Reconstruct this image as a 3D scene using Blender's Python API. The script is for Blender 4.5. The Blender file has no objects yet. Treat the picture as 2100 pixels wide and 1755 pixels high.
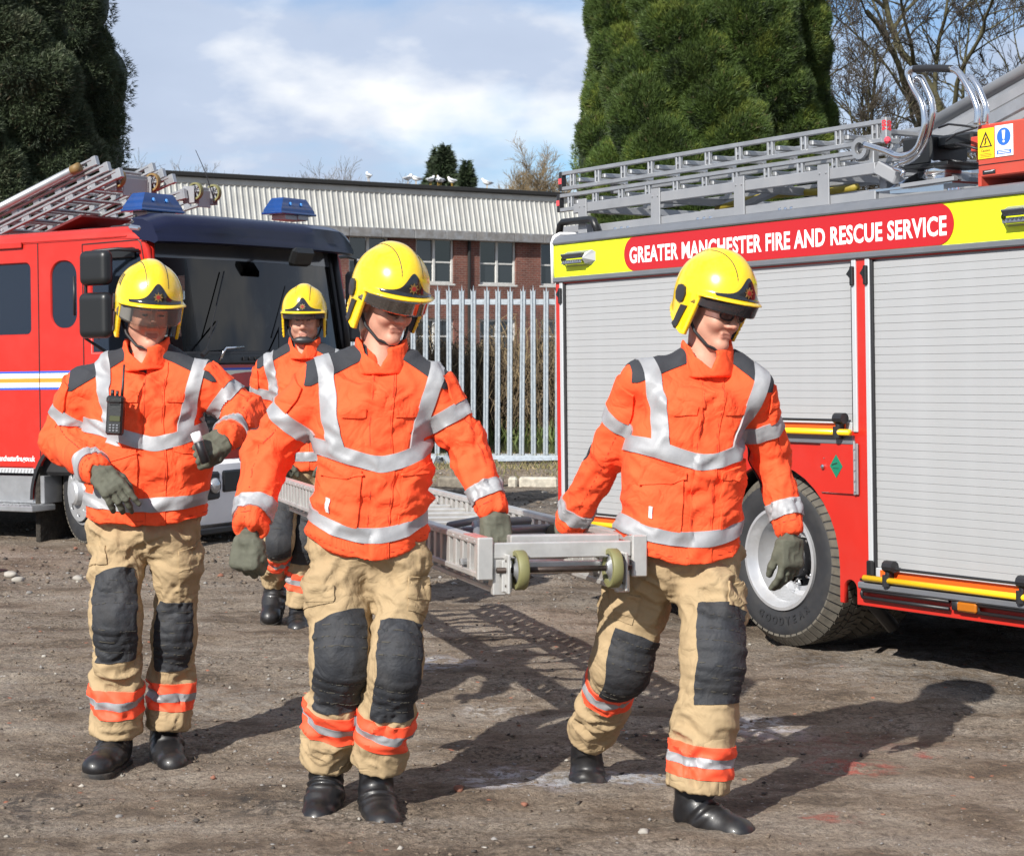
import bpy, math, random
import numpy as np
from mathutils import Vector, Matrix

scene = bpy.context.scene
COL = scene.collection
R = math.radians
random.seed(7)
rng = np.random.default_rng(7)

# ------------------------------------------------------------------ camera
FPX = 3780.0            # focal length in pixels of a 2100 px wide measuring frame
CX, HY, CAMZ = 1050.0, 698.0, 1.6
cam = bpy.data.cameras.new('camera')
cam.sensor_width = 36.0
cam.lens = 36.0 * FPX / 2100.0
cam.shift_y = -(877.5 - HY) / 2100.0
cam.clip_end = 2000
cam.dof.use_dof = True
cam.dof.focus_distance = 9.0
cam.dof.aperture_fstop = 11.0
camo = bpy.data.objects.new('camera', cam)
camo.location = (0, 0, CAMZ)
camo.rotation_euler = (R(90), 0, 0)
COL.objects.link(camo)
scene.camera = camo

# ------------------------------------------------------------------ light
SUN_EL, SUN_AZ = 34.0, 211.5          # azimuth from +Y towards +X, where the sun stands
sun_dir = Vector((math.sin(R(SUN_AZ)) * math.cos(R(SUN_EL)), math.cos(R(SUN_AZ)) * math.cos(R(SUN_EL)), math.sin(R(SUN_EL))))
sl = bpy.data.lights.new('sun', 'SUN')
sl.energy = 5.0
sl.angle = R(0.55)
sl.color = (1.0, 0.955, 0.88)
so = bpy.data.objects.new('sun', sl)
so.rotation_euler = (-sun_dir).to_track_quat('-Z', 'Y').to_euler()
so.location = (-8, -12, 14)
COL.objects.link(so)

world = bpy.data.worlds.new('World')
scene.world = world
world.use_nodes = True
wn, wl = world.node_tree.nodes, world.node_tree.links
wn.clear()
def N(nt, typ, **kw):
    n = nt.new(typ)
    for k, v in kw.items():
        setattr(n, k, v)
    return n
w_out = N(wn, 'ShaderNodeOutputWorld')
sky = N(wn, 'ShaderNodeTexSky', sky_type='NISHITA', sun_disc=False, sun_elevation=R(SUN_EL), sun_rotation=R(SUN_AZ), air_density=1.0, dust_density=0.2, ozone_density=3.0, altitude=800)
bg1 = N(wn, 'ShaderNodeBackground'); bg1.inputs['Strength'].default_value = 0.065
sk_g = N(wn, 'ShaderNodeMix', data_type='RGBA', blend_type='MULTIPLY'); sk_g.inputs[0].default_value = 1; sk_g.inputs[7].default_value = (.85, 1.02, 1.15, 1)
wl.new(sky.outputs[0], sk_g.inputs[6]); wl.new(sk_g.outputs[2], bg1.inputs[0])
tc = N(wn, 'ShaderNodeTexCoord')
mp = N(wn, 'ShaderNodeMapping'); mp.inputs['Scale'].default_value = (1.0, 1.0, 2.6); mp.inputs['Location'].default_value = (8.37, 2.1, 3.62)
wl.new(tc.outputs['Generated'], mp.inputs[0])
n1 = N(wn, 'ShaderNodeTexNoise'); n1.inputs['Scale'].default_value = 4.2; n1.inputs['Detail'].default_value = 9; n1.inputs['Roughness'].default_value = .53; n1.inputs['Distortion'].default_value = .25
wl.new(mp.outputs[0], n1.inputs[0])
cr = N(wn, 'ShaderNodeValToRGB'); cr.color_ramp.elements[0].position = .35; cr.color_ramp.elements[1].position = .55
wl.new(n1.outputs[0], cr.inputs[0])
n2 = N(wn, 'ShaderNodeTexNoise'); n2.inputs['Scale'].default_value = 6.5; n2.inputs['Detail'].default_value = 8; n2.inputs['Roughness'].default_value = .5
mp2 = N(wn, 'ShaderNodeMapping'); mp2.inputs['Scale'].default_value = (1, 1, 2.2); mp2.inputs['Location'].default_value = (1.1, .7, 4.9)
wl.new(tc.outputs['Generated'], mp2.inputs[0]); wl.new(mp2.outputs[0], n2.inputs[0])
cc = N(wn, 'ShaderNodeValToRGB')
e = cc.color_ramp.elements
e[0].position = .33; e[0].color = (.38, .45, .58, 1)
e[1].position = .62; e[1].color = (.74, .76, .79, 1)
x = cc.color_ramp.elements.new(.50); x.color = (.42, .49, .62, 1)
wl.new(n2.outputs[0], cc.inputs[0])
bg2 = N(wn, 'ShaderNodeBackground'); bg2.inputs['Strength'].default_value = .86
wl.new(cc.outputs[0], bg2.inputs[0])
mx = N(wn, 'ShaderNodeMixShader')
wl.new(cr.outputs[0], mx.inputs[0]); wl.new(bg1.outputs[0], mx.inputs[1]); wl.new(bg2.outputs[0], mx.inputs[2])
wl.new(mx.outputs[0], w_out.inputs[0])

scene.view_settings.view_transform = 'Standard'
scene.view_settings.look = 'None'
scene.view_settings.exposure = 0.66
scene.view_settings.gamma = 1.0
scene.view_settings.use_curve_mapping = False
scene.cycles.max_bounces = 8
scene.cycles.transparent_max_bounces = 12
scene.cycles.sample_clamp_indirect = 6

# ------------------------------------------------------------------ helpers
def P(px, py, Y):
    """place in the yard seen at measuring-frame pixel (px,py), Y metres from the camera"""
    return np.array(((px - CX) * Y / FPX, Y, CAMZ - (py - HY) * Y / FPX))

def _hash(ix, iy, iz, s):
    h = (ix * 374761393 + iy * 668265263 + iz * 2147483647 + s * 1274126177) & 0xffffffff
    h = ((h ^ (h >> 13)) * 1274126177) & 0xffffffff
    h = h ^ (h >> 16)
    return (h & 0xffff) / 32767.5 - 1.0

def vnoise(p, s=0):
    p = np.asarray(p, float)
    i = np.floor(p).astype(np.int64); f = p - i
    u = f * f * f * (f * (f * 6 - 15) + 10)
    r = 0
    for dx in (0, 1):
        wx = u[..., 0] if dx else 1 - u[..., 0]
        for dy in (0, 1):
            wy = u[..., 1] if dy else 1 - u[..., 1]
            for dz in (0, 1):
                wz = u[..., 2] if dz else 1 - u[..., 2]
                r = r + wx * wy * wz * _hash(i[..., 0] + dx, i[..., 1] + dy, i[..., 2] + dz, s)
    return r

def fbm(p, oct=4, s=0, gain=.5):
    r = 0; a = 1.0; p = np.asarray(p, float)
    for k in range(oct):
        r = r + a * vnoise(p, s + k * 17); p = p * 2.03 + 5.1; a *= gain
    return r

# ---- materials
MATS = {}
def rgb(c):
    return (c[0], c[1], c[2], 1.0)

def mat(name, color, rough=.6, metal=0.0, var=0.0, vscale=8.0, bump=0.0, bscale=60.0, coat=0.0, spec=.5, dirt=0.0, dirtcol=(.12, .10, .08), dscale=3.0, trans=0.0, alpha=1.0, sheen=0.0, bdist=.004, bdetail=4, crumple=None):
    if name in MATS: return MATS[name]
    m = bpy.data.materials.new(name); m.use_nodes = True
    nt, ln = m.node_tree.nodes, m.node_tree.links
    b = nt['Principled BSDF']
    b.inputs['Base Color'].default_value = rgb(color)
    b.inputs['Roughness'].default_value = rough
    b.inputs['Metallic'].default_value = metal
    b.inputs['Specular IOR Level'].default_value = spec
    if coat: b.inputs['Coat Weight'].default_value = coat; b.inputs['Coat Roughness'].default_value = .06
    if sheen: b.inputs['Sheen Weight'].default_value = sheen
    if trans: b.inputs['Transmission Weight'].default_value = trans
    if alpha < 1: b.inputs['Alpha'].default_value = alpha
    t = N(nt, 'ShaderNodeTexCoord')
    if var or dirt:
        nz = N(nt, 'ShaderNodeTexNoise'); nz.inputs['Scale'].default_value = vscale; nz.inputs['Detail'].default_value = 6; nz.inputs['Roughness'].default_value = .6
        ln.new(t.outputs['Object'], nz.inputs[0])
        mr = N(nt, 'ShaderNodeMapRange'); mr.inputs[1].default_value = .3; mr.inputs[2].default_value = .7
        mr.inputs[3].default_value = 1 - var; mr.inputs[4].default_value = 1 + var
        ln.new(nz.outputs[0], mr.inputs[0])
        mm = N(nt, 'ShaderNodeMix', data_type='RGBA', blend_type='MULTIPLY'); mm.inputs[0].default_value = 1
        mm.inputs[6].default_value = rgb(color); ln.new(mr.outputs[0], mm.inputs[7])
        last = mm.outputs[2]
        if dirt:
            d = N(nt, 'ShaderNodeTexNoise'); d.inputs['Scale'].default_value = dscale; d.inputs['Detail'].default_value = 9; d.inputs['Roughness'].default_value = .68
            ln.new(t.outputs['Object'], d.inputs[0])
            dr = N(nt, 'ShaderNodeMapRange'); dr.inputs[1].default_value = .45; dr.inputs[2].default_value = .75; dr.inputs[3].default_value = 0; dr.inputs[4].default_value = dirt
            ln.new(d.outputs[0], dr.inputs[0])
            dm = N(nt, 'ShaderNodeMix', data_type='RGBA'); ln.new(dr.outputs[0], dm.inputs[0]); ln.new(last, dm.inputs[6]); dm.inputs[7].default_value = rgb(dirtcol)
            last = dm.outputs[2]
            ra = N(nt, 'ShaderNodeMath', operation='MULTIPLY_ADD'); ln.new(dr.outputs[0], ra.inputs[0]); ra.inputs[1].default_value = .6; ra.inputs[2].default_value = rough
            ln.new(ra.outputs[0], b.inputs['Roughness'])
        ln.new(last, b.inputs['Base Color'])
    if crumple:
        c1 = N(nt, 'ShaderNodeTexNoise'); c1.inputs['Scale'].default_value = crumple[0]; c1.inputs['Detail'].default_value = 3; c1.inputs['Roughness'].default_value = .45; c1.inputs['Distortion'].default_value = .8
        ln.new(t.outputs['Object'], c1.inputs[0])
        ab = N(nt, 'ShaderNodeMath', operation='SUBTRACT'); ln.new(c1.outputs[0], ab.inputs[0]); ab.inputs[1].default_value = .5
        ab2 = N(nt, 'ShaderNodeMath', operation='ABSOLUTE'); ln.new(ab.outputs[0], ab2.inputs[0])
        cb = N(nt, 'ShaderNodeBump'); cb.inputs['Strength'].default_value = 1; cb.inputs['Distance'].default_value = crumple[1]; ln.new(ab2.outputs[0], cb.inputs['Height'])
        ln.new(cb.outputs[0], b.inputs['Normal'])
    if bump:
        bn = N(nt, 'ShaderNodeTexNoise'); bn.inputs['Scale'].default_value = bscale; bn.inputs['Detail'].default_value = bdetail
        ln.new(t.outputs['Object'], bn.inputs[0])
        bp = N(nt, 'ShaderNodeBump'); bp.inputs['Strength'].default_value = bump; bp.inputs['Distance'].default_value = bdist
        if crumple: ln.new(cb.outputs[0], bp.inputs['Normal'])
        ln.new(bn.outputs[0], bp.inputs['Height']); ln.new(bp.outputs[0], b.inputs['Normal'])
    MATS[name] = m
    return m

def glassmat(name, tint, alpha, rough=.03, metal=0.0, col=None, ior=1.5):
    """thin sheet: part clear, part glossy"""
    if name in MATS: return MATS[name]
    m = bpy.data.materials.new(name); m.use_nodes = True
    nt, ln = m.node_tree.nodes, m.node_tree.links
    nt.clear()
    o = N(nt, 'ShaderNodeOutputMaterial'); tr = N(nt, 'ShaderNodeBsdfTransparent'); tr.inputs[0].default_value = rgb(tint)
    gl = N(nt, 'ShaderNodeBsdfPrincipled'); gl.inputs['Base Color'].default_value = rgb(col or [c * .25 for c in tint]); gl.inputs['Roughness'].default_value = rough; gl.inputs['Metallic'].default_value = metal
    fr = N(nt, 'ShaderNodeFresnel'); fr.inputs[0].default_value = ior
    ad = N(nt, 'ShaderNodeMath', operation='ADD'); ad.use_clamp = True; ln.new(fr.outputs[0], ad.inputs[0]); ad.inputs[1].default_value = alpha
    mxx = N(nt, 'ShaderNodeMixShader'); ln.new(ad.outputs[0], mxx.inputs[0]); ln.new(tr.outputs[0], mxx.inputs[1]); ln.new(gl.outputs[0], mxx.inputs[2])
    ln.new(mxx.outputs[0], o.inputs[0])
    MATS[name] = m
    return m

# ---- objects
def mesh_data(name, V, F, mats, smooth=False, idx=None):
    me = bpy.data.meshes.new(name)
    if isinstance(F, np.ndarray) and len(F):
        k = F.shape[1]
        me.vertices.add(len(V)); me.vertices.foreach_set('co', np.asarray(V, np.float32).ravel())
        me.loops.add(F.size); me.loops.foreach_set('vertex_index', F.astype(np.int32).ravel())
        me.polygons.add(len(F)); me.polygons.foreach_set('loop_start', np.arange(0, F.size, k, dtype=np.int32))
        me.update(calc_edges=True)
    else:
        me.from_pydata([tuple(v) for v in V], [], [tuple(f) for f in F])
    if not isinstance(mats, (list, tuple)): mats = [mats]
    for m in mats: me.materials.append(m)
    if idx is not None: me.polygons.foreach_set('material_index', np.asarray(idx, np.int32))
    if smooth is True: me.polygons.foreach_set('use_smooth', np.ones(len(me.polygons), bool))
    elif isinstance(smooth, (int, float)) and smooth:
        me.polygons.foreach_set('use_smooth', np.ones(len(me.polygons), bool))
        me.set_sharp_from_angle(angle=R(smooth))
    me.update(); me.validate()
    return me

def link(name, data, parent=None, M=None, label=None, cat=None, group=None, kind=None):
    o = bpy.data.objects.new(name, data)
    COL.objects.link(o)
    if parent is not None: o.parent = parent
    if M is not None: o.matrix_local = M
    tag(o, label, cat, group, kind)
    return o

def tag(o, label=None, cat=None, group=None, kind=None):
    if label: o['label'] = label
    if cat: o['category'] = cat
    if group: o['group'] = group
    if kind: o['kind'] = kind
    return o

class MB:
    """collects simple solids into one mesh"""
    def __init__(s): s.v = []; s.f = []; s.m = []; s.cur = 0
    def add(s, V, F):
        o = len(s.v); s.v.extend([tuple(float(c) for c in q) for q in V])
        s.f.extend([tuple(i + o for i in f) for f in F]); s.m.extend([s.cur] * len(F)); return s
    def box(s, c, sz, rot=None, ch=None):
        """box at c with size sz; ch = chamfer of all edges; rot = 3x3 Matrix"""
        hx, hy, hz = sz[0] / 2, sz[1] / 2, sz[2] / 2
        if ch is None: ch = min(hx, hy, hz) * .12
        ch = min(ch, hx * .95, hy * .95, hz * .95)
        V = []; idx = {}
        for sx in (-1, 1):
            for sy in (-1, 1):
                for sz_ in (-1, 1):
                    for a in range(3):
                        q = [sx * (hx - ch), sy * (hy - ch), sz_ * (hz - ch)]
                        q[a] = (sx * hx, sy * hy, sz_ * hz)[a]
                        idx[(sx, sy, sz_, a)] = len(V); V.append(q)
        F = []
        for a in range(3):
            b, c2 = (a + 1) % 3, (a + 2) % 3
            for sg in (-1, 1):
                fs = []
                for (p, q) in ((-1, -1), (1, -1), (1, 1), (-1, 1)):
                    k = [0, 0, 0]; k[a] = sg; k[b] = p; k[c2] = q
                    fs.append(idx[(k[0], k[1], k[2], a)])
                F.append(fs if sg > 0 else fs[::-1])
            # chamfer strips along axis a: between faces b and c2
            for p in (-1, 1):
                for q in (-1, 1):
                    k0 = [0, 0, 0]; k1 = [0, 0, 0]
                    k0[a] = -1; k1[a] = 1; k0[b] = k1[b] = p; k0[c2] = k1[c2] = q
                    fs = [idx[(*k0, b)], idx[(*k1, b)], idx[(*k1, c2)], idx[(*k0, c2)]]
                    F.append(fs if p * q < 0 else fs[::-1])
        for sx in (-1, 1):
            for sy in (-1, 1):
                for sz_ in (-1, 1):
                    t = [idx[(sx, sy, sz_, 0)], idx[(sx, sy, sz_, 1)], idx[(sx, sy, sz_, 2)]]
                    F.append(t if sx * sy * sz_ > 0 else t[::-1])
        V = np.array(V)
        if rot is not None: V = V @ np.array(rot).T
        return s.add(V + np.array(c), F)
    def bar(s, a, b, w, h, up=(0, 0, 1), ch=None):
        a = Vector(a); b = Vector(b); d = (b - a); L = d.length; d.normalize()
        u = Vector(up); sd = d.cross(u)
        if sd.length < 1e-4: sd = d.cross(Vector((1, 0, 0)))
        sd.normalize(); u = sd.cross(d)
        rot = np.array((d, sd, u)).T
        return s.box((a + b) / 2, (L, w, h), rot, ch)
    def tube(s, pts, r, n=8, cap=True):
        pts = [Vector(p) for p in pts]
        rs = r if isinstance(r, (list, tuple)) else [r] * len(pts)
        V = []; F = []; ref = None
        for i, p in enumerate(pts):
            d = (pts[min(i + 1, len(pts) - 1)] - pts[max(i - 1, 0)]).normalized()
            if ref is None:
                ref = d.cross(Vector((0, 0, 1)))
                if ref.length < .05: ref = d.cross(Vector((1, 0, 0)))
            ref = (ref - d * ref.dot(d)).normalized(); b = d.cross(ref)
            for k in range(n):
                a = 2 * math.pi * k / n
                V.append(p + (ref * math.cos(a) + b * math.sin(a)) * rs[i])
        for i in range(len(pts) - 1):
            for k in range(n):
                k2 = (k + 1) % n
                F.append((i * n + k, i * n + k2, (i + 1) * n + k2, (i + 1) * n + k))
        if cap: F.append(tuple(range(n))[::-1]); F.append(tuple((len(pts) - 1) * n + k for k in range(n)))
        return s.add(V, F)
    def lathe(s, prof, M=None, n=32, closed=True):
        """prof: (radius, axial) pairs, turned about local z; M = 4x4"""
        V = []; F = []
        for (r, z) in prof:
            for k in range(n):
                a = 2 * math.pi * k / n; V.append((r * math.cos(a), r * math.sin(a), z))
        for i in range(len(prof) - 1):
            for k in range(n):
                k2 = (k + 1) % n
                F.append((i * n + k, i * n + k2, (i + 1) * n + k2, (i + 1) * n + k))
        if closed:
            if prof[0][0] > 1e-5: F.append(tuple(range(n))[::-1])
            if prof[-1][0] > 1e-5: F.append(tuple((len(prof) - 1) * n + k for k in range(n)))
        if M is not None: V = [M @ Vector(v) for v in V]
        return s.add(V, F)
    def prism(s, poly, z0, z1, M=None):
        """poly in xy, extruded z0..z1"""
        n = len(poly)
        V = [(x, y, z0) for x, y in poly] + [(x, y, z1) for x, y in poly]
        F = [tuple(range(n))[::-1], tuple(range(n, 2 * n))] + [(i, (i + 1) % n, (i + 1) % n + n, i + n) for i in range(n)]
        if M is not None: V = [M @ Vector(v) for v in V]
        return s.add(V, F)
    def grid(s, G):
        """G[i][j] points"""
        a, b = len(G), len(G[0])
        return s.add([p for r in G for p in r], [(i * b + j, i * b + j + 1, (i + 1) * b + j + 1, (i + 1) * b + j) for i in range(a - 1) for j in range(b - 1)])
    def build(s, name, mats, parent=None, smooth=False, M=None, **kw):
        me = mesh_data(name, s.v, s.f, mats, smooth, s.m)
        return link(name, me, parent, M, **kw)

def empty(name, M=None, **kw):
    o = bpy.data.objects.new(name, None); COL.objects.link(o)
    o.empty_display_size = .2
    if M is not None: o.matrix_world = M
    return tag(o, **kw)

def copy_tree(o, parent=None):
    c = o.copy(); COL.objects.link(c)
    if parent is not None: c.parent = parent; c.matrix_parent_inverse = o.matrix_parent_inverse
    for ch in o.children: copy_tree(ch, c)
    return c

def rrect(w, h, r, n=6, cx=0, cy=0):
    pts = []
    for (sx, sy, a0) in ((1, 1, 0), (-1, 1, 90), (-1, -1, 180), (1, -1, 270)):
        for k in range(n + 1):
            a = R(a0 + 90 * k / n)
            pts.append((cx + sx * (w / 2 - r) + r * math.cos(a), cy + sy * (h / 2 - r) + r * math.sin(a)))
    return pts

def text_obj(body, name, m, parent, M, size, sx=1.0, offset=0.0, ext=.0015, spacing=1.0, align='LEFT'):
    c = bpy.data.curves.new(name, 'FONT'); c.body = body; c.size = size; c.extrude = ext; c.offset = offset; c.space_character = spacing
    c.align_x = align; c.resolution_u = 3
    t = bpy.data.objects.new(name, c); COL.objects.link(t)
    bpy.context.view_layer.update()
    me = bpy.data.meshes.new_from_object(t.evaluated_get(bpy.context.evaluated_depsgraph_get()))
    bpy.data.objects.remove(t); bpy.data.curves.remove(c)
    me.transform(Matrix.Diagonal((sx, 1, 1, 1)))
    me.materials.clear(); me.materials.append(m)
    return link(name, me, parent, M)

def frame(o, x, y, z=None):
    """4x4 from origin and axes"""
    x = Vector(x).normalized(); y = Vector(y).normalized(); z = x.cross(y) if z is None else Vector(z)
    return Matrix(((x.x, y.x, z.x, o[0]), (x.y, y.y, z.y, o[1]), (x.z, y.z, z.z, o[2]), (0, 0, 0, 1)))

# ---- implicit surfaces
def surfnets(D, xs, ys, zs):
    S = D < 0
    nx, ny, nz = D.shape
    c = [S[i:nx - 1 + i, j:ny - 1 + j, k:nz - 1 + k] for i in (0, 1) for j in (0, 1) for k in (0, 1)]
    anyi = c[0].copy(); alli = c[0].copy()
    for q in c[1:]: anyi |= q; alli &= q
    act = anyi & ~alli
    I = np.argwhere(act)
    vid = -np.ones(act.shape, np.int64); vid[act] = np.arange(len(I))
    pos = np.zeros((len(I), 3)); cnt = np.zeros(len(I))
    off = [(i, j, k) for i in (0, 1) for j in (0, 1) for k in (0, 1)]
    ax = (xs, ys, zs)
    for a in off:
        for d in range(3):
            if a[d] == 0:
                b = list(a); b[d] = 1
                ia = I + np.array(a); ib = I + np.array(b)
                da = D[ia[:, 0], ia[:, 1], ia[:, 2]]; db = D[ib[:, 0], ib[:, 1], ib[:, 2]]
                m = (da < 0) != (db < 0)
                t = da[m] / (da[m] - db[m])
                for e in range(3):
                    pa = ax[e][ia[m, e]]; pb = ax[e][ib[m, e]]
                    pos[m, e] += pa + (pb - pa) * t
                cnt[m] += 1
    pos /= cnt[:, None]
    F = []
    for d in range(3):
        e, g = (d + 1) % 3, (d + 2) % 3
        sl0 = [slice(None)] * 3; sl1 = [slice(None)] * 3
        sl0[d] = slice(0, -1); sl1[d] = slice(1, None)
        ch = S[tuple(sl0)] != S[tuple(sl1)]
        E = np.argwhere(ch)
        E = E[(E[:, e] > 0) & (E[:, g] > 0) & (E[:, e] < D.shape[e] - 1) & (E[:, g] < D.shape[g] - 1)]
        if not len(E): continue
        q = []
        for (a, b) in ((0, 0), (1, 0), (1, 1), (0, 1)):
            J = E.copy(); J[:, e] -= 1 - a; J[:, g] -= 1 - b
            q.append(vid[J[:, 0], J[:, 1], J[:, 2]])
        q = np.stack(q, 1)
        ins = S[E[:, 0], E[:, 1], E[:, 2]]
        q[~ins] = q[~ins][:, ::-1]
        F.append(q)
    return pos, np.concatenate(F)

def sdf_mesh(f, lo, hi, h, axes=None):
    if axes is None: axes = [np.arange(lo[i], hi[i] + h, h) for i in range(3)]
    xs, ys, zs = axes
    D = np.empty((len(xs), len(ys), len(zs)))
    step = max(1, 400000 // (len(ys) * len(zs)))
    for i in range(0, len(xs), step):
        G = np.stack(np.meshgrid(xs[i:i + step], ys, zs, indexing='ij'), -1)
        D[i:i + step] = f(G)
    return surfnets(D, xs, ys, zs)

def vnormals(V, F):
    n = np.cross(V[F[:, 2]] - V[F[:, 0]], V[F[:, -1]] - V[F[:, 1]] if F.shape[1] == 4 else V[F[:, 1]] - V[F[:, 0]])
    if F.shape[1] == 3: n = -n
    N_ = np.zeros_like(V)
    for k in range(F.shape[1]): np.add.at(N_, F[:, k], n)
    return N_ / (np.linalg.norm(N_, axis=1, keepdims=True) + 1e-12)

def smoothmesh(V, F, it=2, lam=.5):
    E = np.concatenate([F[:, [k, (k + 1) % F.shape[1]]] for k in range(F.shape[1])])
    deg = np.zeros(len(V)); np.add.at(deg, E[:, 0], 1); np.add.at(deg, E[:, 1], 1)
    for _ in range(it):
        A = np.zeros_like(V); np.add.at(A, E[:, 0], V[E[:, 1]]); np.add.at(A, E[:, 1], V[E[:, 0]])
        V = V + lam * (A / deg[:, None] - V)
    return V

def smin(a, b, k):
    h = np.clip(.5 + .5 * (b - a) / k, 0, 1)
    return b + (a - b) * h - k * h * (1 - h)

def cone(p, a, b, ra, rb, sq=None):
    a = np.asarray(a, float); b = np.asarray(b, float)
    ab = b - a; L2 = ab @ ab
    t = np.clip(((p - a) @ ab) / L2, 0, 1)
    q = p - (a + t[..., None] * ab)
    if sq is not None: q = q * sq
    return np.sqrt((q * q).sum(-1)) - (ra + (rb - ra) * t)

def ell(p, c, r):
    q = (p - np.asarray(c)) / np.asarray(r)
    k0 = np.sqrt((q * q).sum(-1)) + 1e-9
    q2 = q / np.asarray(r); k1 = np.sqrt((q2 * q2).sum(-1)) + 1e-9
    return k0 * (k0 - 1) / k1

def rbox(p, c, h, r):
    q = np.abs(p - np.asarray(c)) - (np.asarray(h) - r)
    return np.sqrt((np.maximum(q, 0) ** 2).sum(-1)) + np.minimum(q.max(-1), 0) - r

def clip(A, F, cols):
    """keep the part of a triangle mesh where every A[:,col] >= 0; A rows are interpolated"""
    if F.shape[1] == 4: F = np.concatenate([F[:, [0, 1, 2]], F[:, [0, 2, 3]]])
    for c in cols:
        f = A[:, c]; s = f[F] >= 0; n = s.sum(1)
        keep = F[n == 3]; out = [keep]
        newA = [A]; base = len(A)
        T1, s1 = F[n == 1], s[n == 1]; T2, s2 = F[n == 2], s[n == 2]
        edges = []
        if len(T1):
            k = s1.argmax(1); r = np.arange(len(T1))
            a = T1[r, k]; b = T1[r, (k + 1) % 3]; d = T1[r, (k + 2) % 3]
            edges += [(a, b), (a, d)]
        if len(T2):
            k = (~s2).argmax(1); r = np.arange(len(T2))
            a2 = T2[r, k]; b2 = T2[r, (k + 1) % 3]; d2 = T2[r, (k + 2) % 3]
            edges += [(b2, a2), (d2, a2)]
        if edges:
            allE = np.concatenate([np.stack(e, 1) for e in edges])
            key = np.sort(allE, 1)
            U, inv = np.unique(key, axis=0, return_inverse=True); inv = inv.ravel()
            f0 = f[U[:, 0]]; f1 = f[U[:, 1]]
            t = f0 / (f0 - f1 + 1e-20)
            newA.append(A[U[:, 0]] + (A[U[:, 1]] - A[U[:, 0]]) * t[:, None])
            ids = inv + base; o = 0
            if len(T1):
                i0 = ids[o:o + len(T1)]; i1 = ids[o + len(T1):o + 2 * len(T1)]; o += 2 * len(T1)
                out.append(np.stack([a, i0, i1], 1))
            if len(T2):
                j0 = ids[o:o + len(T2)]; j1 = ids[o + len(T2):o + 2 * len(T2)]
                out.append(np.stack([b2, d2, j1], 1)); out.append(np.stack([b2, j1, j0], 1))
        A = np.concatenate(newA); F = np.concatenate(out)
        if not len(F): return A, F
    used = np.unique(F); mp_ = -np.ones(len(A), np.int64); mp_[used] = np.arange(len(used))
    return A[used], mp_[F]

def patch(name, V, Nn, F, fields, off, m, parent, base=(0, 0, 0), smooth=True, both=False, **kw):
    """a thin piece of cloth, tape or plate lying on a surface where every field is positive"""
    A = np.concatenate([V, Nn] + [np.asarray(q, float)[:, None] for q in fields], 1)
    A, T = clip(A, F, list(range(6, 6 + len(fields))))
    if not len(T): return None
    Vn = A[:, :3] + A[:, 3:6] * off - np.asarray(base)
    # sides: drop the open border to the surface below
    E = np.concatenate([T[:, [0, 1]], T[:, [1, 2]], T[:, [2, 0]]])
    key = np.sort(E, 1); U, inv, cnt = np.unique(key, axis=0, return_inverse=True, return_counts=True)
    bd = E[cnt[inv.ravel()] == 1]
    low = Vn - A[:, 3:6] * (off + .002)
    n = len(Vn)
    sides = np.concatenate([np.stack([bd[:, 1], bd[:, 0], bd[:, 0] + n], 1), np.stack([bd[:, 1], bd[:, 0] + n, bd[:, 1] + n], 1)])
    me = mesh_data(name, np.concatenate([Vn, low]), np.concatenate([T, sides]), m, 50 if smooth else False)
    return link(name, me, parent, **kw)
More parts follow.
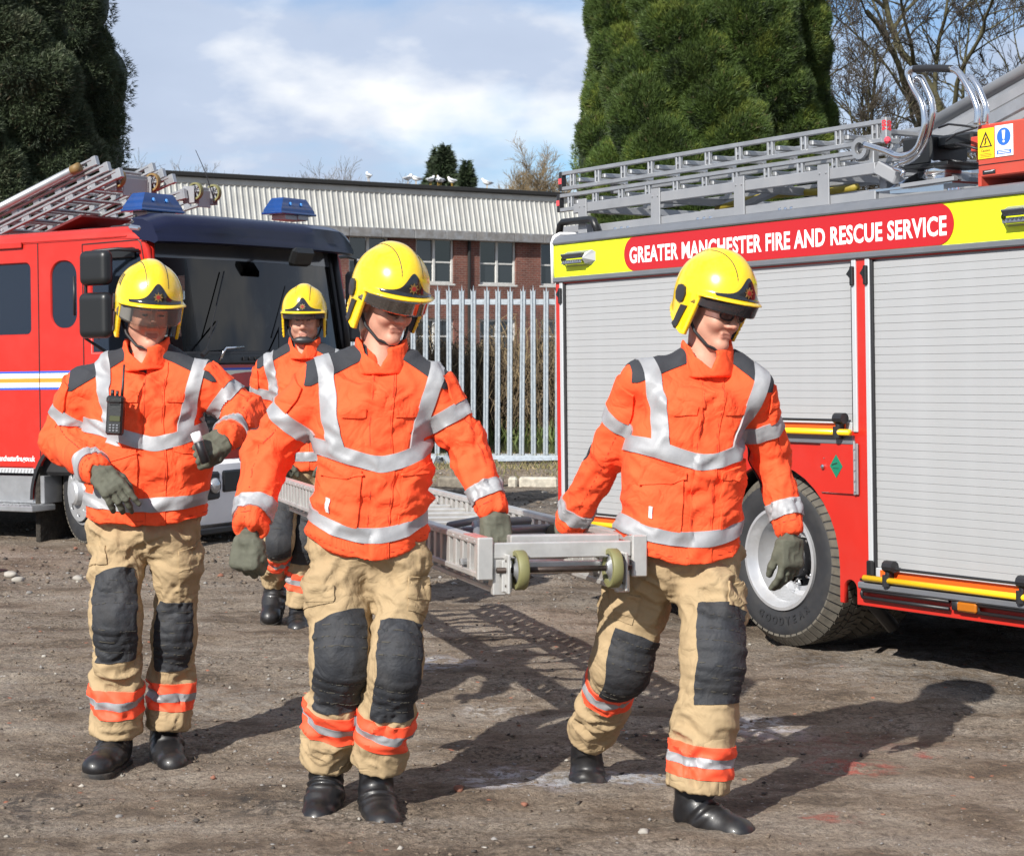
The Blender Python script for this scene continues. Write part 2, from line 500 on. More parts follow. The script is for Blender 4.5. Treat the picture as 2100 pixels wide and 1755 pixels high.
# ================================================================== ground
def ground_mat():
    m = bpy.data.materials.new('yard_dirt'); m.use_nodes = True
    nt, ln = m.node_tree.nodes, m.node_tree.links
    b = nt['Principled BSDF']
    geo = N(nt, 'ShaderNodeNewGeometry'); pos = geo.outputs['Position']
    def noise(sc, det=6, ro=.6, vec=None, dist=0):
        n = N(nt, 'ShaderNodeTexNoise'); n.inputs['Scale'].default_value = sc; n.inputs['Detail'].default_value = det; n.inputs['Roughness'].default_value = ro; n.inputs['Distortion'].default_value = dist
        ln.new(vec or pos, n.inputs[0]); return n.outputs[0]
    def rng_(v, a, b_, c=0, d=1):
        r = N(nt, 'ShaderNodeMapRange'); ln.new(v, r.inputs[0])
        for i, q in enumerate((a, b_, c, d)): r.inputs[i + 1].default_value = q
        return r.outputs[0]
    def mixc(f, a, b_):
        x = N(nt, 'ShaderNodeMix', data_type='RGBA'); ln.new(f, x.inputs[0])
        for i, q in ((6, a), (7, b_)):
            if isinstance(q, tuple): x.inputs[i].default_value = rgb(q)
            else: ln.new(q, x.inputs[i])
        return x.outputs[2]
    def mul(a, b_):
        x = N(nt, 'ShaderNodeMath', operation='MULTIPLY'); ln.new(a, x.inputs[0])
        if isinstance(b_, float): x.inputs[1].default_value = b_
        else: ln.new(b_, x.inputs[1])
        return x.outputs[0]
    def blob(cx, cy, rx, ry, soft=.5):
        mp = N(nt, 'ShaderNodeMapping', vector_type='POINT'); mp.inputs['Location'].default_value = (-cx / rx, -cy / ry, 0); mp.inputs['Scale'].default_value = (1 / rx, 1 / ry, 0)
        ln.new(pos, mp.inputs[0])
        L = N(nt, 'ShaderNodeVectorMath', operation='LENGTH'); ln.new(mp.outputs[0], L.inputs[0])
        return rng_(L.outputs['Value'], 1.0, 1 - soft, 0, 1)
    # stretched coordinates: tyre smears run across the picture
    mp = N(nt, 'ShaderNodeMapping'); mp.inputs['Scale'].default_value = (.6, 1.35, 1); mp.inputs['Rotation'].default_value = (0, 0, R(12)); ln.new(pos, mp.inputs[0]); smear = mp.outputs[0]
    big = noise(.45, 5, .6); mid = noise(2.2, 8, .68, smear); fine = noise(22, 8, .75); grit = noise(90, 4, .7)
    col = mixc(rng_(big, .35, .68), (.152, .106, .068), (.232, .178, .128))
    col = mixc(rng_(mid, .40, .68), col, (.33, .285, .235))
    col = mixc(rng_(mid, .47, .30), col, (.066, .050, .038))
    col = mixc(rng_(fine, .50, .30, 0, .75), col, (.045, .035, .028))
    col = mixc(rng_(fine, .60, .78, 0, .7), col, (.27, .225, .185))
    col = mixc(rng_(grit, .55, .42, 0, .45), col, (.05, .04, .032))
    crumb = mul(rng_(noise(1.1, 5, .6), .46, .60), rng_(noise(38, 6, .7), .52, .40))
    col = mixc(mul(crumb, .75), col, (.040, .029, .020))
    # crushed stone, brick and chalk flecks
    vo = N(nt, 'ShaderNodeTexVoronoi'); vo.inputs['Scale'].default_value = 30; ln.new(pos, vo.inputs[0])
    fl = mul(rng_(vo.outputs['Distance'], .22, .12), rng_(noise(3.1, 4), .50, .62))
    col = mixc(mul(fl, .85), col, (.36, .34, .32))
    vo2 = N(nt, 'ShaderNodeTexVoronoi'); vo2.inputs['Scale'].default_value = 13; ln.new(pos, vo2.inputs[0])
    sepr = N(nt, 'ShaderNodeSeparateColor'); ln.new(vo2.outputs['Color'], sepr.inputs[0])
    col = mixc(mul(rng_(vo2.outputs['Distance'], .16, .08), rng_(sepr.outputs[0], .86, .9)), col, (.36, .13, .075))
    # pale spilt chalk, red brick dust and damp hollows at their places
    rag = rng_(noise(13, 8, .75), .47, .56)
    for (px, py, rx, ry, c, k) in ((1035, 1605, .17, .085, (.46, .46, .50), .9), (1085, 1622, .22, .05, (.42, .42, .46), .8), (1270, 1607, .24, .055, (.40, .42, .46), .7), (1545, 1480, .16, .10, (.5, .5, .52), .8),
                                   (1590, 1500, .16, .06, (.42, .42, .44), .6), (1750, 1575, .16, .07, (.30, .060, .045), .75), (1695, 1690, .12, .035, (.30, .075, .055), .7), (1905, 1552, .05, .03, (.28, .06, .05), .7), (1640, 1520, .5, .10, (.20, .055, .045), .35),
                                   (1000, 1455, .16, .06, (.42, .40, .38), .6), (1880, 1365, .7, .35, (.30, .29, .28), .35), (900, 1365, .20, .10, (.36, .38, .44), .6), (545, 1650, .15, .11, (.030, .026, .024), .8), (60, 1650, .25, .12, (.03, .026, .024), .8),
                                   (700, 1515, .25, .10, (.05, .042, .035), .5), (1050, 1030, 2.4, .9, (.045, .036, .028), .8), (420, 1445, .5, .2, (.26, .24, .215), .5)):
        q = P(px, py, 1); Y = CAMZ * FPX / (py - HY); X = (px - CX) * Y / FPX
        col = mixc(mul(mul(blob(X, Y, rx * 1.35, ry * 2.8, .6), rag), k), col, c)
    ln.new(col, b.inputs['Base Color'])
    wet = None
    for (px, py, rx, ry) in ((1035, 1605, .30, .30), (1270, 1610, .30, .2), (900, 1365, .4, .3), (1545, 1485, .3, .3), (1100, 1040, 2.2, 1.2)):
        Y = CAMZ * FPX / (py - HY); X = (px - CX) * Y / FPX
        q = blob(X, Y, rx, ry, .7)
        if wet is None: wet = q
        else:
            x = N(nt, 'ShaderNodeMath', operation='MAXIMUM'); ln.new(wet, x.inputs[0]); ln.new(q, x.inputs[1]); wet = x.outputs[0]
    wet = mul(wet, rng_(noise(9, 6, .7, smear), .42, .60))
    ln.new(rng_(wet, 0, 1, .92, .28), b.inputs['Roughness'])
    b.inputs['Specular IOR Level'].default_value = .35
    h = N(nt, 'ShaderNodeMath', operation='MULTIPLY_ADD'); ln.new(fine, h.inputs[0]); h.inputs[1].default_value = 1.0; ln.new(mul(grit, .45), h.inputs[2])
    h2 = N(nt, 'ShaderNodeMath', operation='MULTIPLY_ADD'); ln.new(vo.outputs['Distance'], h2.inputs[0]); h2.inputs[1].default_value = -.35; ln.new(h.outputs[0], h2.inputs[2])
    bp = N(nt, 'ShaderNodeBump'); bp.inputs['Strength'].default_value = .85; bp.inputs['Distance'].default_value = .028
    ln.new(h2.outputs[0], bp.inputs['Height']); ln.new(bp.outputs[0], b.inputs['Normal'])
    return m

def ground_z(x, y):
    p = np.stack([x, y, 0 * x], -1)
    z = .018 * fbm(p * np.array((.55, .9, 1)), 3, 5) + .011 * fbm(p * np.array((1.6, 4.2, 1)) + 3, 4, 9) + .0075 * fbm(p * 11, 3, 11) + .0035 * vnoise(p * 37, 3)
    near = np.clip((26 - np.abs(y)) / 4, 0, 1)
    # dark ditch of water beyond the fence
    d = -.35 * np.clip(1 - np.abs(y - 28.3) / 3.4, 0, 1) ** .5 * (y > 24.6)
    return z * near + d + .12 * np.clip((y - 20.6) / .5, 0, 1) * np.clip((24.8 - y) / .6, 0, 1)

def axis(segs):
    o = []
    for a, b, h in segs: o.append(np.arange(a, b, h))
    return np.concatenate(o + [np.array([segs[-1][1]])])
gx = axis([(-400, -60, 40), (-60, -12, 4), (-12, -4.6, .35), (-4.6, 4.6, .034), (4.6, 12, .35), (12, 60, 4), (60, 400, 40)])
gy = axis([(-60, 0, 6), (0, 3.5, .5), (3.5, 9.5, .030), (9.5, 15, .05), (15, 25, .09), (25, 34, .4), (34, 120, 6), (120, 1200, 90)])
GX, GY = np.meshgrid(gx, gy, indexing='ij')
GZ = ground_z(GX, GY)
nx_, ny_ = GX.shape
ii = np.arange(nx_ * ny_).reshape(nx_, ny_)
GF = np.stack([ii[:-1, :-1], ii[1:, :-1], ii[1:, 1:], ii[:-1, 1:]], -1).reshape(-1, 4)
M_GROUND = ground_mat()
link('ground', mesh_data('ground', np.stack([GX, GY, GZ], -1).reshape(-1, 3), GF, M_GROUND, True), kind='structure')

# ---- loose stones, ordinary ones as one mass
def stones(name, n, xr, yr, rmin, rmax, mats, power=3.0, seed=1, **kw):
    g = np.random.default_rng(seed)
    oct_ = np.array([(1, 0, 0), (-1, 0, 0), (0, 1, 0), (0, -1, 0), (0, 0, 1), (0, 0, -1), (.6, .6, .5), (-.6, .5, .6), (.5, -.7, .5), (-.6, -.6, .5)], float)
    tri = np.array([(0, 6, 4), (0, 2, 6), (2, 7, 4), (2, 4, 6), (2, 1, 7), (1, 4, 7), (1, 9, 4), (1, 3, 9), (3, 4, 9), (3, 8, 4), (3, 0, 8), (0, 4, 8), (0, 3, 5), (3, 1, 5), (1, 2, 5), (2, 0, 5)])
    x = g.uniform(*xr, n); t = g.random(n); y = yr[0] + (yr[1] - yr[0]) * t ** 1.3
    clump = vnoise(np.stack([x * .8, y * 1.1, 0 * x], -1), seed + 2) + .8 * vnoise(np.stack([x * 2.6, y * 5, 0 * x], -1), seed + 4)
    k = clump > g.uniform(-1.2, .8, n); x, y = x[k], y[k]; n = len(x)
    r = rmin + (rmax - rmin) * g.random(n) ** power
    a = g.uniform(0, 6.28, n); sq = g.uniform(.35, .8, n); st = g.uniform(.6, 1.2, (n, 1, 2))
    V = oct_[None] * (1 + .35 * g.standard_normal((n, 10, 1))) * r[:, None, None]
    V[:, :, :2] *= st; V[:, :, 2] *= sq[:, None]
    c, s = np.cos(a)[:, None], np.sin(a)[:, None]
    X = V[:, :, 0] * c - V[:, :, 1] * s + x[:, None]; Yy = V[:, :, 0] * s + V[:, :, 1] * c + y[:, None]
    Z = V[:, :, 2] + (ground_z(x, y) + r * sq * .3)[:, None]
    F = (tri[None] + (np.arange(n) * 10)[:, None, None]).reshape(-1, 3)
    idx = np.repeat(g.choice(len(mats), n, p=kw.pop('p', None)), len(tri))
    return link(name, mesh_data(name, np.stack([X, Yy, Z], -1).reshape(-1, 3), F, mats, False, idx), **kw)
SM = [mat('stone_brown', (.13, .10, .075), .95, var=.3, bump=.4), mat('stone_pale', (.29, .27, .24), .9, var=.2), mat('stone_dark', (.045, .038, .033), .9, var=.3), mat('stone_brick', (.20, .085, .055), .9, var=.2), mat('stone_grey', (.20, .19, .18), .9, var=.2)]
stones('gravel', 36000, (-4, 4.2), (4.6, 14), .0022, .013, SM, 7.0, 3, kind='stuff', label='small loose stones and grit scattered over the dirt yard', p=[.70, .045, .12, .01, .125])
stones('gravel_far', 9000, (-6, 5.5), (12, 21), .006, .03, SM, 3.5, 8, kind='stuff', label='grit and crumbs of stone on the far part of the yard', p=[.50, .12, .22, .02, .14])

# ---- the larger stones one can tell apart
def rock(px, py, r, m, label, flat=.6, seed=0):
    Y = CAMZ * FPX / (py - HY); X = (px - CX) * Y / FPX
    V, F = [], []
    import bmesh
    bm = bmesh.new(); bmesh.ops.create_icosphere(bm, subdivisions=2, radius=1)
    V = np.array([v.co[:] for v in bm.verts]); F = np.array([[v.index for v in f.verts] for f in bm.faces]); bm.free()
    V = V * (1 + .33 * vnoise(V * 1.6 + seed * 7.3, seed))[:, None]
    V = np.sign(V) * np.minimum(np.abs(V), .85 + .1 * (seed % 3))
    V = V * np.array((r * 1.15, r * .9, r * flat))
    o = link('stone', mesh_data('stone', V, F, m, False))
    o.location = (X, Y, float(ground_z(np.array(X), np.array(Y))) + r * flat * .35); o.rotation_euler = (0, 0, seed * 1.3)
    return tag(o, label, 'stone', 'bigger stones lying in the dirt')
for i, a in enumerate([(22, 1184, .045, 1, 'white lump of stone at the left edge, upper of two side by side'), (38, 1196, .042, 1, 'flat white stone at the left edge, lower of two side by side'), (160, 1190, .034, 1, 'pale pointed stone on the dirt near the front wheel'),
                       (60, 1218, .020, 4, 'small grey stone below the pair of white stones'), (90, 1352, .014, 1, 'tiny white stone left of the radio carrier\'s knee'), (372, 1775, .014, 1, 'white pebble near the bottom edge below the left boots'),
                       (940, 1640, .022, 3, 'orange brick fragment beside the pale puddle'), (1320, 1728, .016, 1, 'white chip in front of the right firefighter\'s front boot'), (245, 1670, .012, 4, 'grey chip below the leftmost boots'), (1075, 1660, .013, 3, 'brick crumb below the pale puddle')]):
    rock(a[0], a[1], a[2], SM[a[3]], a[4], .62, i)

# ---- dark water in the ditch
mb = MB(); mb.add([(-30, 24.9, -.10), (30, 24.9, -.10), (30, 31.6, -.10), (-30, 31.6, -.10)], [(0, 1, 2, 3)])
mb.build('ditch_water', mat('ditch_water', (.020, .019, .015), .12, bump=.2, bscale=6, spec=.5), kind='structure')

# ---- grass verge
def blades(name, n, xr, yr, zfun, h, mats, seed, w=.006, lean=.5, **kw):
    g = np.random.default_rng(seed)
    x = g.uniform(*xr, n); y = g.uniform(*yr, n)
    k = vnoise(np.stack([x * 1.1, y * 2, 0 * x], -1), seed) > g.uniform(-1.1, .5, n); x, y = x[k], y[k]; n = len(x)
    z = zfun(x, y) - .01; a = g.uniform(0, 6.28, n); hh = h * g.uniform(.4, 1.2, n); l = g.normal(0, lean, (n, 2)) * hh[:, None]
    V = np.empty((n, 3, 3))
    V[:, 0] = np.stack([x - w * np.cos(a), y - w * np.sin(a), z], -1); V[:, 1] = np.stack([x + w * np.cos(a), y + w * np.sin(a), z], -1)
    V[:, 2] = np.stack([x + l[:, 0], y + l[:, 1], z + hh], -1)
    return link(name, mesh_data(name, V.reshape(-1, 3), np.arange(3 * n).reshape(n, 3), mats, False, g.integers(0, len(mats), n)), **kw)
GR = [mat('grass_green', (.10, .12, .03), .8), mat('grass_olive', (.16, .14, .055), .85), mat('grass_straw', (.28, .22, .11), .9)]
blades('grass', 26000, (-6, 6), (20.7, 23.9), ground_z, .07, GR, 4, kind='stuff', label='thin green and straw grass on the verge in front of the fence')

# ---- kerb stones
for i, (px, py, L, lab) in enumerate(((1104, 997, .42, 'long pale kerb stone left of the engine body'), (1052, 992, .10, 'small worn kerb lump left of the long pale kerb stone'), (1010, 994, .24, 'dark mossy kerb stone behind the ladder'), (930, 994, .34, 'kerb stone beside the middle firefighter\'s sleeve'))):
    Y = 20.35; X = (px - CX) * Y / FPX
    mb = MB(); mb.box((0, 0, .0), (L, .16, .13), None, .02)
    v = np.array(mb.v); v = v + (.012 * vnoise(v * 9 + i))[:, None]; mb.v = [tuple(q) for q in v]
    o = mb.build('kerb_stone', mat('kerb_pale' if i in (0, 1) else 'kerb_dark', (.40, .37, .31) if i in (0, 1) else (.17, .15, .12), .9, var=.3, vscale=20, bump=.6, bscale=30)); o.location = (X, Y, .03); tag(o, lab, 'kerb stone', 'kerb stones along the verge')

# ================================================================== palisade fence
M_GALV = mat('galvanised_steel', (.33, .37, .405), .55, metal=.25, var=.22, vscale=22, bump=.12, bscale=40)
fy = 23.6
fence = empty('palisade_fence', Matrix.Translation((0, fy, 0)), label='galvanised steel palisade fence with pointed pales in front of the brick building', cat='fence')
def pale_mesh():
    # W section 68 mm wide, three points at the top
    prof = [(-.034, .012), (-.026, -.004), (-.013, -.004), (0, .012), (.013, -.004), (.026, -.004), (.034, .012)]
    zb, zt = .06, 2.225
    tips = [zt + .035, zt + .005, zt - .0, zt + .085, zt, zt + .005, zt + .035]
    V = []; F = []
    for layer in (0, .0035):
        for i, (x, y) in enumerate(prof):
            V += [(x, y + layer, zb), (x, y + layer, zt - .06), (x * (1.08 if i in (0, 6) else 1), y + layer - (.007 if i in (0, 6) else 0), tips[i])]
    n = len(prof)
    for L in (0, 1):
        o = L * n * 3
        for i in range(n - 1):
            for k in (0, 1):
                f = (o + i * 3 + k, o + (i + 1) * 3 + k, o + (i + 1) * 3 + k + 1, o + i * 3 + k + 1)
                F.append(f if L == 0 else f[::-1])
    for i in range(n - 1): F.append((i * 3 + 2, (i + 1) * 3 + 2, (n + i + 1) * 3 + 2, (n + i) * 3 + 2))
    return mesh_data('pale', V, F, M_GALV, False)
pm = pale_mesh()
for k in range(-34, 26):
    link('pale', pm, fence, Matrix.Translation((-.1854 + .1542 * k, 0, random.uniform(-.006, .006))) @ Matrix.Rotation(R(random.uniform(-.5, .5)), 4, 'Y'))
mbb = MB()
for z in (2.08, .10):
    mb = MB(); mb.box((-.8, .045, z), (9.6, .05, .05), None, .004); mb.box((-.8, .022, z + .022), (9.6, .006, .05), None, .001)
    mb.build('rail', M_GALV, fence)
for k in (-4.6, -1.75, 1.1, 3.9):
    mb = MB(); mb.box((k, .10, 1.1), (.06, .10, 2.3), None, .004); mb.build('post', M_GALV, fence)
mb = MB()
for k in range(-34, 26):
    mb.lathe([(.009, 0), (.007, .008), (0, .009)], Matrix.Translation((-.1854 + .1542 * k, .011, 2.08)) @ Matrix.Rotation(R(90), 4, 'X'), 6)
mb.build('bolts', M_GALV, fence, kind='stuff')

# ---- spare pales and angle bars lying by the fence
gb = random.Random(5)
bars = [((880, 944), (1150, 940), .0), ((885, 951), (1150, 948), .02), ((1010, 957), (1160, 952), .05), ((900, 960), (1140, 957), .03), ((1085, 962), (1160, 968), .06), ((1020, 968), (1130, 955), .08)]
for i, (a, b, dz) in enumerate(bars):
    Y = 22.9 - .12 * i; pa = P(a[0], a[1], Y); pb = P(b[0], b[1], Y + gb.uniform(-.2, .2)); pa[2] = max(.16, pa[2]); pb[2] = max(.16, pb[2])
    mb = MB(); L = float(np.linalg.norm(pb - pa))
    mid = (pa + pb) / 2
    d = Vector(pb - pa).normalized(); u = Vector((0, -.4, .9)); sd = d.cross(u).normalized(); u = sd.cross(d)
    for off, tl in ((-.017, 30), (.017, -30)):
        mb.box(sd * off, (L, .036, .004), np.array((d, sd * math.cos(R(tl)) + u * math.sin(R(tl)), -sd * math.sin(R(tl)) + u * math.cos(R(tl)))).T, .001)
    o = mb.build('spare_pale', M_GALV); o.location = mid
    tag(o, ['longest steel pale at the back of the pile below the fence', 'second steel pale from the back of the pile below the fence', 'steel pale ending behind the long kerb stone, middle of the pile', 'steel pale reaching left towards the bent brackets', 'short steel pale at the front of the pile', 'steel pale lying slantwise across the others'][i], 'fence pale', 'spare fence pales lying on the verge')
for i, (px, py, w, tl) in enumerate(((898, 962, .14, 20), (915, 966, .10, -35), (936, 963, .12, 70))):
    q = P(px, py, 22.0); mb = MB(); mb.box((0, 0, 0), (w, .05, .10), np.array(Matrix.Rotation(R(tl), 3, 'Y') @ Matrix.Rotation(R(tl * 2), 3, 'Z')), .003); mb.box((w * .3, 0, .04), (.08, .09, .005), np.array(Matrix.Rotation(R(-tl), 3, 'Y')), .001)
    o = mb.build('steel_bracket', M_GALV); o.location = (q[0], q[1], max(q[2], .17)); tag(o, ['leftmost bent bracket in the steel heap', 'middle bent bracket in the steel heap, tilted left', 'rightmost bracket in the steel heap, standing nearly upright'][i], 'bracket', 'cut steel brackets in a heap')

# ================================================================== brick building
bdir = Vector((.824, .566, 0)).normalized(); bback = Vector((-bdir.y, bdir.x, 0))
BM_ = frame((-2.38, 60, 0), bdir, bback)
building = empty('brick_building', BM_, label='long two storey brick building with grey corrugated metal upper fascia', cat='building')
def brick_mat():
    m = bpy.data.materials.new('brickwork'); m.use_nodes = True
    nt, ln = m.node_tree.nodes, m.node_tree.links; b = nt['Principled BSDF']
    t = N(nt, 'ShaderNodeTexCoord'); s = N(nt, 'ShaderNodeSeparateXYZ'); c = N(nt, 'ShaderNodeCombineXYZ'); ln.new(t.outputs['Object'], s.inputs[0]); ln.new(s.outputs[0], c.inputs[0]); ln.new(s.outputs[2], c.inputs[1])
    br = N(nt, 'ShaderNodeTexBrick'); ln.new(c.outputs[0], br.inputs[0])
    br.inputs['Color1'].default_value = rgb((.155, .052, .036)); br.inputs['Color2'].default_value = rgb((.095, .034, .026)); br.inputs['Mortar'].default_value = rgb((.17, .12, .10))
    br.inputs['Scale'].default_value = 1; br.inputs['Brick Width'].default_value = .225; br.inputs['Row Height'].default_value = .075; br.inputs['Mortar Size'].default_value = .008; br.inputs['Bias'].default_value = -.1
    n = N(nt, 'ShaderNodeTexNoise'); n.inputs['Scale'].default_value = 1.3; n.inputs['Detail'].default_value = 7; ln.new(t.outputs['Object'], n.inputs[0])
    r = N(nt, 'ShaderNodeMapRange'); ln.new(n.outputs[0], r.inputs[0]); r.inputs[1].default_value = .3; r.inputs[2].default_value = .7; r.inputs[3].default_value = .7; r.inputs[4].default_value = 1.3
    mm = N(nt, 'ShaderNodeMix', data_type='RGBA', blend_type='MULTIPLY'); mm.inputs[0].default_value = 1; ln.new(br.outputs[0], mm.inputs[6]); ln.new(r.outputs[0], mm.inputs[7])
    ln.new(mm.outputs[2], b.inputs['Base Color']); b.inputs['Roughness'].default_value = .9
    bp = N(nt, 'ShaderNodeBump'); bp.inputs['Strength'].default_value = .6; bp.inputs['Distance'].default_value = .01; bp.invert = True; ln.new(br.outputs['Fac'], bp.inputs['Height']); ln.new(bp.outputs[0], b.inputs['Normal'])
    return m
M_BRICK = brick_mat()
M_CLAD = mat('fascia_metal', (.44, .44, .415), .55, metal=.15, var=.10, vscale=1.5, dirt=.25, dirtcol=(.14, .13, .12), dscale=2)
M_CONC = mat('gutter_concrete', (.17, .165, .16), .85, var=.3, vscale=3, dirt=.7, dirtcol=(.30, .33, .37), dscale=5)
M_WFRAME = mat('window_white', (.52, .52, .50), .6, var=.1, dirt=.3, dirtcol=(.25, .23, .2))
M_WGLASS = mat('window_glass', (.018, .022, .026), .06, spec=.9)
M_BLACKT = mat('roof_black', (.012, .012, .012), .8)
M_ROOM = mat('room_grey', (.03, .03, .032), .9)
S0, S1 = -17.0, 26.0
xs_ = [(-.875 + 2.473 * k, -.875 + 2.473 * k + 1.46) for k in range(-6, 11)]
zw = [(.80, 2.30), (3.45, 4.93)]
mb = MB()
def wallbox(x0, x1, z0, z1): mb.box(((x0 + x1) / 2, .15, (z0 + z1) / 2), (x1 - x0, .30, z1 - z0), None, .0005)
prev = S0
for (a, b) in xs_:
    wallbox(prev, a, -.3, 4.98); prev = b
wallbox(prev, S1, -.3, 4.98)
for (a, b) in xs_:
    wallbox(a, b, -.3, zw[0][0]); wallbox(a, b, zw[0][1], zw[1][0]); wallbox(a, b, zw[1][1], 4.98)
mb.box(((S0 + S1) / 2, 6, 2.4), (S1 - S0, .2, 5.4)); mb.box((S0, 3, 2.4), (.2, 6, 5.4)); mb.box((S1, 3, 2.4), (.2, 6, 5.4))
mb.build('wall', M_BRICK, building)
mb = MB()
for z in (-.05, 2.7): mb.box(((S0 + S1) / 2, 3, z), (S1 - S0, 5.6, .1))
for k in range(9): mb.box((S0 + 2 + 5 * k, 3.2, 2.5), (.15, 5.2, 5))
mb.build('interior', M_ROOM, building)
def window_proto(hh, split):
    f = MB(); w = 1.46
    for x in (-w / 2 + .035, w / 2 - .035): f.box((x, 0, hh / 2), (.07, .09, hh), None, .004)
    for z in (.035, hh - .035): f.box((0, 0, z), (w - .142, .088, .07), None, .004)
    f.box((.0, -.004, hh / 2), (.085, .08, hh - .142), None, .004)
    f.box((-w / 4 - .0, .004, hh * split), (w / 2 - .115, .06, .05), None, .003); f.box((w / 4, .004, hh * split), (w / 2 - .115, .06, .05), None, .003)
    f.box((0, -.06, -.03), (w + .1, .14, .05), None, .005)
    fm = mesh_data('window', f.v, f.f, M_WFRAME)
    p = []
    for sx in (-1, 1):
        for (z0, z1) in ((.07, hh * split - .025), (hh * split + .025, hh - .07)):
            q = MB(); q.box((sx * (w / 4 + .008), .01, (z0 + z1) / 2), (w / 2 - .12, .006, z1 - z0), None, .001); p.append(mesh_data('pane', q.v, q.f, M_WGLASS))
    return fm, p
pr = [window_proto(zw[0][1] - zw[0][0], .62), window_proto(zw[1][1] - zw[1][0], .47)]
for (a, b) in xs_:
    for fl in (0, 1):
        fm, pp = pr[fl]
        w_ = link('window', fm, building, Matrix.Translation(((a + b) / 2, .12, zw[fl][0])))
        for q in pp: link('pane', q, w_, Matrix.Rotation(R(random.uniform(-.5, .5)), 4, 'Z') @ Matrix.Rotation(R(random.uniform(-.8, .8)), 4, 'X'))
# red shelf standing behind one window
mb = MB(); mb.box((2.75, .8, 3.95), (.06, .3, 1.1)); mb.box((2.55, .8, 3.75), (.4, .3, .05)); mb.box((2.55, .8, 4.3), (.4, .3, .05))
o = mb.build('shelf_unit', mat('shelf_red', (.6, .05, .03), .6)); o.matrix_world = BM_; tag(o, 'red shelf standing behind the upper window right of the drainpipe', 'shelf')
# concrete gutter with streaks
mb = MB()
x = S0
while x < S1:
    L = random.choice((.9, 1.2, 1.2, 1.5)); mb.box((x + L / 2, -.14 + random.uniform(-.006, .006), 5.02), (L - .012, .32, .30), None, .012); x += L
mb.build('gutter', M_CONC, building)
# sloping ribbed fascia
mb = MB(); n = int((S1 - S0) / .195)
prof = []
for k in range(n):
    x0 = S0 + .195 * k
    prof += [(x0, 0), (x0 + .135, 0), (x0 + .150, -.035), (x0 + .180, -.035)]
prof.append((S1, 0))
za, zb2 = 5.17, 6.30
G = [[(x, -.20 + d + (.27 * t), za + (zb2 - za) * t) for (x, d) in prof] for t in (0, 1)]
mb.grid(G); mb.build('ribbed_fascia', M_CLAD, building)
mb = MB(); mb.box(((S0 + S1) / 2, .10, 6.39), (S1 - S0, .14, .20), None, .02); mb.build('flashing', M_CLAD, building)
mb = MB(); mb.box(((S0 + S1) / 2, 3.0, 6.56), (S1 - S0, 6.2, .14), None, .02); mb.box((6.0, 2, 6.67), (3.0, 1, .1)); mb.box((11.4, 1, 6.7), (.3, .3, .25)); mb.build('roof', M_BLACKT, building)
mb = MB(); mb.tube([(1.15, -.05, 5.1), (1.15, -.05, 0)], .055, 8); mb.build('drainpipe', M_BLACKT, building)

# ---- gulls on the roof edge
M_GULL = mat('gull_white', (.75, .75, .74), .8); M_GULLG = mat('gull_grey', (.28, .30, .33), .8); M_BEAK = mat('gull_beak', (.5, .3, .05), .6)
def gull(px, pose, lab, yawd):
    s_ = None
    r = (px - CX) / FPX; s_ = (-2.38 - r * 60) / (r * .566 - .824)
    b = MB(); b.tube([(-.16, 0, .16), (-.08, 0, .155), (0, 0, .17), (.08, 0, .20), (.12, 0, .235), (.145, 0, .275), (.18, 0, .285)], [.012, .045, .068, .060, .036, .034, .012], 10)
    o = b.build('gull', M_GULL, None, True)
    w = MB()
    for sy in (-1, 1): w.tube([(-.20, sy * .02, .165), (-.08, sy * .05, .185), (.05, sy * .05, .20)], [.008, .034, .022], 8)
    w.build('wing', M_GULLG, o, True)
    w = MB(); w.tube([(.175, 0, .285), (.215, 0, .278)], [.010, .002], 6); w.build('beak', M_BEAK, o)
    w = MB()
    for sy in (-1, 1): w.tube([(.0, sy * .02, .12), (.0, sy * .02, 0)], .006, 5)
    w.build('legs', M_BEAK, o, kind='stuff')
    o.matrix_world = BM_ @ Matrix.Translation((s_, .12 if pose == 0 else .5, 6.63)) @ Matrix.Rotation(R(yawd), 4, 'Z') @ Matrix.Diagonal((1.15, 1.15, 1.15, 1))
    tag(o, lab, 'gull', 'white gulls standing on the building roof')
for px, yd, lab in ((760, 80, 'gull standing alone at the left end of the row of gulls'), (840, 10, 'second gull from the left, low behind the roof edge'), (857, 160, 'third gull from the left on the roof edge'), (887, 20, 'gull in front of the dark conifer with lowered wing'), (903, 60, 'left one of a close pair of gulls under the dark conifer'), (908, 200, 'right one of a close pair of gulls under the dark conifer'), (931, 100, 'upright gull right of the close pair'), (1003, 170, 'rightmost gull on the roof edge under the bare bushes')):
    gull(px, 0, lab, yd)

# ================================================================== trees
def tubes3(segs, name, mats, parent=None, n=3, idx=None, **kw):
    """segs: array (m,8) a,b,ra,rb -> thin prisms"""
    S = np.asarray(segs, float); m = len(S)
    a, b, ra, rb = S[:, :3], S[:, 3:6], S[:, 6], S[:, 7]
    d = b - a; d /= np.linalg.norm(d, axis=1, keepdims=True) + 1e-9
    r = np.cross(d, np.array((.3, .5, .81))); r /= np.linalg.norm(r, axis=1, keepdims=True) + 1e-9; t = np.cross(d, r)
    V = np.empty((m, 2 * n, 3))
    for k in range(n):
        c, s = math.cos(2 * math.pi * k / n), math.sin(2 * math.pi * k / n)
        V[:, k] = a + (r * c + t * s) * ra[:, None]; V[:, n + k] = b + (r * c + t * s) * rb[:, None]
    F = np.array([(k, (k + 1) % n, n + (k + 1) % n, n + k) for k in range(n)])
    F = (F[None] + (np.arange(m) * 2 * n)[:, None, None]).reshape(-1, 4)
    return link(name, mesh_data(name, V.reshape(-1, 3), F, mats, True, None if idx is None else np.repeat(idx, n)), parent, **kw)

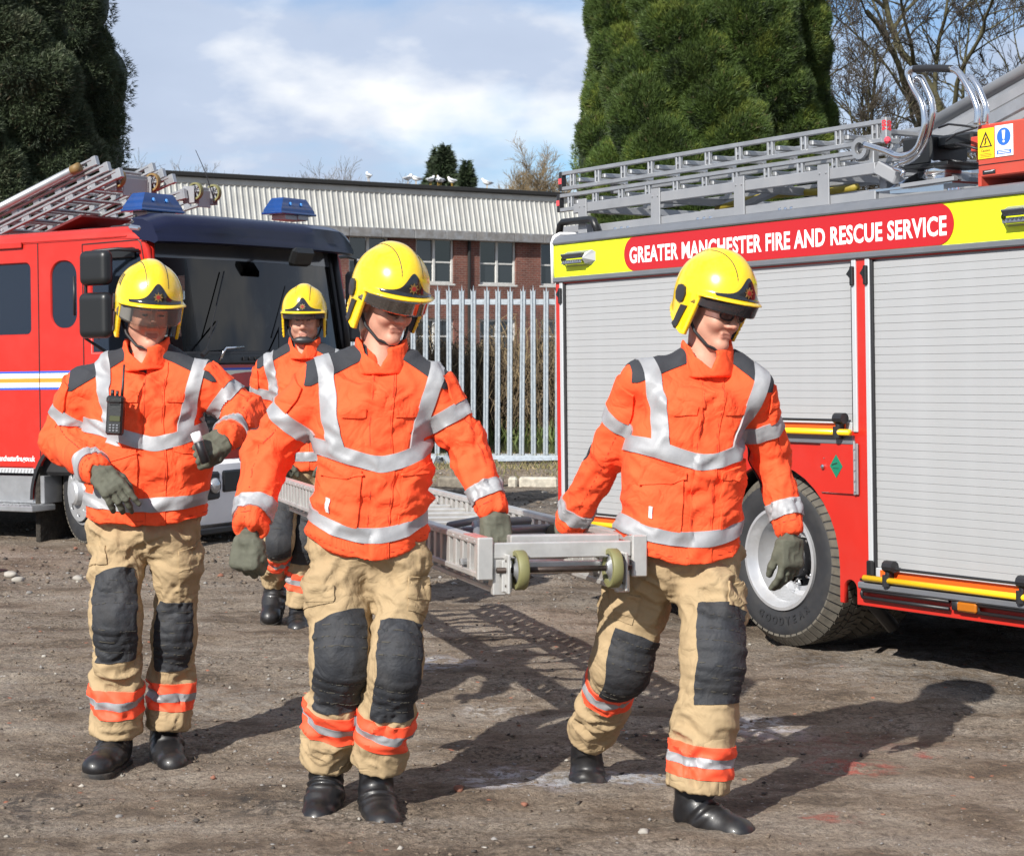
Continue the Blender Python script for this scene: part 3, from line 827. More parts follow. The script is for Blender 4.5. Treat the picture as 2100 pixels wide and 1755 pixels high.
def branch_tree(base, H, seed, trunk_r=.2, levels=5, spread=.5, fan=(3, 5), up=.25, crook=.25, lean=(0, 0), first=.25, lenf=.62, minlen=.10, rmin=.005):
    g = random.Random(seed); out = []; twig = []
    def grow(p, d, L, r, lv):
        n = max(2, int(L / (.35 if lv < 2 else .22)) if lv < 3 else 3)
        pts = [p]; rr = [r]
        q = Vector(p); dd = Vector(d)
        for i in range(n):
            dd = (dd + Vector((g.gauss(0, crook), g.gauss(0, crook), g.gauss(0, crook) + up * .12)) * .45).normalized()
            q2 = q + dd * (L / n); r2 = r * (1 - .55 * (i + 1) / n)
            (out if lv < 3 else twig).append((*q, *q2, max(rmin, rr[-1]), max(rmin, r2))); q = q2; pts.append(q.copy()); rr.append(r2)
        if lv >= levels: return
        k = g.randint(*fan) + (2 if lv == 0 else 0)
        for j in range(k):
            t = (first if lv == 0 else .25) + (1 - (first if lv == 0 else .25)) * (j + g.random() * .8) / k
            i = min(n - 1, int(t * n)); f = t * n - i
            bp = pts[i].lerp(pts[i + 1], min(1, f))
            dirr = (pts[i + 1] - pts[i]).normalized()
            ax_ = dirr.orthogonal().normalized(); ax_.rotate(Matrix.Rotation(g.uniform(0, 6.28), 3, dirr))
            an = g.uniform(.45, 1.0) * spread * 2
            nd = (dirr * math.cos(an) + ax_ * math.sin(an) + Vector((0, 0, up * .5))).normalized()
            L2 = L * lenf * g.uniform(.7, 1.15) * (1 - .35 * t if lv == 0 else 1)
            if L2 > minlen: grow(bp, nd, L2, rr[i] * g.uniform(.45, .68), lv + 1)
    grow(Vector(base), Vector((lean[0], lean[1], 1)).normalized(), H, trunk_r, 0)
    return out, twig
M_BARK = mat('bark_dark', (.040, .032, .024), .95, var=.4, vscale=5, bump=.6, bscale=12)
M_BARKG = mat('bark_mossy', (.065, .060, .030), .95, var=.35, vscale=4, bump=.6, bscale=12)
M_TWIG = mat('twig_brown', (.048, .038, .026), .9, var=.3)
def bare_tree(px, Y, H, seed, lab, bark, twm, base_z=0, rr=.2, **kw):
    X = (px - CX) * Y / FPX
    o, t = branch_tree((0, 0, 0), H, seed, rr, **kw)
    root = empty('bare_tree', Matrix.Translation((X, Y, base_z)), label=lab, cat='tree', group='bare winter trees')
    tubes3(o, 'trunk', bark, root, 6)
    tubes3(t, 'crown', twm, root, 3)
    return root
bare_tree(1815, 34, 8.4, 3, 'dark bare tree with crooked limbs right beside the clipped evergreen', M_BARK, M_BARK, 0, .17, levels=5, fan=(6, 8), spread=.55, crook=.40, first=.3, lenf=.46)
bare_tree(1960, 36, 9.4, 5, 'mossy green bare tree behind the red roof box', M_BARKG, M_TWIG, 0, .14, levels=5, fan=(6, 8), spread=.45, crook=.3, first=.3, lenf=.46, lean=(-.15, 0))
bare_tree(2110, 37, 9.6, 9, 'bare tree at the right edge of the picture', M_BARKG, M_TWIG, 0, .14, levels=5, fan=(6, 8), spread=.45, crook=.3, first=.3, lenf=.46, lean=(-.1, 0))
bare_tree(1890, 41, 10, 12, 'bare tree behind the curved handrail, further back than its neighbours', M_BARKG, M_TWIG, 0, .13, levels=5, fan=(4, 6), spread=.5, crook=.3, first=.3, lenf=.46)
bare_tree(2040, 43, 10.5, 15, 'bare tree in the back between two mossy trees', M_BARKG, M_TWIG, 0, .13, levels=5, fan=(4, 6), spread=.5, crook=.3, first=.3, lenf=.46)
# far trees above the building
M_TWFAR = mat('far_twig', (.17, .14, .105), .95, var=.3); M_TWFAR2 = mat('far_twig_grey', (.15, .145, .14), .95, var=.3); M_TWWARM = mat('far_twig_warm', (.20, .15, .085), .95, var=.3)
for px, topy, seed, m_, lab, k_ in ((655, 318, 21, M_TWFAR2, 'small round bare tree above the roof between the helmets', .22), (390, 322, 22, M_TWFAR2, 'faint bare tree above the roof left of the aerial', .30), (300, 308, 23, M_TWFAR2, 'thin bare treetops beside the big evergreen', .34), (500, 350, 24, M_TWFAR2, 'low bare treetop just above the roof edge', .2), (830, 350, 25, M_TWFAR2, 'grey bare treetop left of the dark conifer', .28),
                              (1060, 298, 26, M_TWWARM, 'warm brown bushy bare tree above the roof, left one', .30), (1110, 315, 27, M_TWWARM, 'warm brown bushy bare tree above the roof, right one', .30), (1010, 345, 28, M_TWWARM, 'low warm brown bush beside the dark conifer', .3), (1150, 330, 30, M_TWWARM, 'brown bush beside the roof ladders', .3)):
    Y = 92; ztop = CAMZ - (topy - HY) * Y / FPX
    bare_tree(px, Y, ztop * (.73 if m_ is not M_TWWARM else .63), seed, lab, M_TWFAR, m_, 0, .14, levels=4, fan=(7, 9) if m_ is not M_TWWARM else (9, 12), spread=.42, crook=.22, first=.35, lenf=.55, rmin=.008)

def foliage(pts, dirs, L, w, name, mats, parent, seed, ntri=4, fan=.9, idx=None, droop=0):
    """sprays of narrow leaf blades at pts pointing along dirs"""
    g = np.random.default_rng(seed); n = len(pts)
    d = dirs / (np.linalg.norm(dirs, axis=1, keepdims=True) + 1e-9)
    r = np.cross(d, g.normal(size=(n, 3))); r /= np.linalg.norm(r, axis=1, keepdims=True) + 1e-9
    V = np.empty((n, ntri, 3, 3))
    for k in range(ntri):
        a = (k / (ntri - 1) - .5) * 2 * fan + g.normal(0, .15, n)
        dk = d * np.cos(a)[:, None] + r * np.sin(a)[:, None]; dk[:, 2] -= droop
        nn = np.cross(dk, g.normal(size=(n, 3))); nn /= np.linalg.norm(nn, axis=1, keepdims=True) + 1e-9
        l = (L * g.uniform(.6, 1.25, n))[:, None]; st = pts + dk * l * .05
        V[:, k, 0] = st - nn * w * .5; V[:, k, 1] = st + nn * w * .5 + dk * l * .3; V[:, k, 2] = st + dk * l
    F = np.arange(n * ntri * 3).reshape(-1, 3)
    return link(name, mesh_data(name, V.reshape(-1, 3), F, mats, False, np.repeat(idx if idx is not None else g.integers(0, len(mats), n), ntri)), parent)

def leafmat(name, c, c2, sc=1.3):
    m = mat(name, c, .65, var=.35, vscale=sc)
    b = m.node_tree.nodes['Principled BSDF']; b.inputs['Subsurface Weight'].default_value = 0
    return m
M_L1 = leafmat('cypress_green', (.050, .086, .014), None); M_L2 = leafmat('cypress_sunlit', (.115, .150, .022), None); M_L3 = leafmat('cypress_dark', (.016, .032, .008), None); M_L4 = leafmat('cypress_brown', (.10, .07, .035), None)
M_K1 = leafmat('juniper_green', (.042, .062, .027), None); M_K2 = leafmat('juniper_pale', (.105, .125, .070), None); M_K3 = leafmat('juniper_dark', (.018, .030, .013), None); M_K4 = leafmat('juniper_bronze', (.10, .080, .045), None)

def lobed_conifer(px, Y, prof, ztop, seed, lab, nl, lr, mats, nsp, L, w, up, ragged, name='evergreen_tree'):
    """prof: (height, radius) pairs; the crown is built of many overlapping rounded lobes covered in sprays"""
    g = np.random.default_rng(seed); X = (px - CX) * Y / FPX
    root = empty(name, Matrix.Translation((X, Y, 0)), label=lab, cat='tree')
    pz, pr = np.array(prof).T
    env = lambda z: np.interp(z, pz, pr)
    # lobe centres on a jittered lattice round the side that the yard sees, a few at the back
    C = []
    for k in range(nl):
        z = ztop * (.03 + .94 * ((k * .6180339) % 1)); a = -math.pi / 2 + (2 * ((k * .7548777) % 1) - 1) * 2.5
        r_ = lr * g.uniform(.75, 1.3); e = env(z) - r_ * g.uniform(.80, 1.05)
        C.append((math.cos(a) * e, math.sin(a) * e, z, r_, r_ * g.uniform(.95, 1.35)))
    for k in range(nl // 4):
        z = ztop * g.random(); a = math.pi / 2 + g.uniform(-1.2, 1.2); e = env(z) - lr * .7; C.append((math.cos(a) * e, math.sin(a) * e, z, lr * 1.3, lr * 1.6))
    C = np.array(C)
    def surf(z, a):
        ca, sa = np.cos(a), np.sin(a); r = env(z) - lr * .85; own = np.full(z.shape, -1)
        for k, (x0, y0, z0, R_, H_) in enumerate(C):
            b_ = x0 * ca + y0 * sa; disc = b_ * b_ - (x0 * x0 + y0 * y0) + R_ * R_ * (1 - ((z - z0) / H_) ** 2)
            q = np.where(disc > 0, b_ + np.sqrt(np.maximum(disc, 0)), -1); m = (q > r) & (b_ > 0); r = np.where(m, q, r); own = np.where(m, k, own)
        p = np.stack([ca * r, sa * r, z], -1)
        return r + .05 * vnoise(p * 4.5, seed) + .025 * vnoise(p * 11, seed + 3), own
    nz_, na_ = 90, 110
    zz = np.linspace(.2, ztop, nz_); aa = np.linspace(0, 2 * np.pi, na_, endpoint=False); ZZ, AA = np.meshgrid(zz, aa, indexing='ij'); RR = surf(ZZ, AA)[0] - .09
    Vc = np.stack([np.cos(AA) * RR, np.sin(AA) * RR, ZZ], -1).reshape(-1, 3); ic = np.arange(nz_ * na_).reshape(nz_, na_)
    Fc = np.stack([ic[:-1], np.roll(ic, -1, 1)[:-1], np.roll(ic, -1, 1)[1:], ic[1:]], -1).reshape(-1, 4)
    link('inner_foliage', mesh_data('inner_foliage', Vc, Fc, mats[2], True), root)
    mb = MB(); mb.tube([(0, 0, 0), (.02, 0, ztop * .5), (0, .03, ztop * .95)], [.22, .15, .05], 10); mb.build('trunk', M_BARK, root, True)
    z = np.where(g.random(nsp) < .9, g.uniform(2.4, min(ztop, 7.4), nsp), g.uniform(.3, ztop, nsp)); a = np.where(g.random(nsp) < .85, -np.pi / 2 + g.uniform(-1.75, 1.75, nsp), g.uniform(0, 6.28, nsp))
    r, own = surf(z, a); r = r - .10 * g.random(nsp) ** 1.5 + .01
    pts = np.stack([np.cos(a) * r, np.sin(a) * r, z], -1)
    cc = C[np.maximum(own, 0)]; d = (pts - cc[:, :3]) / np.stack([cc[:, 3] ** 2, cc[:, 3] ** 2, cc[:, 4] ** 2], 1); d /= np.linalg.norm(d, axis=1, keepdims=True) + 1e-9
    fl_ = own < 0; d[fl_] = np.stack([np.cos(a), np.sin(a), 0 * a], -1)[fl_]; n = nsp
    dirs = d * .8 + np.array((0, 0, up)) + g.normal(0, ragged, (n, 3))
    cl = .52 + .28 * (d[:, 2]) + .30 * vnoise(pts * 3.2, seed + 5) + .25 * vnoise(pts * 9, seed + 6) + g.normal(0, .12, n)  # lobe tops take the lighter leaf, undersides the darker: sun and shade painted in
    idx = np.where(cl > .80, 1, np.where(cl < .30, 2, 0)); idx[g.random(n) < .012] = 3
    Lv = L
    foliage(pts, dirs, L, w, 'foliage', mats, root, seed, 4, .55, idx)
    return root
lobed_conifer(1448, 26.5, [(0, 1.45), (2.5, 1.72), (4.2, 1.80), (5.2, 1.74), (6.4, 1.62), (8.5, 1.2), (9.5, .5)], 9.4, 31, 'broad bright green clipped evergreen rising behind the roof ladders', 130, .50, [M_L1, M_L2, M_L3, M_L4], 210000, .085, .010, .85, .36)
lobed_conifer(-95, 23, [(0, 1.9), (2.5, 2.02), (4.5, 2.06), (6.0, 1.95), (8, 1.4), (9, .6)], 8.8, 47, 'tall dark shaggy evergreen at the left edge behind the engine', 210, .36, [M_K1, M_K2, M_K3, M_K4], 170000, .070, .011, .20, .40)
# small dark conifers above the building
def spire(px, topy, botr, Y, seed, lab):
    g = np.random.default_rng(seed); H = CAMZ - (topy - HY) * Y / FPX; X = (px - CX) * Y / FPX
    root = empty('conifer_tree', Matrix.Translation((X, Y, 0)), label=lab, cat='tree')
    n = 9000; z = H * (1 - g.random(n) ** .62 * .6); r = botr * ((H - z) / (H * .35)) ** .8 * (.55 + .45 * np.abs(np.sin(z * 2.3 + 1.5 * vnoise(np.stack([z, z * 0, z * 0], -1))))) * g.random(n) ** .5; a = g.uniform(0, 6.28, n)
    pts = np.stack([np.cos(a) * r, np.sin(a) * r, z], -1); d = np.stack([np.cos(a), np.sin(a), -.1 + 0 * a], -1) + g.normal(0, .3, (n, 3))
    foliage(pts, d, .30, .07, 'foliage', [M_K3, M_K1, M_L3], root, seed, 3, .6)
    mb = MB(); mb.tube([(0, 0, 0), (0, 0, H * .97)], [.22, .02], 8); mb.build('trunk', M_BARK, root)
spire(912, 296, 1.35, 84, 3, 'tallest dark conifer above the building roof')
spire(897, 303, 1.2, 85, 4, 'dark conifer leaning against the tallest one, above the gulls')
spire(957, 330, .75, 82, 5, 'small dark conifer right of the taller pair')

# ---- brambles behind the fence
g = np.random.default_rng(9); segs = []
for k in range(5200):
    x = g.uniform(-4.6, 2.6); y = g.uniform(31.0, 34.0); h = g.uniform(.7, 1.75) * (1 if g.random() < .85 else 1.25)
    a = g.uniform(0, 6.28); L = g.uniform(.4, 1.1); p0 = np.array((x, y, -.15)); top = p0 + np.array((math.cos(a) * L * .3, math.sin(a) * L * .3, h)); end = top + np.array((math.cos(a) * L * .6, math.sin(a) * L * .6, -g.uniform(.1, .8) * h))
    pr_ = p0; ra = g.uniform(.0035, .009)
    for t in (.33, .66, 1.0, 1.25, 1.6, 2.0):
        if t <= 1: q = p0 + (top - p0) * t ** .9 * np.array((1, 1, 1))
        else: q = top + (end - top) * (t - 1) + np.array((0, 0, .25 * (t - 1) * (2 - t)))
        q = q + g.normal(0, .035, 3); segs.append((*pr_, *q, ra, ra * .9)); pr_ = q
    if g.random() < .5:
        for j in range(3):
            b0 = p0 + (top - p0) * g.uniform(.3, 1); b1 = b0 + g.normal(0, .22, 3); segs.append((*b0, *b1, .004, .002))
tubes3(segs, 'brambles', [mat('bramble_brown', (.21, .155, .085), .9, var=.4, vscale=2), mat('bramble_dark', (.10, .072, .045), .9, var=.4)], None, 3, np.random.default_rng(2).integers(0, 2, len(segs)), kind='stuff', label='tangle of dry brown brambles behind the fence')
mb = MB(); G = [[(x, 33.2 + dy, z + .1 * math.sin(x * 3 + z * 5)) for x in np.arange(-6, 5, .25)] for (dy, z) in ((0, -.3), (.1, .5), (.5, .95), (1.5, 1.15))]
mb.grid(G); mb.build('bramble_bank', mat('bank_earth', (.075, .055, .035), .95, var=.5, vscale=3, bump=.8, bscale=14), kind='structure', smooth=True)
blades('ditch_plants', 3500, (-4, 2.2), (30.3, 31.4), lambda x, y: -.1 + 0 * x, .38, [GR[0], mat('ivy_green', (.07, .10, .025), .7)], 6, .02, .4, kind='stuff', label='green weeds along the water behind the fence')
# ================================================================== fire engines
M_RED = mat('engine_red', (.43, .017, .010), .34, var=.05, vscale=3, coat=.12, dirt=.10, dirtcol=(.30, .10, .08), dscale=4, bump=.02, bscale=5)
M_REDROOF = mat('roof_box_red', (.42, .050, .030), .40, var=.08, vscale=4, dirt=.25, dirtcol=(.25, .10, .07), dscale=6)
M_SLAT = mat('shutter_slat', (.385, .395, .405), .42, metal=.25, var=.04, vscale=4, dirt=.25, dirtcol=(.30, .295, .28), dscale=2.5)
M_ALU = mat('aluminium', (.40, .41, .425), .38, metal=.75, var=.12, vscale=10, bump=.08, bscale=40, dirt=.2, dirtcol=(.2, .19, .17), dscale=8)
M_ALUD = mat('aluminium_dull', (.30, .31, .33), .50, metal=.45, var=.12, vscale=6, dirt=.25, dirtcol=(.16, .15, .14), dscale=6)
M_CHROME = mat('polished_steel', (.68, .69, .71), .14, metal=1.0, var=.05)
M_GREYTRIM = mat('grey_trim', (.15, .16, .18), .42, metal=.3, var=.08, dirt=.15, dirtcol=(.2, .19, .18))
M_SILVER = mat('white_silver_frame', (.50, .52, .54), .4, metal=.3)
M_YEL = mat('fluorescent_yellow', (.66, .76, .012), .45, var=.03)
M_REDPANEL = mat('lettering_red', (.40, .006, .009), .38, coat=.2)
M_WHITE = mat('white_paint', (.78, .78, .79), .35, var=.03, dirt=.08, dirtcol=(.5, .46, .4))
M_BLK = mat('black_trim', (.013, .013, .015), .45, bump=.1, bscale=60)
M_BLKG = mat('mirror_black', (.008, .009, .010), .40, bump=.35, bscale=150, bdist=.001)
M_YBAR = mat('bar_yellow', (.80, .50, .01), .35, coat=.3)
M_ORR = mat('reflector_orange', (.75, .10, .01), .35)
M_AMBER = mat('amber_lens', (.36, .11, .008), .2, coat=.5)
M_RUBBER = mat('tyre_rubber', (.014, .015, .018), .72, var=.2, vscale=9, bump=.2, bscale=60, dirt=.22, dirtcol=(.085, .075, .062), dscale=7)
M_TREAD = mat('tyre_tread', (.075, .068, .056), .85, var=.35, vscale=14, bump=.4, dirt=.6, dirtcol=(.17, .145, .11), dscale=9)
M_RIM = mat('rim_silver', (.46, .47, .49), .34, metal=.5, var=.10, dirt=.5, dirtcol=(.25, .22, .19), dscale=6)
M_NAVY = mat('visor_navy', (.006, .008, .028), .32, spec=.3, coat=.08, var=.1)
M_BLUEL = mat('beacon_blue', (.004, .034, .15), .14, coat=.5, var=.2, vscale=10)
M_DARKIN = mat('cab_dark', (.012, .012, .014), .8)
M_GLASS = glassmat('cab_glass', (.66, .70, .72), -.01, col=(0, 0, 0), ior=1.42)
M_GLASSD = glassmat('side_glass', (.55, .60, .68), .16, col=(.05, .065, .09), ior=1.6)
M_GLASSF = glassmat('far_glass', (.88, .90, .92), -.02, col=(0, 0, 0), ior=1.3)
M_SEAT = mat('seat_grey', (.05, .05, .06), .9, var=.3)
M_CAU = mat('caution_yellow', (.78, .52, .01), .5); M_SIGNB = mat('sign_blue', (.02, .12, .55), .5); M_GREEN = mat('label_green', (.004, .15, .085), .5)
M_STB = mat('stripe_blue', (.03, .09, .50), .4); M_STC = mat('stripe_cream', (.78, .76, .62), .4); M_STO = mat('stripe_orange', (.60, .24, .03), .4)
M_NUMR = mat('number_red', (.55, .02, .03), .5)
M_HEAD = mat('headlamp_glass', (.42, .43, .45), .1, metal=.5, coat=.8)
M_MUD = mat('mud_black', (.022, .018, .014), .95, var=.6, vscale=20, bump=1.0, bscale=40, bdist=.02)

class TF:
    def __init__(s, o, d, pitch):
        c, sn = math.cos(pitch), math.sin(pitch)
        x = Vector((d[0], d[1], 0)).normalized()
        s.y = Vector((-x.y, x.x, 0)); s.x = Vector((x.x * c, x.y * c, sn)); s.z = s.x.cross(s.y); s.o = Vector(o)
        s.M = frame(s.o, s.x, s.y, s.z)
    def at(s, px, py, v=0.0):
        """point of the lengthwise plane v metres in from the near side that shows at px,py"""
        r = Vector(((px - CX) / FPX, 1, -(py - HY) / FPX)); c = Vector((0, 0, CAMZ)); o = s.o + s.y * v
        t = s.y.dot(o - c) / s.y.dot(r); p = c + r * t - s.o
        return Vector((p.dot(s.x), v, p.dot(s.z)))
    def atu(s, px, py, u=0.0):
        r = Vector(((px - CX) / FPX, 1, -(py - HY) / FPX)); c = Vector((0, 0, CAMZ)); o = s.o + s.x * u
        t = s.x.dot(o - c) / s.x.dot(r); p = c + r * t - s.o
        return Vector((u, p.dot(s.y), p.dot(s.z)))

def plate(name, outer, holes, th, bev, m, parent, M, smooth=40, res=2):
    """flat plate with holes: outline in local xy, thickness along z"""
    c = bpy.data.curves.new(name, 'CURVE'); c.dimensions = '2D'; c.fill_mode = 'BOTH'; c.extrude = max(1e-4, th / 2 - bev); c.bevel_depth = bev; c.bevel_resolution = 0
    c.offset = -bev
    for poly in [outer] + list(holes):
        sp = c.splines.new('POLY'); sp.points.add(len(poly) - 1)
        for i, q in enumerate(poly): sp.points[i].co = (q[0], q[1], 0, 1)
        sp.use_cyclic_u = True
    t = bpy.data.objects.new(name, c); COL.objects.link(t); bpy.context.view_layer.update()
    me = bpy.data.meshes.new_from_object(t.evaluated_get(bpy.context.evaluated_depsgraph_get()))
    bpy.data.objects.remove(t); bpy.data.curves.remove(c)
    me.materials.clear(); me.materials.append(m)
    return link(name, me, parent, M)
SIDE = Matrix(((1, 0, 0, 0), (0, 0, -1, 0), (0, 1, 0, 0), (0, 0, 0, 1)))   # local xy -> (x, z), +z -> -y (outwards)
def side_at(v): return Matrix.Translation((0, v, 0)) @ SIDE

def wheel(parent, M, rad=.452, wid=.27, rimr=.262, convex=False, dual=False, letters=None, name='wheel'):
    """axle along local +z pointing outwards; outer face at z=0"""
    w = empty(name, None); w.parent = parent; w.matrix_local = M
    mb = MB(); prof = [(rimr, -.012), (rimr + .018, -.002), (rimr + .05, .008), (rimr + .10, .010), (rad - .068, .006), (rad - .050, -.004), (rad - .016, -.045), (rad - .006, -wid / 2), (rad - .008, -wid + .035), (rad - .03, -wid + .01), (rimr + .05, -wid), (rimr, -wid + .01)]
    mb.lathe(prof, None, 64, False); mb.build('tyre', M_RUBBER, w, 35)
    # tread blocks
    mb = MB(); nb = 56
    for row, (z0, z1) in enumerate(((.000, -.056), (-.064, -.112), (-.120, -.150), (-.158, -.204), (-.212, -.258))):
        for k in range(nb):
            a = 2 * math.pi * (k + (.0 if row % 2 == 0 else .45)) / nb; a2 = a + 2 * math.pi / nb * .80; sk = .030 * (1 if row % 2 else -1)
            r0 = rad - .016; r1 = rad + (-.004 if row in (0, 4) else 0)
            am = (a + a2) / 2
            P4 = [(a, z0), (a2, z0), (a2 + sk, z1), (a + sk, z1)]
            rr0 = [r0] * 4; rr1 = [r1] * 4
            if row == 0: rr0 = [rad - .075] * 2 + [rad - .018] * 2; rr1 = [rad - .050] * 2 + [rad] * 2
            V = [(r * math.cos(q), r * math.sin(q), z) for r, (q, z) in zip(rr0, P4)] + [(r * math.cos(q), r * math.sin(q), z + (.004 if row == 0 and i < 2 else 0)) for i, (r, (q, z)) in enumerate(zip(rr1, P4))]
            mb.add(V, [(4, 5, 6, 7)[::-1], (0, 1, 5, 4), (1, 2, 6, 5), (2, 3, 7, 6), (3, 0, 4, 7)])
    mb.build('tread_blocks', M_TREAD, w, kind='stuff')
    mb = MB()
    if not convex:
        mb.lathe([(rimr + .006, -.012), (rimr + .004, .006), (rimr - .012, .008), (rimr - .020, -.006), (rimr - .030, -.030), (rimr - .042, -.046), (rimr - .048, -.100), (rimr - .060, -.128), (rimr - .062, -.150), (rimr - .085, -.162), (.150, -.150)], None, 64, False)
        d = 'plate'
        hole = [[(.185 * math.cos(R(a)) + .027 * math.cos(t), .185 * math.sin(R(a)) + .027 * math.sin(t)) for t in [2 * math.pi * k / 14 for k in range(14)]] for a in range(20, 380, 45)]
        rim = mb.build('rim', M_RIM, w, 30)
        plate('disc', [(.205 * math.cos(2 * math.pi * k / 48), .205 * math.sin(2 * math.pi * k / 48)) for k in range(48)], hole, .012, .002, M_RIM, rim, Matrix.Translation((0, 0, -.155)))
        mb = MB(); mb.lathe([(.10, -.15), (.098, -.09), (.085, -.075), (.0, -.072)], None, 32, False); mb.build('hub', M_BLK, rim, 30)
        mb = MB()
        for k in range(8):
            a = 2 * math.pi * k / 8; mb.lathe([(.015, -.15), (.015, -.128), (.009, -.124), (.009, -.105), (0, -.104)], Matrix.Translation((.128 * math.cos(a), .128 * math.sin(a), 0)), 6, False)
        mb.build('wheel_nuts', M_CHROME, rim, kind='stuff')
    else:
        mb.lathe([(rimr + .006, -.012), (rimr + .004, .006), (rimr - .010, .010), (rimr - .018, .0), (rimr - .03, -.012), (rimr - .045, .0), (.17, .028), (.13, .034)], None, 64, False)
        rim = mb.build('rim', M_RIM, w, 30)
        hole = [[(.17 * math.cos(R(a)) + .030 * math.cos(t), .17 * math.sin(R(a)) + .021 * math.sin(t)) for t in [2 * math.pi * k / 14 for k in range(14)]] for a in range(0, 360, 45)]
        plate('disc', [(.225 * math.cos(2 * math.pi * k / 48), .225 * math.sin(2 * math.pi * k / 48)) for k in range(48)], hole, .012, .002, M_RIM, rim, Matrix.Translation((0, 0, .026)))
        mb = MB(); mb.lathe([(.10, .03), (.095, .075), (.08, .09), (0, .095)], None, 32, False); mb.build('hub', M_RIM, rim, 30)
        mb = MB(); mb.lathe([(.23, .012), (.0, .011)], None, 24, False); mb.build('brake', M_BLK, rim)
    if letters:
        for i, ch in enumerate(letters):
            a = R(-118 + 9.5 * i); r = rimr + .075
            text_obj(ch, 'tyre_lettering', M_RUBBER, w, Matrix.Translation((r * math.cos(a), r * math.sin(a), .011)) @ Matrix.Rotation(a + R(90), 4, 'Z'), .055, .9, .002, .002)
    return w

# ------------------------------------------------------------------ the engine on the right
RT = TF((0.2573, 11.18, 0), (.5525, -.834), .0194)
eng = empty('fire_engine', RT.M, label='red fire engine with silver roller shutters and lettered yellow band, rear end in view', cat='fire engine', group='red fire engines')
LEN = 4.9
arc = [(1.985 + .49 * math.cos(R(a)), .43 + .49 * math.sin(R(a))) for a in range(0, 181, 10)]
notch = [(2.550 - .044 * math.cos(R(a)), .330 + .044 * math.sin(R(a))) for a in range(0, 181, 20)]
h1 = [(.125, .50), (1.40, .50), (1.40, 1.94), (.125, 1.94)]
h2 = [(1.48, 1.13), (2.590, 1.13), (2.590, 1.94), (1.48, 1.94)]
h3 = [(2.705, .385), (4.55, .385), (4.55, 1.94), (2.705, 1.94)]
o1 = [(.045, .257), (1.495, .257)] + arc[::-1] + [(2.475, .257), (2.506, .257)] + notch + [(2.594, .257), (LEN, .257), (LEN, 1.95), (.045, 1.95)]
plate('side_panel', o1, [h1, h2, h3], .03, .003, M_RED, eng, side_at(.018))
mb = MB(); mb.box((2.45, 2.39, 1.10), (LEN - .09, .03, 1.70)); mb.box((.058, 1.2, 1.10), (.026, 2.34, 1.70)); mb.box((LEN, 1.2, 1.1), (.03, 2.34, 1.7)); mb.build('body_panel', M_RED, eng)
mb = MB(); mb.box((2.45, 1.2, .62), (4.7, .9, .3)); mb.box((2.45, 1.2, 2.0), (4.7, 2.2, .1)); mb.box((.8, .55, 1.2), (1.3, .8, 1.4)); mb.box((2.08, .60, 1.5), (1.0, .8, .8)); mb.box((3.6, .6, 1.15), (1.8, .9, 1.5)); mb.build('chassis', M_DARKIN, eng)
# wheel arch liner
mb = MB(); G = [[(1.985 + .495 * math.cos(R(a)), y, .43 + .495 * math.sin(R(a))) for a in range(0, 181, 10)] for y in (.03, .7)]
mb.grid(G); mb.build('wheel_arch', M_BLK, eng, True)
# roller shutters
def shutter(x0, x1, z0, z1, frame_l, frame_r):
    s = empty('roller_shutter', None); s.parent = eng
    ph = .0380; n = int((z1 - z0 - .02) / ph); sm = MB(); sm.box((0, 0, 0), (x1 - x0 - .02, .012, ph - .0009), None, .0012); me = mesh_data('slat', sm.v, sm.f, M_SLAT)
    b = MB(); b.box(((x0 + x1) / 2, .034, (z0 + z1) / 2), (x1 - x0, .006, z1 - z0)); b.build('shutter_backing', M_SILVER, s)
    for k in range(n): link('slat', me, s, Matrix.Translation(((x0 + x1) / 2, .022 + random.uniform(-.0006, .0006), z0 + .045 + ph * (k + .5))) @ Matrix.Rotation(R(random.uniform(-.35, .35)), 4, 'X'))
    b = MB(); b.box(((x0 + x1) / 2, .012, z0 + .020), (x1 - x0 - .02, .022, .048), None, .004); b.build('bottom_rail', M_SILVER, s)
    for xq in (x0 + .004, x1 - .004): b = MB(); b.box((xq, .012, (z0 + z1) / 2), (.016, .02, z1 - z0), None, .002); b.build('seal', M_BLK, s)
    for xq, ok in ((x0 - .016, frame_l), (x1 + .016, frame_r)):
        if ok: b = MB(); b.box((xq, .002, (z0 + z1) / 2), (.030, .016, z1 - z0 + .01), None, .003); b.build('guide_rail', M_SILVER, s)
    # lifting bar with its clips
    b = MB(); zb = z0 - .005
    b.tube([(x0 - .02, -.045, zb), (x1 + .02, -.045, zb)], .0155, 12); b.build('lift_bar', M_YBAR, s, True)
    b = MB(); 
    nseg = int((x1 - x0) / .66); 
    b.box(((x0 + x1) / 2, -.006, zb + .014), (x1 - x0 - .1, .006, .055), None, .001); b.build('reflector_strip', M_ORR, s)
    b = MB()
    for k in range(nseg + 1):
        x = x0 + .13 + k * (x1 - x0 - .2) / max(1, nseg)
        b.box((x, -.022, zb + .018), (.026, .052, .105), None, .006); b.tube([(x - .012, -.04, zb + .068), (x + .05, -.04, zb + .068)], .028, 10); b.tube([(x, -.045, zb - .028), (x, -.045, zb + .028)], .021, 10)
    b.tube([(x0 + .13, -.035, zb + .058), (x1 - .04, -.035, zb + .058)], .0075, 6)
    b.build('bar_clips', M_BLK, s)
    b = MB(); b.box((x0 - .012, -.012, z0 + .04), (.04, .022, .075), None, .006); b.build('end_cap', M_BLKG, s)
    return s
shutter(.125, 1.40, .525, 1.94, True, False); shutter(1.48, 2.590, 1.105, 1.94, False, True); shutter(2.715, 4.55, .405, 1.94, True, True)
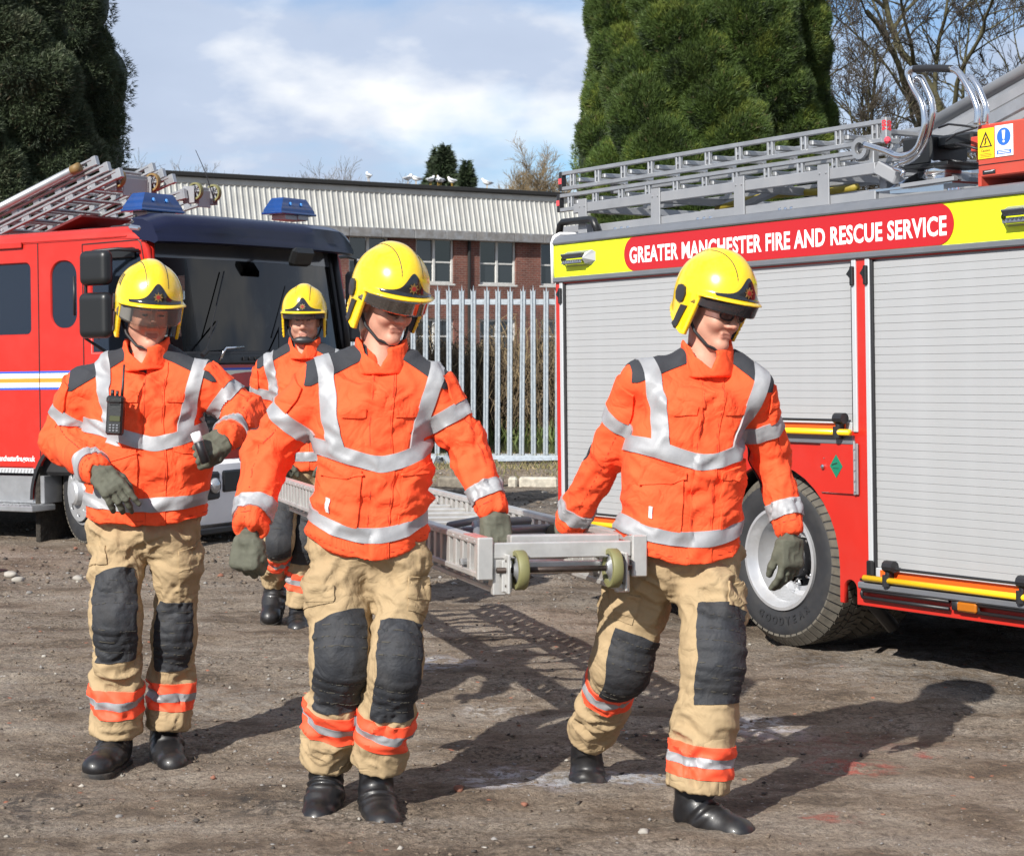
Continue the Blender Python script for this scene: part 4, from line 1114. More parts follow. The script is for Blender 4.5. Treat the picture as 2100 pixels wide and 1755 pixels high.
for x in (.113, 2.604, 2.697):
    b = MB(); b.box((x, -.012, 1.865), (.022, .022, .095), None, .005); b.add([(x - .028, -.024, 1.875), (x - .028, -.004, 1.875), (x, -.024, 1.905), (x, -.004, 1.905), (x, -.024, 1.85), (x, -.004, 1.85)], [(0, 2, 4), (1, 5, 3), (0, 1, 3, 2), (0, 4, 5, 1), (2, 3, 5, 4)]); b.build('latch', M_BLKG, eng)
# top band
mb = MB(); mb.box((LEN / 2 + .02, .012, 2.078), (LEN - .04, .024, .200), None, .001); mb.build('yellow_band', M_YEL, eng)
mb = MB(); mb.box((LEN / 2 + .02, .004, 1.963), (LEN - .04, .040, .032), None, .006); mb.box((LEN / 2 + .02, .020, 1.945), (LEN - .05, .02, .012), None, .001); mb.build('lower_trim', M_GREYTRIM, eng)
mb = MB()
G = [[(x, y, z) for (y, z) in ((-.012, 2.178), (-.016, 2.186), (-.010, 2.205), (.004, 2.222), (.030, 2.234), (.075, 2.240), (.20, 2.242), (.20, 2.10))] for x in (.04, LEN)]
mb.grid(G); mb.build('cantrail', M_GREYTRIM, eng, 30)
mb = MB(); mb.box((LEN / 2, 1.2, 2.19), (LEN - .1, 2.1, .08)); mb.build('roof_deck', M_ALUD, eng)
mb = MB(); mb.tube([(.030, -.006, 1.945), (.030, -.008, 2.19), (.034, .004, 2.225), (.040, .04, 2.245), (.04, .3, 2.25), (.04, 2.3, 2.25)], .012, 8); mb.build('corner_trim', M_WHITE, eng, True)
pill = rrect(3.265 - .745, .194, .0965, 10, (3.265 + .745) / 2, 2.078)
plate('lettering_panel', pill, [], .003, 0.0004, M_REDPANEL, eng, side_at(-.0025))
text_obj('GREATER MANCHESTER FIRE AND RESCUE SERVICE', 'lettering', M_WHITE, eng, side_at(-.0045) @ Matrix.Translation((.797, 2.0275, 0)), .124, 1.0, .0034, .0006, 1.06)
lt = [o for o in eng.children if o.name.startswith('lettering') and not o.name.startswith('lettering_panel')][0]
wtxt = lt.dimensions.x
mx_ = max(v.co.x for v in lt.data.vertices); lt.data.transform(Matrix.Diagonal(((3.221 - .797) / mx_, 1, 1, 1)))
def scene_lamp(x):
    l = empty('side_lamp', Matrix.Translation((x, 0, 0))); l.parent = eng; l.matrix_world = RT.M @ Matrix.Translation((x, 0, 2.082)); l.matrix_parent_inverse = Matrix(); l.matrix_local = Matrix.Translation((x, 0, 2.082))
    b = MB(); V = [(-.160, 0, .03), (-.160, 0, -.022), (-.125, 0, .045), (-.125, 0, -.045), (.125, 0, .045), (.125, 0, -.045), (.160, 0, .03), (.160, 0, -.022),
                   (-.12, -.035, .028), (-.12, -.055, -.004), (-.12, -.035, -.036), (.10, -.035, .028), (.10, -.055, -.004), (.10, -.035, -.036)]
    b.add(V, [(2, 4, 11, 8), (3, 10, 13, 5), (0, 2, 8, 9), (0, 9, 10, 3, 1), (4, 6, 12, 11), (6, 7, 5, 13, 12)]); b.build('lamp_housing', M_ALUD, l)
    b = MB(); b.box((-.01, -.047, .014), (.215, .010, .034), np.array(Matrix.Rotation(R(38), 3, 'X')), .002); b.build('lamp_glass', M_PLATE2, l)
    b = MB(); b.box((-.01, -.0475, -.020), (.205, .006, .030), np.array(Matrix.Rotation(R(-38), 3, 'X')), .002)
    for k in range(9): b.tube([(-.105 + .024 * k, -.052, -.028), (-.093 + .024 * k, -.054, -.012)], .0035, 5)
    b.build('lamp_reflector', M_CHROME, l)
M_PLATE2 = mat('lamp_dark', (.05, .055, .065), .12, coat=.6)
for x in (.302, 3.71): scene_lamp(x)
# grey steps and flap door over the wheel
mb = MB(); mb.box((2.07, -.006, 1.062), (1.05, .02, .044), None, .003); mb.build('arch_sill', M_GREYTRIM, eng)
d = empty('flap_door', None); d.parent = eng
b = MB(); b.box((2.478, -.006, .921), (.235, .012, .252), None, .004); b.build('door_skin', M_RED, d)
b = MB(); b.box((2.603, -.010, .921), (.012, .010, .255), None, .002); b.box((2.617, -.008, .921), (.018, .010, .25), None, .002)
for k in range(5): b.tube([(2.609, -.016, .81 + .052 * k), (2.609, -.016, .85 + .052 * k)], .006, 6)
b.build('hinge', M_ALU, d)
b = MB(); b.lathe([(.012, 0), (.012, .012), (.006, .018), (0, .018)], side_at(-.012) @ Matrix.Translation((2.388, .925, 0)), 12); b.lathe([(.004, 0), (.003, .004), (0, .004)], side_at(-.012) @ Matrix.Translation((2.392, .967, 0)), 8); b.build('lock', M_CHROME, d)
plate('green_label', [(2.478 + .045, .93), (2.478, .93 + .058), (2.478 - .045, .93), (2.478, .93 - .058)], [], .002, .0003, M_GREEN, d, side_at(-.0135))
b = MB(); b.box((2.468, -.0155, .941), (.040, .0012, .005), np.array(Matrix.Rotation(R(-14), 3, 'Y')), .0002); b.box((2.478, -.0155, .920), (.040, .0012, .002), None, .0002); b.build('label_mark', M_BLK, d)
# sill below the forward locker
mb = MB(); mb.box((3.75, -.012, .362), (2.22, .06, .034), None, .008); mb.build('sill', M_GREYTRIM, eng)
mb = MB(); mb.box((3.75, -.018, .388), (2.20, .03, .012), None, .002)
for z in (.336, .302):
    mb.tube([(2.66, -.022, z), (3.22, -.022, z)], .009, 8); mb.tube([(3.40, -.022, z), (LEN, -.022, z)], .009, 8)
mb.tube([(2.66, -.022, .336), (2.652, -.022, .319), (2.66, -.022, .302)], .009, 8); mb.box((3.26, -.022, .322), (.045, .02, .045), None, .006)
mb.build('rubbing_strip', M_BLK, eng, True)
mb = MB(); mb.box((3.335, -.028, .320), (.115, .022, .044), None, .008); mb.build('marker_lamp', M_AMBER, eng)
mb = MB(); mb.box((3.335, -.016, .320), (.128, .012, .052), None, .004); mb.build('lamp_bezel', M_BLK, eng)
# exhaust pipe behind the slot
mb = MB(); mb.tube([(2.58, .06, .36), (2.60, .10, .26), (2.62, .22, .13)], .035, 12); mb.build('hose_outlet', M_BLK, eng, True)
# wheels: twin rear wheels both sides, front pair
WM = Matrix(((1, 0, 0, 0), (0, 0, -1, 0), (0, 1, 0, 0), (0, 0, 0, 1)))
wheel(eng, Matrix.Translation((1.985, .045, .430)) @ WM, letters='GOODYEAR')
wheel(eng, Matrix.Translation((1.985, .36, .430)) @ WM, name='wheel')
wheel(eng, Matrix.Translation((1.985, 2.36, .430)) @ Matrix.Rotation(math.pi, 4, 'Z') @ WM)
wheel(eng, Matrix.Translation((5.9, .06, .375)) @ WM, convex=True)
wheel(eng, Matrix.Translation((5.9, 2.34, .375)) @ Matrix.Rotation(math.pi, 4, 'Z') @ WM, convex=True)
mb = MB(); mb.tube([(1.985, .1, .43), (1.985, 2.3, .43)], .07, 12); mb.tube([(5.9, .1, .4), (5.9, 2.3, .4)], .05, 12); mb.build('axle', M_DARKIN, eng)
# crew cab of this engine, ahead of the lockers
mb = MB(); mb.box((5.3, .02, 1.2), (.75, .03, 1.9)); mb.box((6.6, .02, 1.35), (.8, .03, 1.6)); mb.box((5.95, .02, 1.6), (.6, .03, 1.1)); mb.box((5.95, 2.38, 1.4), (2.1, .03, 1.5)); mb.box((6.98, 1.2, .95), (.03, 2.36, .9)); mb.box((5.95, 1.2, 2.26), (2.06, 2.36, .08), None, .03)
mb.build('cab_shell', M_RED, eng)
mb = MB(); mb.box((6.97, 1.2, 1.8), (.02, 2.3, .75)); mb.box((6.3, .0, 1.85), (.9, .012, .5), None, .002); mb.build('cab_window', M_GLASSD, eng)
mb = MB(); mb.box((7.02, 1.2, .45), (.10, 2.4, .4), None, .03); mb.build('bumper', M_WHITE, eng)

# ---- roof rack
def A(px, py, v): return RT.at(px, py, v)
rack = empty('roof_rack', None); rack.parent = eng
v0 = .16
p0 = A(1229, 471, v0); p1 = A(1799, 402, v0)
b = MB(); b.bar((p0.x, v0, (p0.z + p1.z) / 2), (p1.x, v0, (p0.z + p1.z) / 2), .03, .060, ch=.004); b.build('lower_beam', M_ALUD, rack)
q0 = A(1180, 429, v0); q1 = A(1799, 345, v0); zq = (q0.z + q1.z) / 2
b = MB(); b.bar((q0.x, v0, zq), (q1.x, v0, zq), .035, .058, ch=.004); b.bar((q1.x, v0 - .0, zq + .002), (q1.x + .02, v0 + .02, zq + .002), .02, .055); b.build('upper_beam', M_ALUD, rack)
# cranked end
e0 = A(1800, 343, v0); e1 = A(1842, 366, v0 + .02); e2 = A(1835, 398, v0 + .05)
b = MB(); b.bar(e0, e1, .05, .066, ch=.006); b.build('end_bracket', M_ALUD, rack)
b = MB(); b.bar(A(1818, 352, v0 + .10), A(1818, 394, v0 + .10), .055, .05, up=(1, 0, 0), ch=.004); b.build('end_leg', M_GREYTRIM, rack)
for px in (1195, 1345, 1517, 1690):
    a_ = A(px, 420, v0 - .02); b = MB(); b.box((a_.x, v0 - .022, (zq + p0.z) / 2 + .015), (.085, .008, zq - p0.z + .075), None, .002)
    for dx in (-.024, .024): b.lathe([(.006, 0), (.005, .005), (0, .006)], side_at(v0 - .026) @ Matrix.Translation((a_.x + dx, zq + .008, 0)), 8)
    b.build('rack_post', M_ALUD, rack)
    b = MB(); b.box((a_.x, v0 + .5, zq - .01), (.05, 1.0, .04)); b.build('cross_member', M_ALUD, rack)
    b = MB(); b.box((a_.x, v0 + 1.0, (zq + p0.z) / 2), (.06, .01, zq - p0.z + .06)); b.build('rack_post', M_ALUD, rack)
b = MB(); b.bar((p0.x, v0 + 1.0, p0.z), (p1.x, v0 + 1.0, p0.z), .03, .060); b.bar((q0.x, v0 + 1.0, zq), (q1.x, v0 + 1.0, zq), .035, .058); b.build('far_beam', M_ALUD, rack)
b = MB()
for px in (1262, 1275, 1288, 1432, 1445, 1458, 1600, 1612, 1624, 1150, 1160, 1948, 1956, 1965):
    a_ = A(px, 470, .10); b.lathe([(.011, 2.240), (.010, 2.252), (0, 2.256)], Matrix.Translation((a_.x, .10, 0)), 8)
b.build('roof_bolts', M_CHROME, rack, kind='stuff')
# black grab handle at the rear corner
b = MB(); ga = A(1146, 487, .10); gb_ = A(1226, 476, .10)
b.tube([ga, A(1149, 462, .10), A(1154, 456, .10), A(1210, 450, .10), A(1217, 452, .10), gb_], .022, 10); b.build('grab_handle', M_BLKG, rack, True)
b = MB(); s_ = A(1185, 472, .22); b.box((s_.x, .22, s_.z), (.32, .02, .06), None, .003); b.build('rack_foot', M_ALUD, rack)
# yellow hose under the rack
b = MB(); pts = [A(1470, 430, .6), A(1520, 412, .6), A(1580, 402, .62), A(1640, 396, .6), A(1700, 392, .6), A(1760, 384, .58)]
b.tube([Vector(p) + Vector((0, .02 * math.sin(i * 2), 0)) for i, p in enumerate(pts)], .020, 10); o = b.build('yellow_hose', mat('hose_yellow', (.26, .20, .02), .6, var=.2), None, True); o.matrix_world = RT.M
tag(o, 'yellow hose lying under the roof rack of the right engine', 'hose')
b = MB(); b.bar(A(1530, 420, .5), A(1620, 380, .5), .05, .03); b.bar(A(1560, 400, .7), A(1790, 372, .7), .08, .03); b.build('roof_locker_edge', M_ALUD, rack)

# ladders lying in the rack
def ladder_side(x0, x1, z0, h, v, posts, name, parent, m=M_ALU, ph=.012, pw=.05):
    b = MB()
    b.box(((x0 + x1) / 2, v, z0 + h - ph), (x1 - x0, .030, ph * 2), None, .003); b.box(((x0 + x1) / 2, v, z0 + ph), (x1 - x0, .030, ph * 2), None, .003)
    for x in posts:
        b.box((x - pw * .32, v, z0 + h / 2), (pw * .28, .022, h - .03), None, .002); b.box((x + pw * .32, v, z0 + h / 2), (pw * .28, .022, h - .03), None, .002)
        b.box((x, v + .002, z0 + h * .5), (pw * .5, .018, h * .14), None, .001); b.box((x, v + .002, z0 + h * .86), (pw * .5, .018, h * .1), None, .001); b.box((x, v + .002, z0 + h * .16), (pw * .5, .018, h * .1), None, .001)
    return b.build(name, m, parent)
def roof_ladder(lab, xa, xb, zbot, h, va, vb, number, rung_side=1):
    L = empty('roof_ladder', RT.M, label=lab, cat='ladder', group='aluminium ladders lying in the roof rack')
    pitch = .262; posts = [xa + .10 + pitch * k for k in range(int((xb - xa - .1) / pitch) + 1)]
    for v in (va, vb):
        r = ladder_side(xa, xb, zbot, h, v, posts, 'rail', L)
    for x in posts:
        b = MB(); b.box((x + .03, (va + vb) / 2, zbot + h * .5), (.034, vb - va - .034, .028), None, .005); b.build('rung', M_ALU, L)
    for v in (va, vb):
        b = MB(); b.box((xb + .018, v, zbot + h / 2), (.036, .040, h + .012), None, .004); c = b.build('end_cap', M_ALU, L)
        if number:
            text_obj(number[0 if v == va else 1], 'end_number', M_NUMR, c, Matrix.Translation((xb + .0365, v + .014, zbot + h * .90)) @ Matrix(((0, 0, 1, 0), (0, -1, 0, 0), (-1, 0, 0, 0), (0, 0, 0, 1))), .036, .95, .0014, .0008)
            # same number on the side that faces the yard
            text_obj(number[0 if v == va else 1], 'end_number', M_NUMR, c, Matrix.Translation((xb + .010, v - .0205, zbot + h * .92)) @ Matrix(((0, 1, 0, 0), (0, 0, -1, 0), (-1, 0, 0, 0), (0, 0, 0, 1))), .036, .95, .0014, .0008)
    b = MB(); b.box((xa - .012, va, zbot + h / 2), (.03, .036, h)); b.box((xa - .012, vb, zbot + h / 2), (.03, .036, h)); c = b.build('end_cap', M_BLK, L)
    b = MB(); b.box((xa - .012, va - .020, zbot + h * .5), (.030, .004, h * .30), None, .001); b.build('end_mark', mat('mark_pink', (.60, .06, .07), .5), c)
    return L
vA = .24
u0 = A(1152, 357, vA); u1 = A(1812, 240, vA)
lz = A(1152, 390, vA)
ztop_ = (u0.z + u1.z) / 2
roof_ladder('top ladder in the roof rack, with red numbers on its forward ends', u0.x + .02, u1.x, ztop_ - .118, .118, vA, vA + .40, ('056', '0241'))
roof_ladder('lower ladder in the roof rack, directly under the numbered one', u0.x - .02, u1.x - .10, ztop_ - .118 * 2 - .012, .112, vA + .01, vA + .40, None)
b = MB(); 
b = MB(); c_ = A(1767, 305, vA - .02); 
G = []
for (r1, r2) in ((.030, .055),):
    b.lathe([(r1, -.01), (r2, -.01), (r2, .01), (r1, .01), (r1, -.01)], side_at(vA - .03) @ Matrix.Translation((c_.x, c_.z, 0)), 24, False)
b.box((c_.x, vA + .01, c_.z), (.12, .03, .11), None, .004); b.build('pulley', M_ALU, rack)
b = MB(); c_ = A(1820, 288, vA - .02); b.box((c_.x, vA - .02, c_.z), (.035, .035, .035), None, .012); b.build('red_stop', mat('stop_pink', (.62, .05, .08), .4), rack)
# ---- big sloping ladder over the cab
big = empty('extension_ladder', RT.M, label='big silver extension ladder rising forward over the cab behind the red roof box', cat='ladder')
vb_ = .62
def beam(pa, pb, v, w, h, m, r=None):
    a_ = A(*pa, v); c = A(*pb, v); d_ = (c - a_).normalized(); c2 = c + d_ * 1.6
    b = MB()
    if r: b.tube([a_, c2], r, 14)
    else: b.bar(a_, c2, w, h, ch=.008)
    return b.build('rail', m, big, bool(r))
for vv in (vb_, vb_ + .62):
    beam((1905, 258 if vv == vb_ else 262), (2100, 146), vv, 0, 0, M_ALUD, .034)
    beam((1890, 280), (2100, 160), vv + .012, .030, .085, M_ALU)
    beam((1890, 303), (2100, 185), vv - .012, .050, .060, M_ALUD)
    beam((1880, 330), (2100, 212), vv - .020, .050, .070, M_ALU)
    beam((1880, 352), (2100, 238), vv - .012, .05, .05, M_ALUD)
for k in range(8):
    t = k / 7; a_ = A(1905 + 195 * t, 300 - 112 * t, vb_); b = MB(); b.tube([a_, a_ + Vector((0, .62, 0))], .018, 8); b.build('rung', M_ALU, big)
# ---- bent steel handrail loop
hr = empty('ladder_gantry', None); hr.parent = eng
def hp(L, v, r=.016, m=M_CHROME, nm='tube'):
    pts = [A(x, y, v) for x, y in L]
    sm = []
    for i in range(len(pts) - 1):
        a0 = pts[max(i - 1, 0)]; a1 = pts[i]; a2 = pts[i + 1]; a3 = pts[min(i + 2, len(pts) - 1)]
        for k in range(5):
            t = k / 5; sm.append(.5 * ((2 * a1) + (a2 - a0) * t + (2 * a0 - 5 * a1 + 4 * a2 - a3) * t * t + (-a0 + 3 * a1 - 3 * a2 + a3) * t ** 3))
    sm.append(pts[-1]); b = MB(); b.tube(sm, r, 10); return b.build(nm, m, hr, True)
vh = .10
hp([(1884, 142), (1870, 143), (1864, 156), (1873, 180), (1888, 206), (1895, 230), (1896, 258), (1890, 282), (1880, 305), (1862, 318), (1840, 320), (1815, 310), (1772, 297)], vh, .0165)
hp([(1877, 164), (1888, 160), (1898, 178), (1910, 205), (1913, 230), (1908, 258), (1900, 285), (1886, 310), (1868, 328), (1846, 336)], vh + .03, .0165)
hp([(1950, 142), (1962, 146), (1972, 157), (1986, 180), (1998, 205), (2005, 228), (2004, 256)], vh + .0, .0165)
hp([(1978, 160), (1990, 159), (2003, 175), (2014, 198), (2022, 222), (2020, 254)], vh + .03, .0165)
hp([(1876, 142), (1900, 141), (1930, 141), (1952, 142)], vh, .019, M_BLK, 'grip')
hp([(1846, 336), (1835, 345), (1852, 352), (1850, 362)], vh + .03, .012)
# black actuator box
a_ = A(1900, 312, .30); b = MB(); b.box((a_.x, .36, a_.z), (.20, .26, .145), None, .012); b.box((a_.x + .04, .36, a_.z - .078), (.36, .30, .018), None, .003); b.box((a_.x + .20, .34, a_.z + .035), (.24, .14, .06), None, .012); b.build('actuator_box', M_BLKG, hr)
b = MB(); b.tube([A(1925, 262, .22), A(1945, 255, .2), A(1975, 258, .18), A(2003, 262, .16)], .006, 6); b.tube([A(1940, 290, .2), A(1960, 275, .2), A(2003, 262, .16)], .005, 6); b.tube([A(1960, 295, .2), A(1985, 300, .2), A(2005, 306, .2)], .007, 6); b.build('cable', M_BLK, hr, True)
# tank and polished tray under it
b = MB(); c0 = A(1935, 352, .34); b.tube([c0 + Vector((-.02, -.1, 0)), c0 + Vector((.02, .2, 0))], .065, 20); b.build('cylinder', M_CHROME, hr, True)
b = MB(); f0, f1, f2, f3 = A(1825, 385, .16), A(1935, 378, .16), A(1960, 362, .36), A(1900, 345, .42)
b.add([f0, f1, f1 + Vector((0, .18, .02)), A(1890, 350, .34), A(1850, 372, .22)], [(0, 1, 2, 3, 4)]); b.add([f0, f1, f1 - Vector((0, 0, .03)), f0 - Vector((0, 0, .03))], [(3, 2, 1, 0)])
b.box((A(1880, 382, .2).x, .25, A(1880, 384, .2).z), (.55, .20, .012)); b.build('tray', M_CHROME, hr)
b = MB(); b.bar(A(1850, 382, .14), A(1960, 366, .14), .03, .02); b.build('roof_rail', M_ALUD, hr)
# red box with its two signs
rb = empty('roof_box', None); rb.parent = eng
a_ = A(2004, 262, .12); c_ = A(2004, 371, .12)
xb0 = a_.x; zb0, zb1 = c_.z + .012, A(2100, 243, .12).z
b = MB(); b.box((xb0 + .75, .42, (zb0 + zb1) / 2), (1.5, .60, zb1 - zb0), None, .006); b.box((xb0 + .01, .42, zb0 - .01), (.02, .6, .06)); b.box((xb0 - .09, .42, zb1 - .06), (.18, .3, .07)); b.box((xb0 - .10, .38, zb0 + .13), (.2, .1, .05)); b.build('box_shell', M_REDROOF, rb)
b = MB(); zl = A(2004, 340, .12).z; b.box((xb0 + .75, .1185, zl), (1.5, .004, .003), None, .0005); b.build('panel_seam', M_BLK, rb)
def signplate(px0, px1, py0, py1, m, nm):
    q0, q1 = A(px0, (py0 + py1) / 2, .118), A(px1, (py0 + py1) / 2, .118); w = q1.x - q0.x; t_ = A(px0, py0, .118).z; bo = A(px0, py1, .118).z; h = t_ - bo
    b = MB(); b.box((q0.x + w / 2, .1172, (t_ + bo) / 2), (w, .003, h), None, .0005); s = b.build(nm, m, rb)
    return s, q0.x + w / 2, (t_ + bo) / 2, w, h
s, cx_, cz_, w, h = signplate(2006, 2039, 266, 328, M_CAU, 'caution_sign')
tri = lambda k, dz=0: [(cx_ - w * .40 * k, cz_ - h * .12 + dz), (cx_ + w * .40 * k, cz_ - h * .12 + dz), (cx_, cz_ + h * (.12 + .30 * k) - h * .02 + dz)]
inner = [(cx_ - w * .29, cz_ - h * .085), (cx_ + w * .29, cz_ - h * .085), (cx_, cz_ + h * .29)]
plate('warning_triangle', tri(1), [inner], .001, .0001, M_BLK, s, side_at(.1148))
b = MB(); b.tube([(cx_ - w * .06, .1145, cz_ - h * .04), (cx_ + w * .02, .1145, cz_ + h * .07), (cx_ - w * .03, .1145, cz_ + h * .10), (cx_ + w * .04, .1145, cz_ + h * .19)], .0035, 5); b.build('warning_pictogram', M_BLK, s)
text_obj('Caution', 'sign_text', M_BLK, s, side_at(.1148) @ Matrix.Translation((cx_ - w * .30, cz_ - h * .27, 0)), w * .18, 1, 0, .0003)
b = MB(); 
for k in range(3): b.box((cx_, .1150, cz_ - h * (.34 + .05 * k)), (w * .7, .0006, h * .012), None, .0001)
b.build('small_print', M_BLK, s)
s, cx_, cz_, w, h = signplate(2041, 2078, 259, 323, M_WHITE, 'mandatory_sign')
plate('blue_disc', [(cx_ + w * .38 * math.cos(2 * math.pi * k / 32), cz_ + h * .13 + w * .38 * math.sin(2 * math.pi * k / 32)) for k in range(32)], [], .001, .0001, M_SIGNB, s, side_at(.1148))
plate('exclamation_mark', [(cx_ - w * .09, cz_ + h * .33), (cx_ + w * .09, cz_ + h * .33), (cx_ + w * .045, cz_ + h * .04), (cx_ - w * .045, cz_ + h * .04)], [], .001, .0001, M_WHITE, s, side_at(.1140))
plate('exclamation_dot', [(cx_ + w * .055 * math.cos(2 * math.pi * k / 12), cz_ - h * .025 + w * .055 * math.sin(2 * math.pi * k / 12)) for k in range(12)], [], .001, .0001, M_WHITE, s, side_at(.1140))
b = MB(); b.box((cx_, .1150, cz_ - h * .36), (w * .80, .0008, h * .13), None, .0001); b.build('sign_panel', M_SIGNB, s)
b = MB(); b.box((cx_, .1143, cz_ - h * .335), (w * .62, .0006, h * .022), None, .0001); b.box((cx_, .1143, cz_ - h * .385), (w * .66, .0006, h * .022), None, .0001); b.build('small_print', M_WHITE, s)
q = A(2018, 354, .118); b = MB(); b.box((q.x + .03, .1172, q.z), (.075, .003, .018), None, .0005); b.build('maker_badge', M_BLK, rb)
b = MB(); b.box((q.x + .03, .1152, q.z + .003), (.05, .001, .004), None, .0002); b.box((q.x + .055, .1152, q.z + .006), (.02, .001, .003), None, .0002); b.build('badge_line', M_SILVER, rb)

# ------------------------------------------------------------------ the engine on the left
LT = TF((-2.74, 14.0, 0), (.86, -.51), .02)
en2 = empty('fire_engine', LT.M, label='red fire engine with navy sun visor and blue beacons, cab towards the yard', cat='fire engine', group='red fire engines')
W = 2.5
def Lp(px, py, v): return LT.at(px, py, v)
cab = empty('cab', None); cab.parent = en2
# near side with its window openings
def side_plate(v, out):
    crew = rrect(.95, .56, .045, 4, -1.71, 1.955); oval = rrect(.262, .52, .115, 8, -.872, 1.975)
    door = [(-.575, 1.52), (-.575, 2.22), (-.56, 2.28), (-.51, 2.305), (-.15, 2.305), (-.10, 2.28), (-.075, 2.22), (.02, 1.52)]
    arch = [(-.72 + .52 * math.cos(R(a)), .36 + .52 * math.sin(R(a))) for a in range(5, 176, 10)]
    outer = [(-4.6, .61), (-1.235, .61), (-1.235, .40)] + arch[::-1] + [(-.20, .40), (.10, .40), (.145, .60), (.150, 1.40), (.10, 1.56), (.01, 2.30), (-.05, 2.42), (-.05, 2.43), (-2.4, 2.41), (-4.6, 2.40)]
    M = side_at(v) if out else side_at(v)
    return plate('side_panel', outer, [crew, oval, door], .05, .012, M_RED, cab, M)
side_plate(.03, True); side_plate(W - .03, False)
# roof with rounded shoulders
mb = MB(); prof = [(-.002, 2.405), (.004, 2.44), (.03, 2.475), (.09, 2.498), (.3, 2.512), (W / 2, 2.52), (W - .3, 2.512), (W - .09, 2.498), (W - .03, 2.475), (W - .004, 2.44), (W + .002, 2.405)]
G = [[(x, y, z + dz) for (y, z) in prof] for (x, dz) in ((-4.6, -.02), (-1.0, -.012), (-.3, -.01), (-.04, -.03), (.0, -.06))]
mb.grid(G); mb.build('roof', M_RED, cab, 50)
mb = MB(); mb.box((-1.5, -.002, 2.404), (2.6, .01, .008), None, .002); mb.box((-2.9, -.012, 2.385), (3.2, .016, .05), None, .006); mb.build('roof_gutter', M_RED, cab)
mb = MB()
for (x, z0, z1) in ((-1.14, .62, 2.39), (-.665, .95, 2.36), (-.0, 1.50, 2.30)):
    if x < -.1: mb.box((x, .0035, (z0 + z1) / 2), (.008, .006, z1 - z0), None, .001)
mb.bar((-.665, .0035, 2.36), (-.09, .0035, 2.37), .006, .008); mb.bar((-.055, .0035, 2.32), (.125, .0035, 1.45), .006, .008, up=(1, 0, 0)); mb.tube([(-.09, .003, 2.37), (-.065, .003, 2.35), (-.055, .003, 2.32)], .005, 5)
mb.build('door_seams', M_BLK, cab)
# windows
def swin(name, poly, v, m=M_GLASSD, rub=.018):
    w = plate(name, poly, [], .006, .0005, m, cab, side_at(v + .012))
    b = MB(); c = [(x, v - .000, z) for x, z in poly]; b.tube(c + [c[0], c[1]], rub, 6, False); b.build('rubber_seal', M_BLK, w, True)
    return w
for v in (.008, W - .008):
    M_SW = M_GLASSD if v < 1 else M_GLASSF
    swin('crew_window', rrect(.95, .56, .045, 4, -1.71, 1.955), v, M_SW)
    swin('oval_window', rrect(.262, .52, .115, 8, -.872, 1.975), v, M_SW)
    swin('door_window', [(-.575, 1.52), (-.575, 2.22), (-.56, 2.28), (-.51, 2.305), (-.15, 2.305), (-.10, 2.28), (-.075, 2.22), (.02, 1.52)], v, M_SW)
b = MB(); b.box((-.34, .0, 2.275), (.44, .02, .075), None, .006); b.build('window_header', M_BLKG, cab)
# stripes and lettering on the side
for (z, h, m, nm) in ((1.370, .018, M_STB, 'blue_stripe'), (1.342, .038, M_STC, 'cream_stripe'), (1.306, .034, M_STO, 'orange_stripe'), (1.270, .038, M_STC, 'cream_stripe'), (1.242, .018, M_STB, 'blue_stripe')):
    b = MB(); b.box((-2.3, .0032, z), (4.55, .0022, h), None, .0002); b.build(nm, m, cab)
    b = MB(); b.box((.1545, W / 2, z), (.0022, W - .1, h), None, .0002); b.build(nm, m if m is not M_STO else M_YEL, cab)
text_obj('www.manchesterfire.gov.uk', 'web_address', M_WHITE, cab, side_at(.0028) @ Matrix.Translation((-1.205, .665, 0)), .062, .82, .0012, .0005, .95, 'RIGHT')
# lower edge: toothed step strip, step box, foot plate, mudguard
b = MB(); b.box((-2.5, -.004, .590), (2.60, .03, .040), None, .003)
for k in range(70): b.tube([(-1.23 - .036 * k, -.021, .575), (-1.218 - .036 * k, -.021, .605)], .005, 4)
b.build('kick_strip', M_SILVER, cab)
b = MB(); b.box((-2.0, .12, .44), (1.75, .20, .22), None, .004); b.build('step_box', M_ALU, cab)
b = MB(); b.box((-1.98, -.03, .300), (1.80, .26, .045), None, .006)
for k in range(40): b.box((-2.86 + .045 * k, -.03, .325), (.018, .24, .006), None, .001)
b.build('foot_plate', M_ALU, cab)
b = MB(); G = [[(-.72 + .53 * math.cos(R(a)), y, .36 + .53 * math.sin(R(a))) for a in range(0, 181, 9)] for y in (-.012, .8)]
b.grid(G); G = [[(-.72 + r * math.cos(R(a)), -.012, .36 + r * math.sin(R(a))) for a in range(0, 181, 9)] for r in (.53, .50)]; b.grid(G); b.build('mudguard', M_BLK, cab, True)
b = MB(); b.box((-1.19, .26, .33), (.05, .50, .62), None, .006); o = b.build('mud_flap', M_MUD, cab)
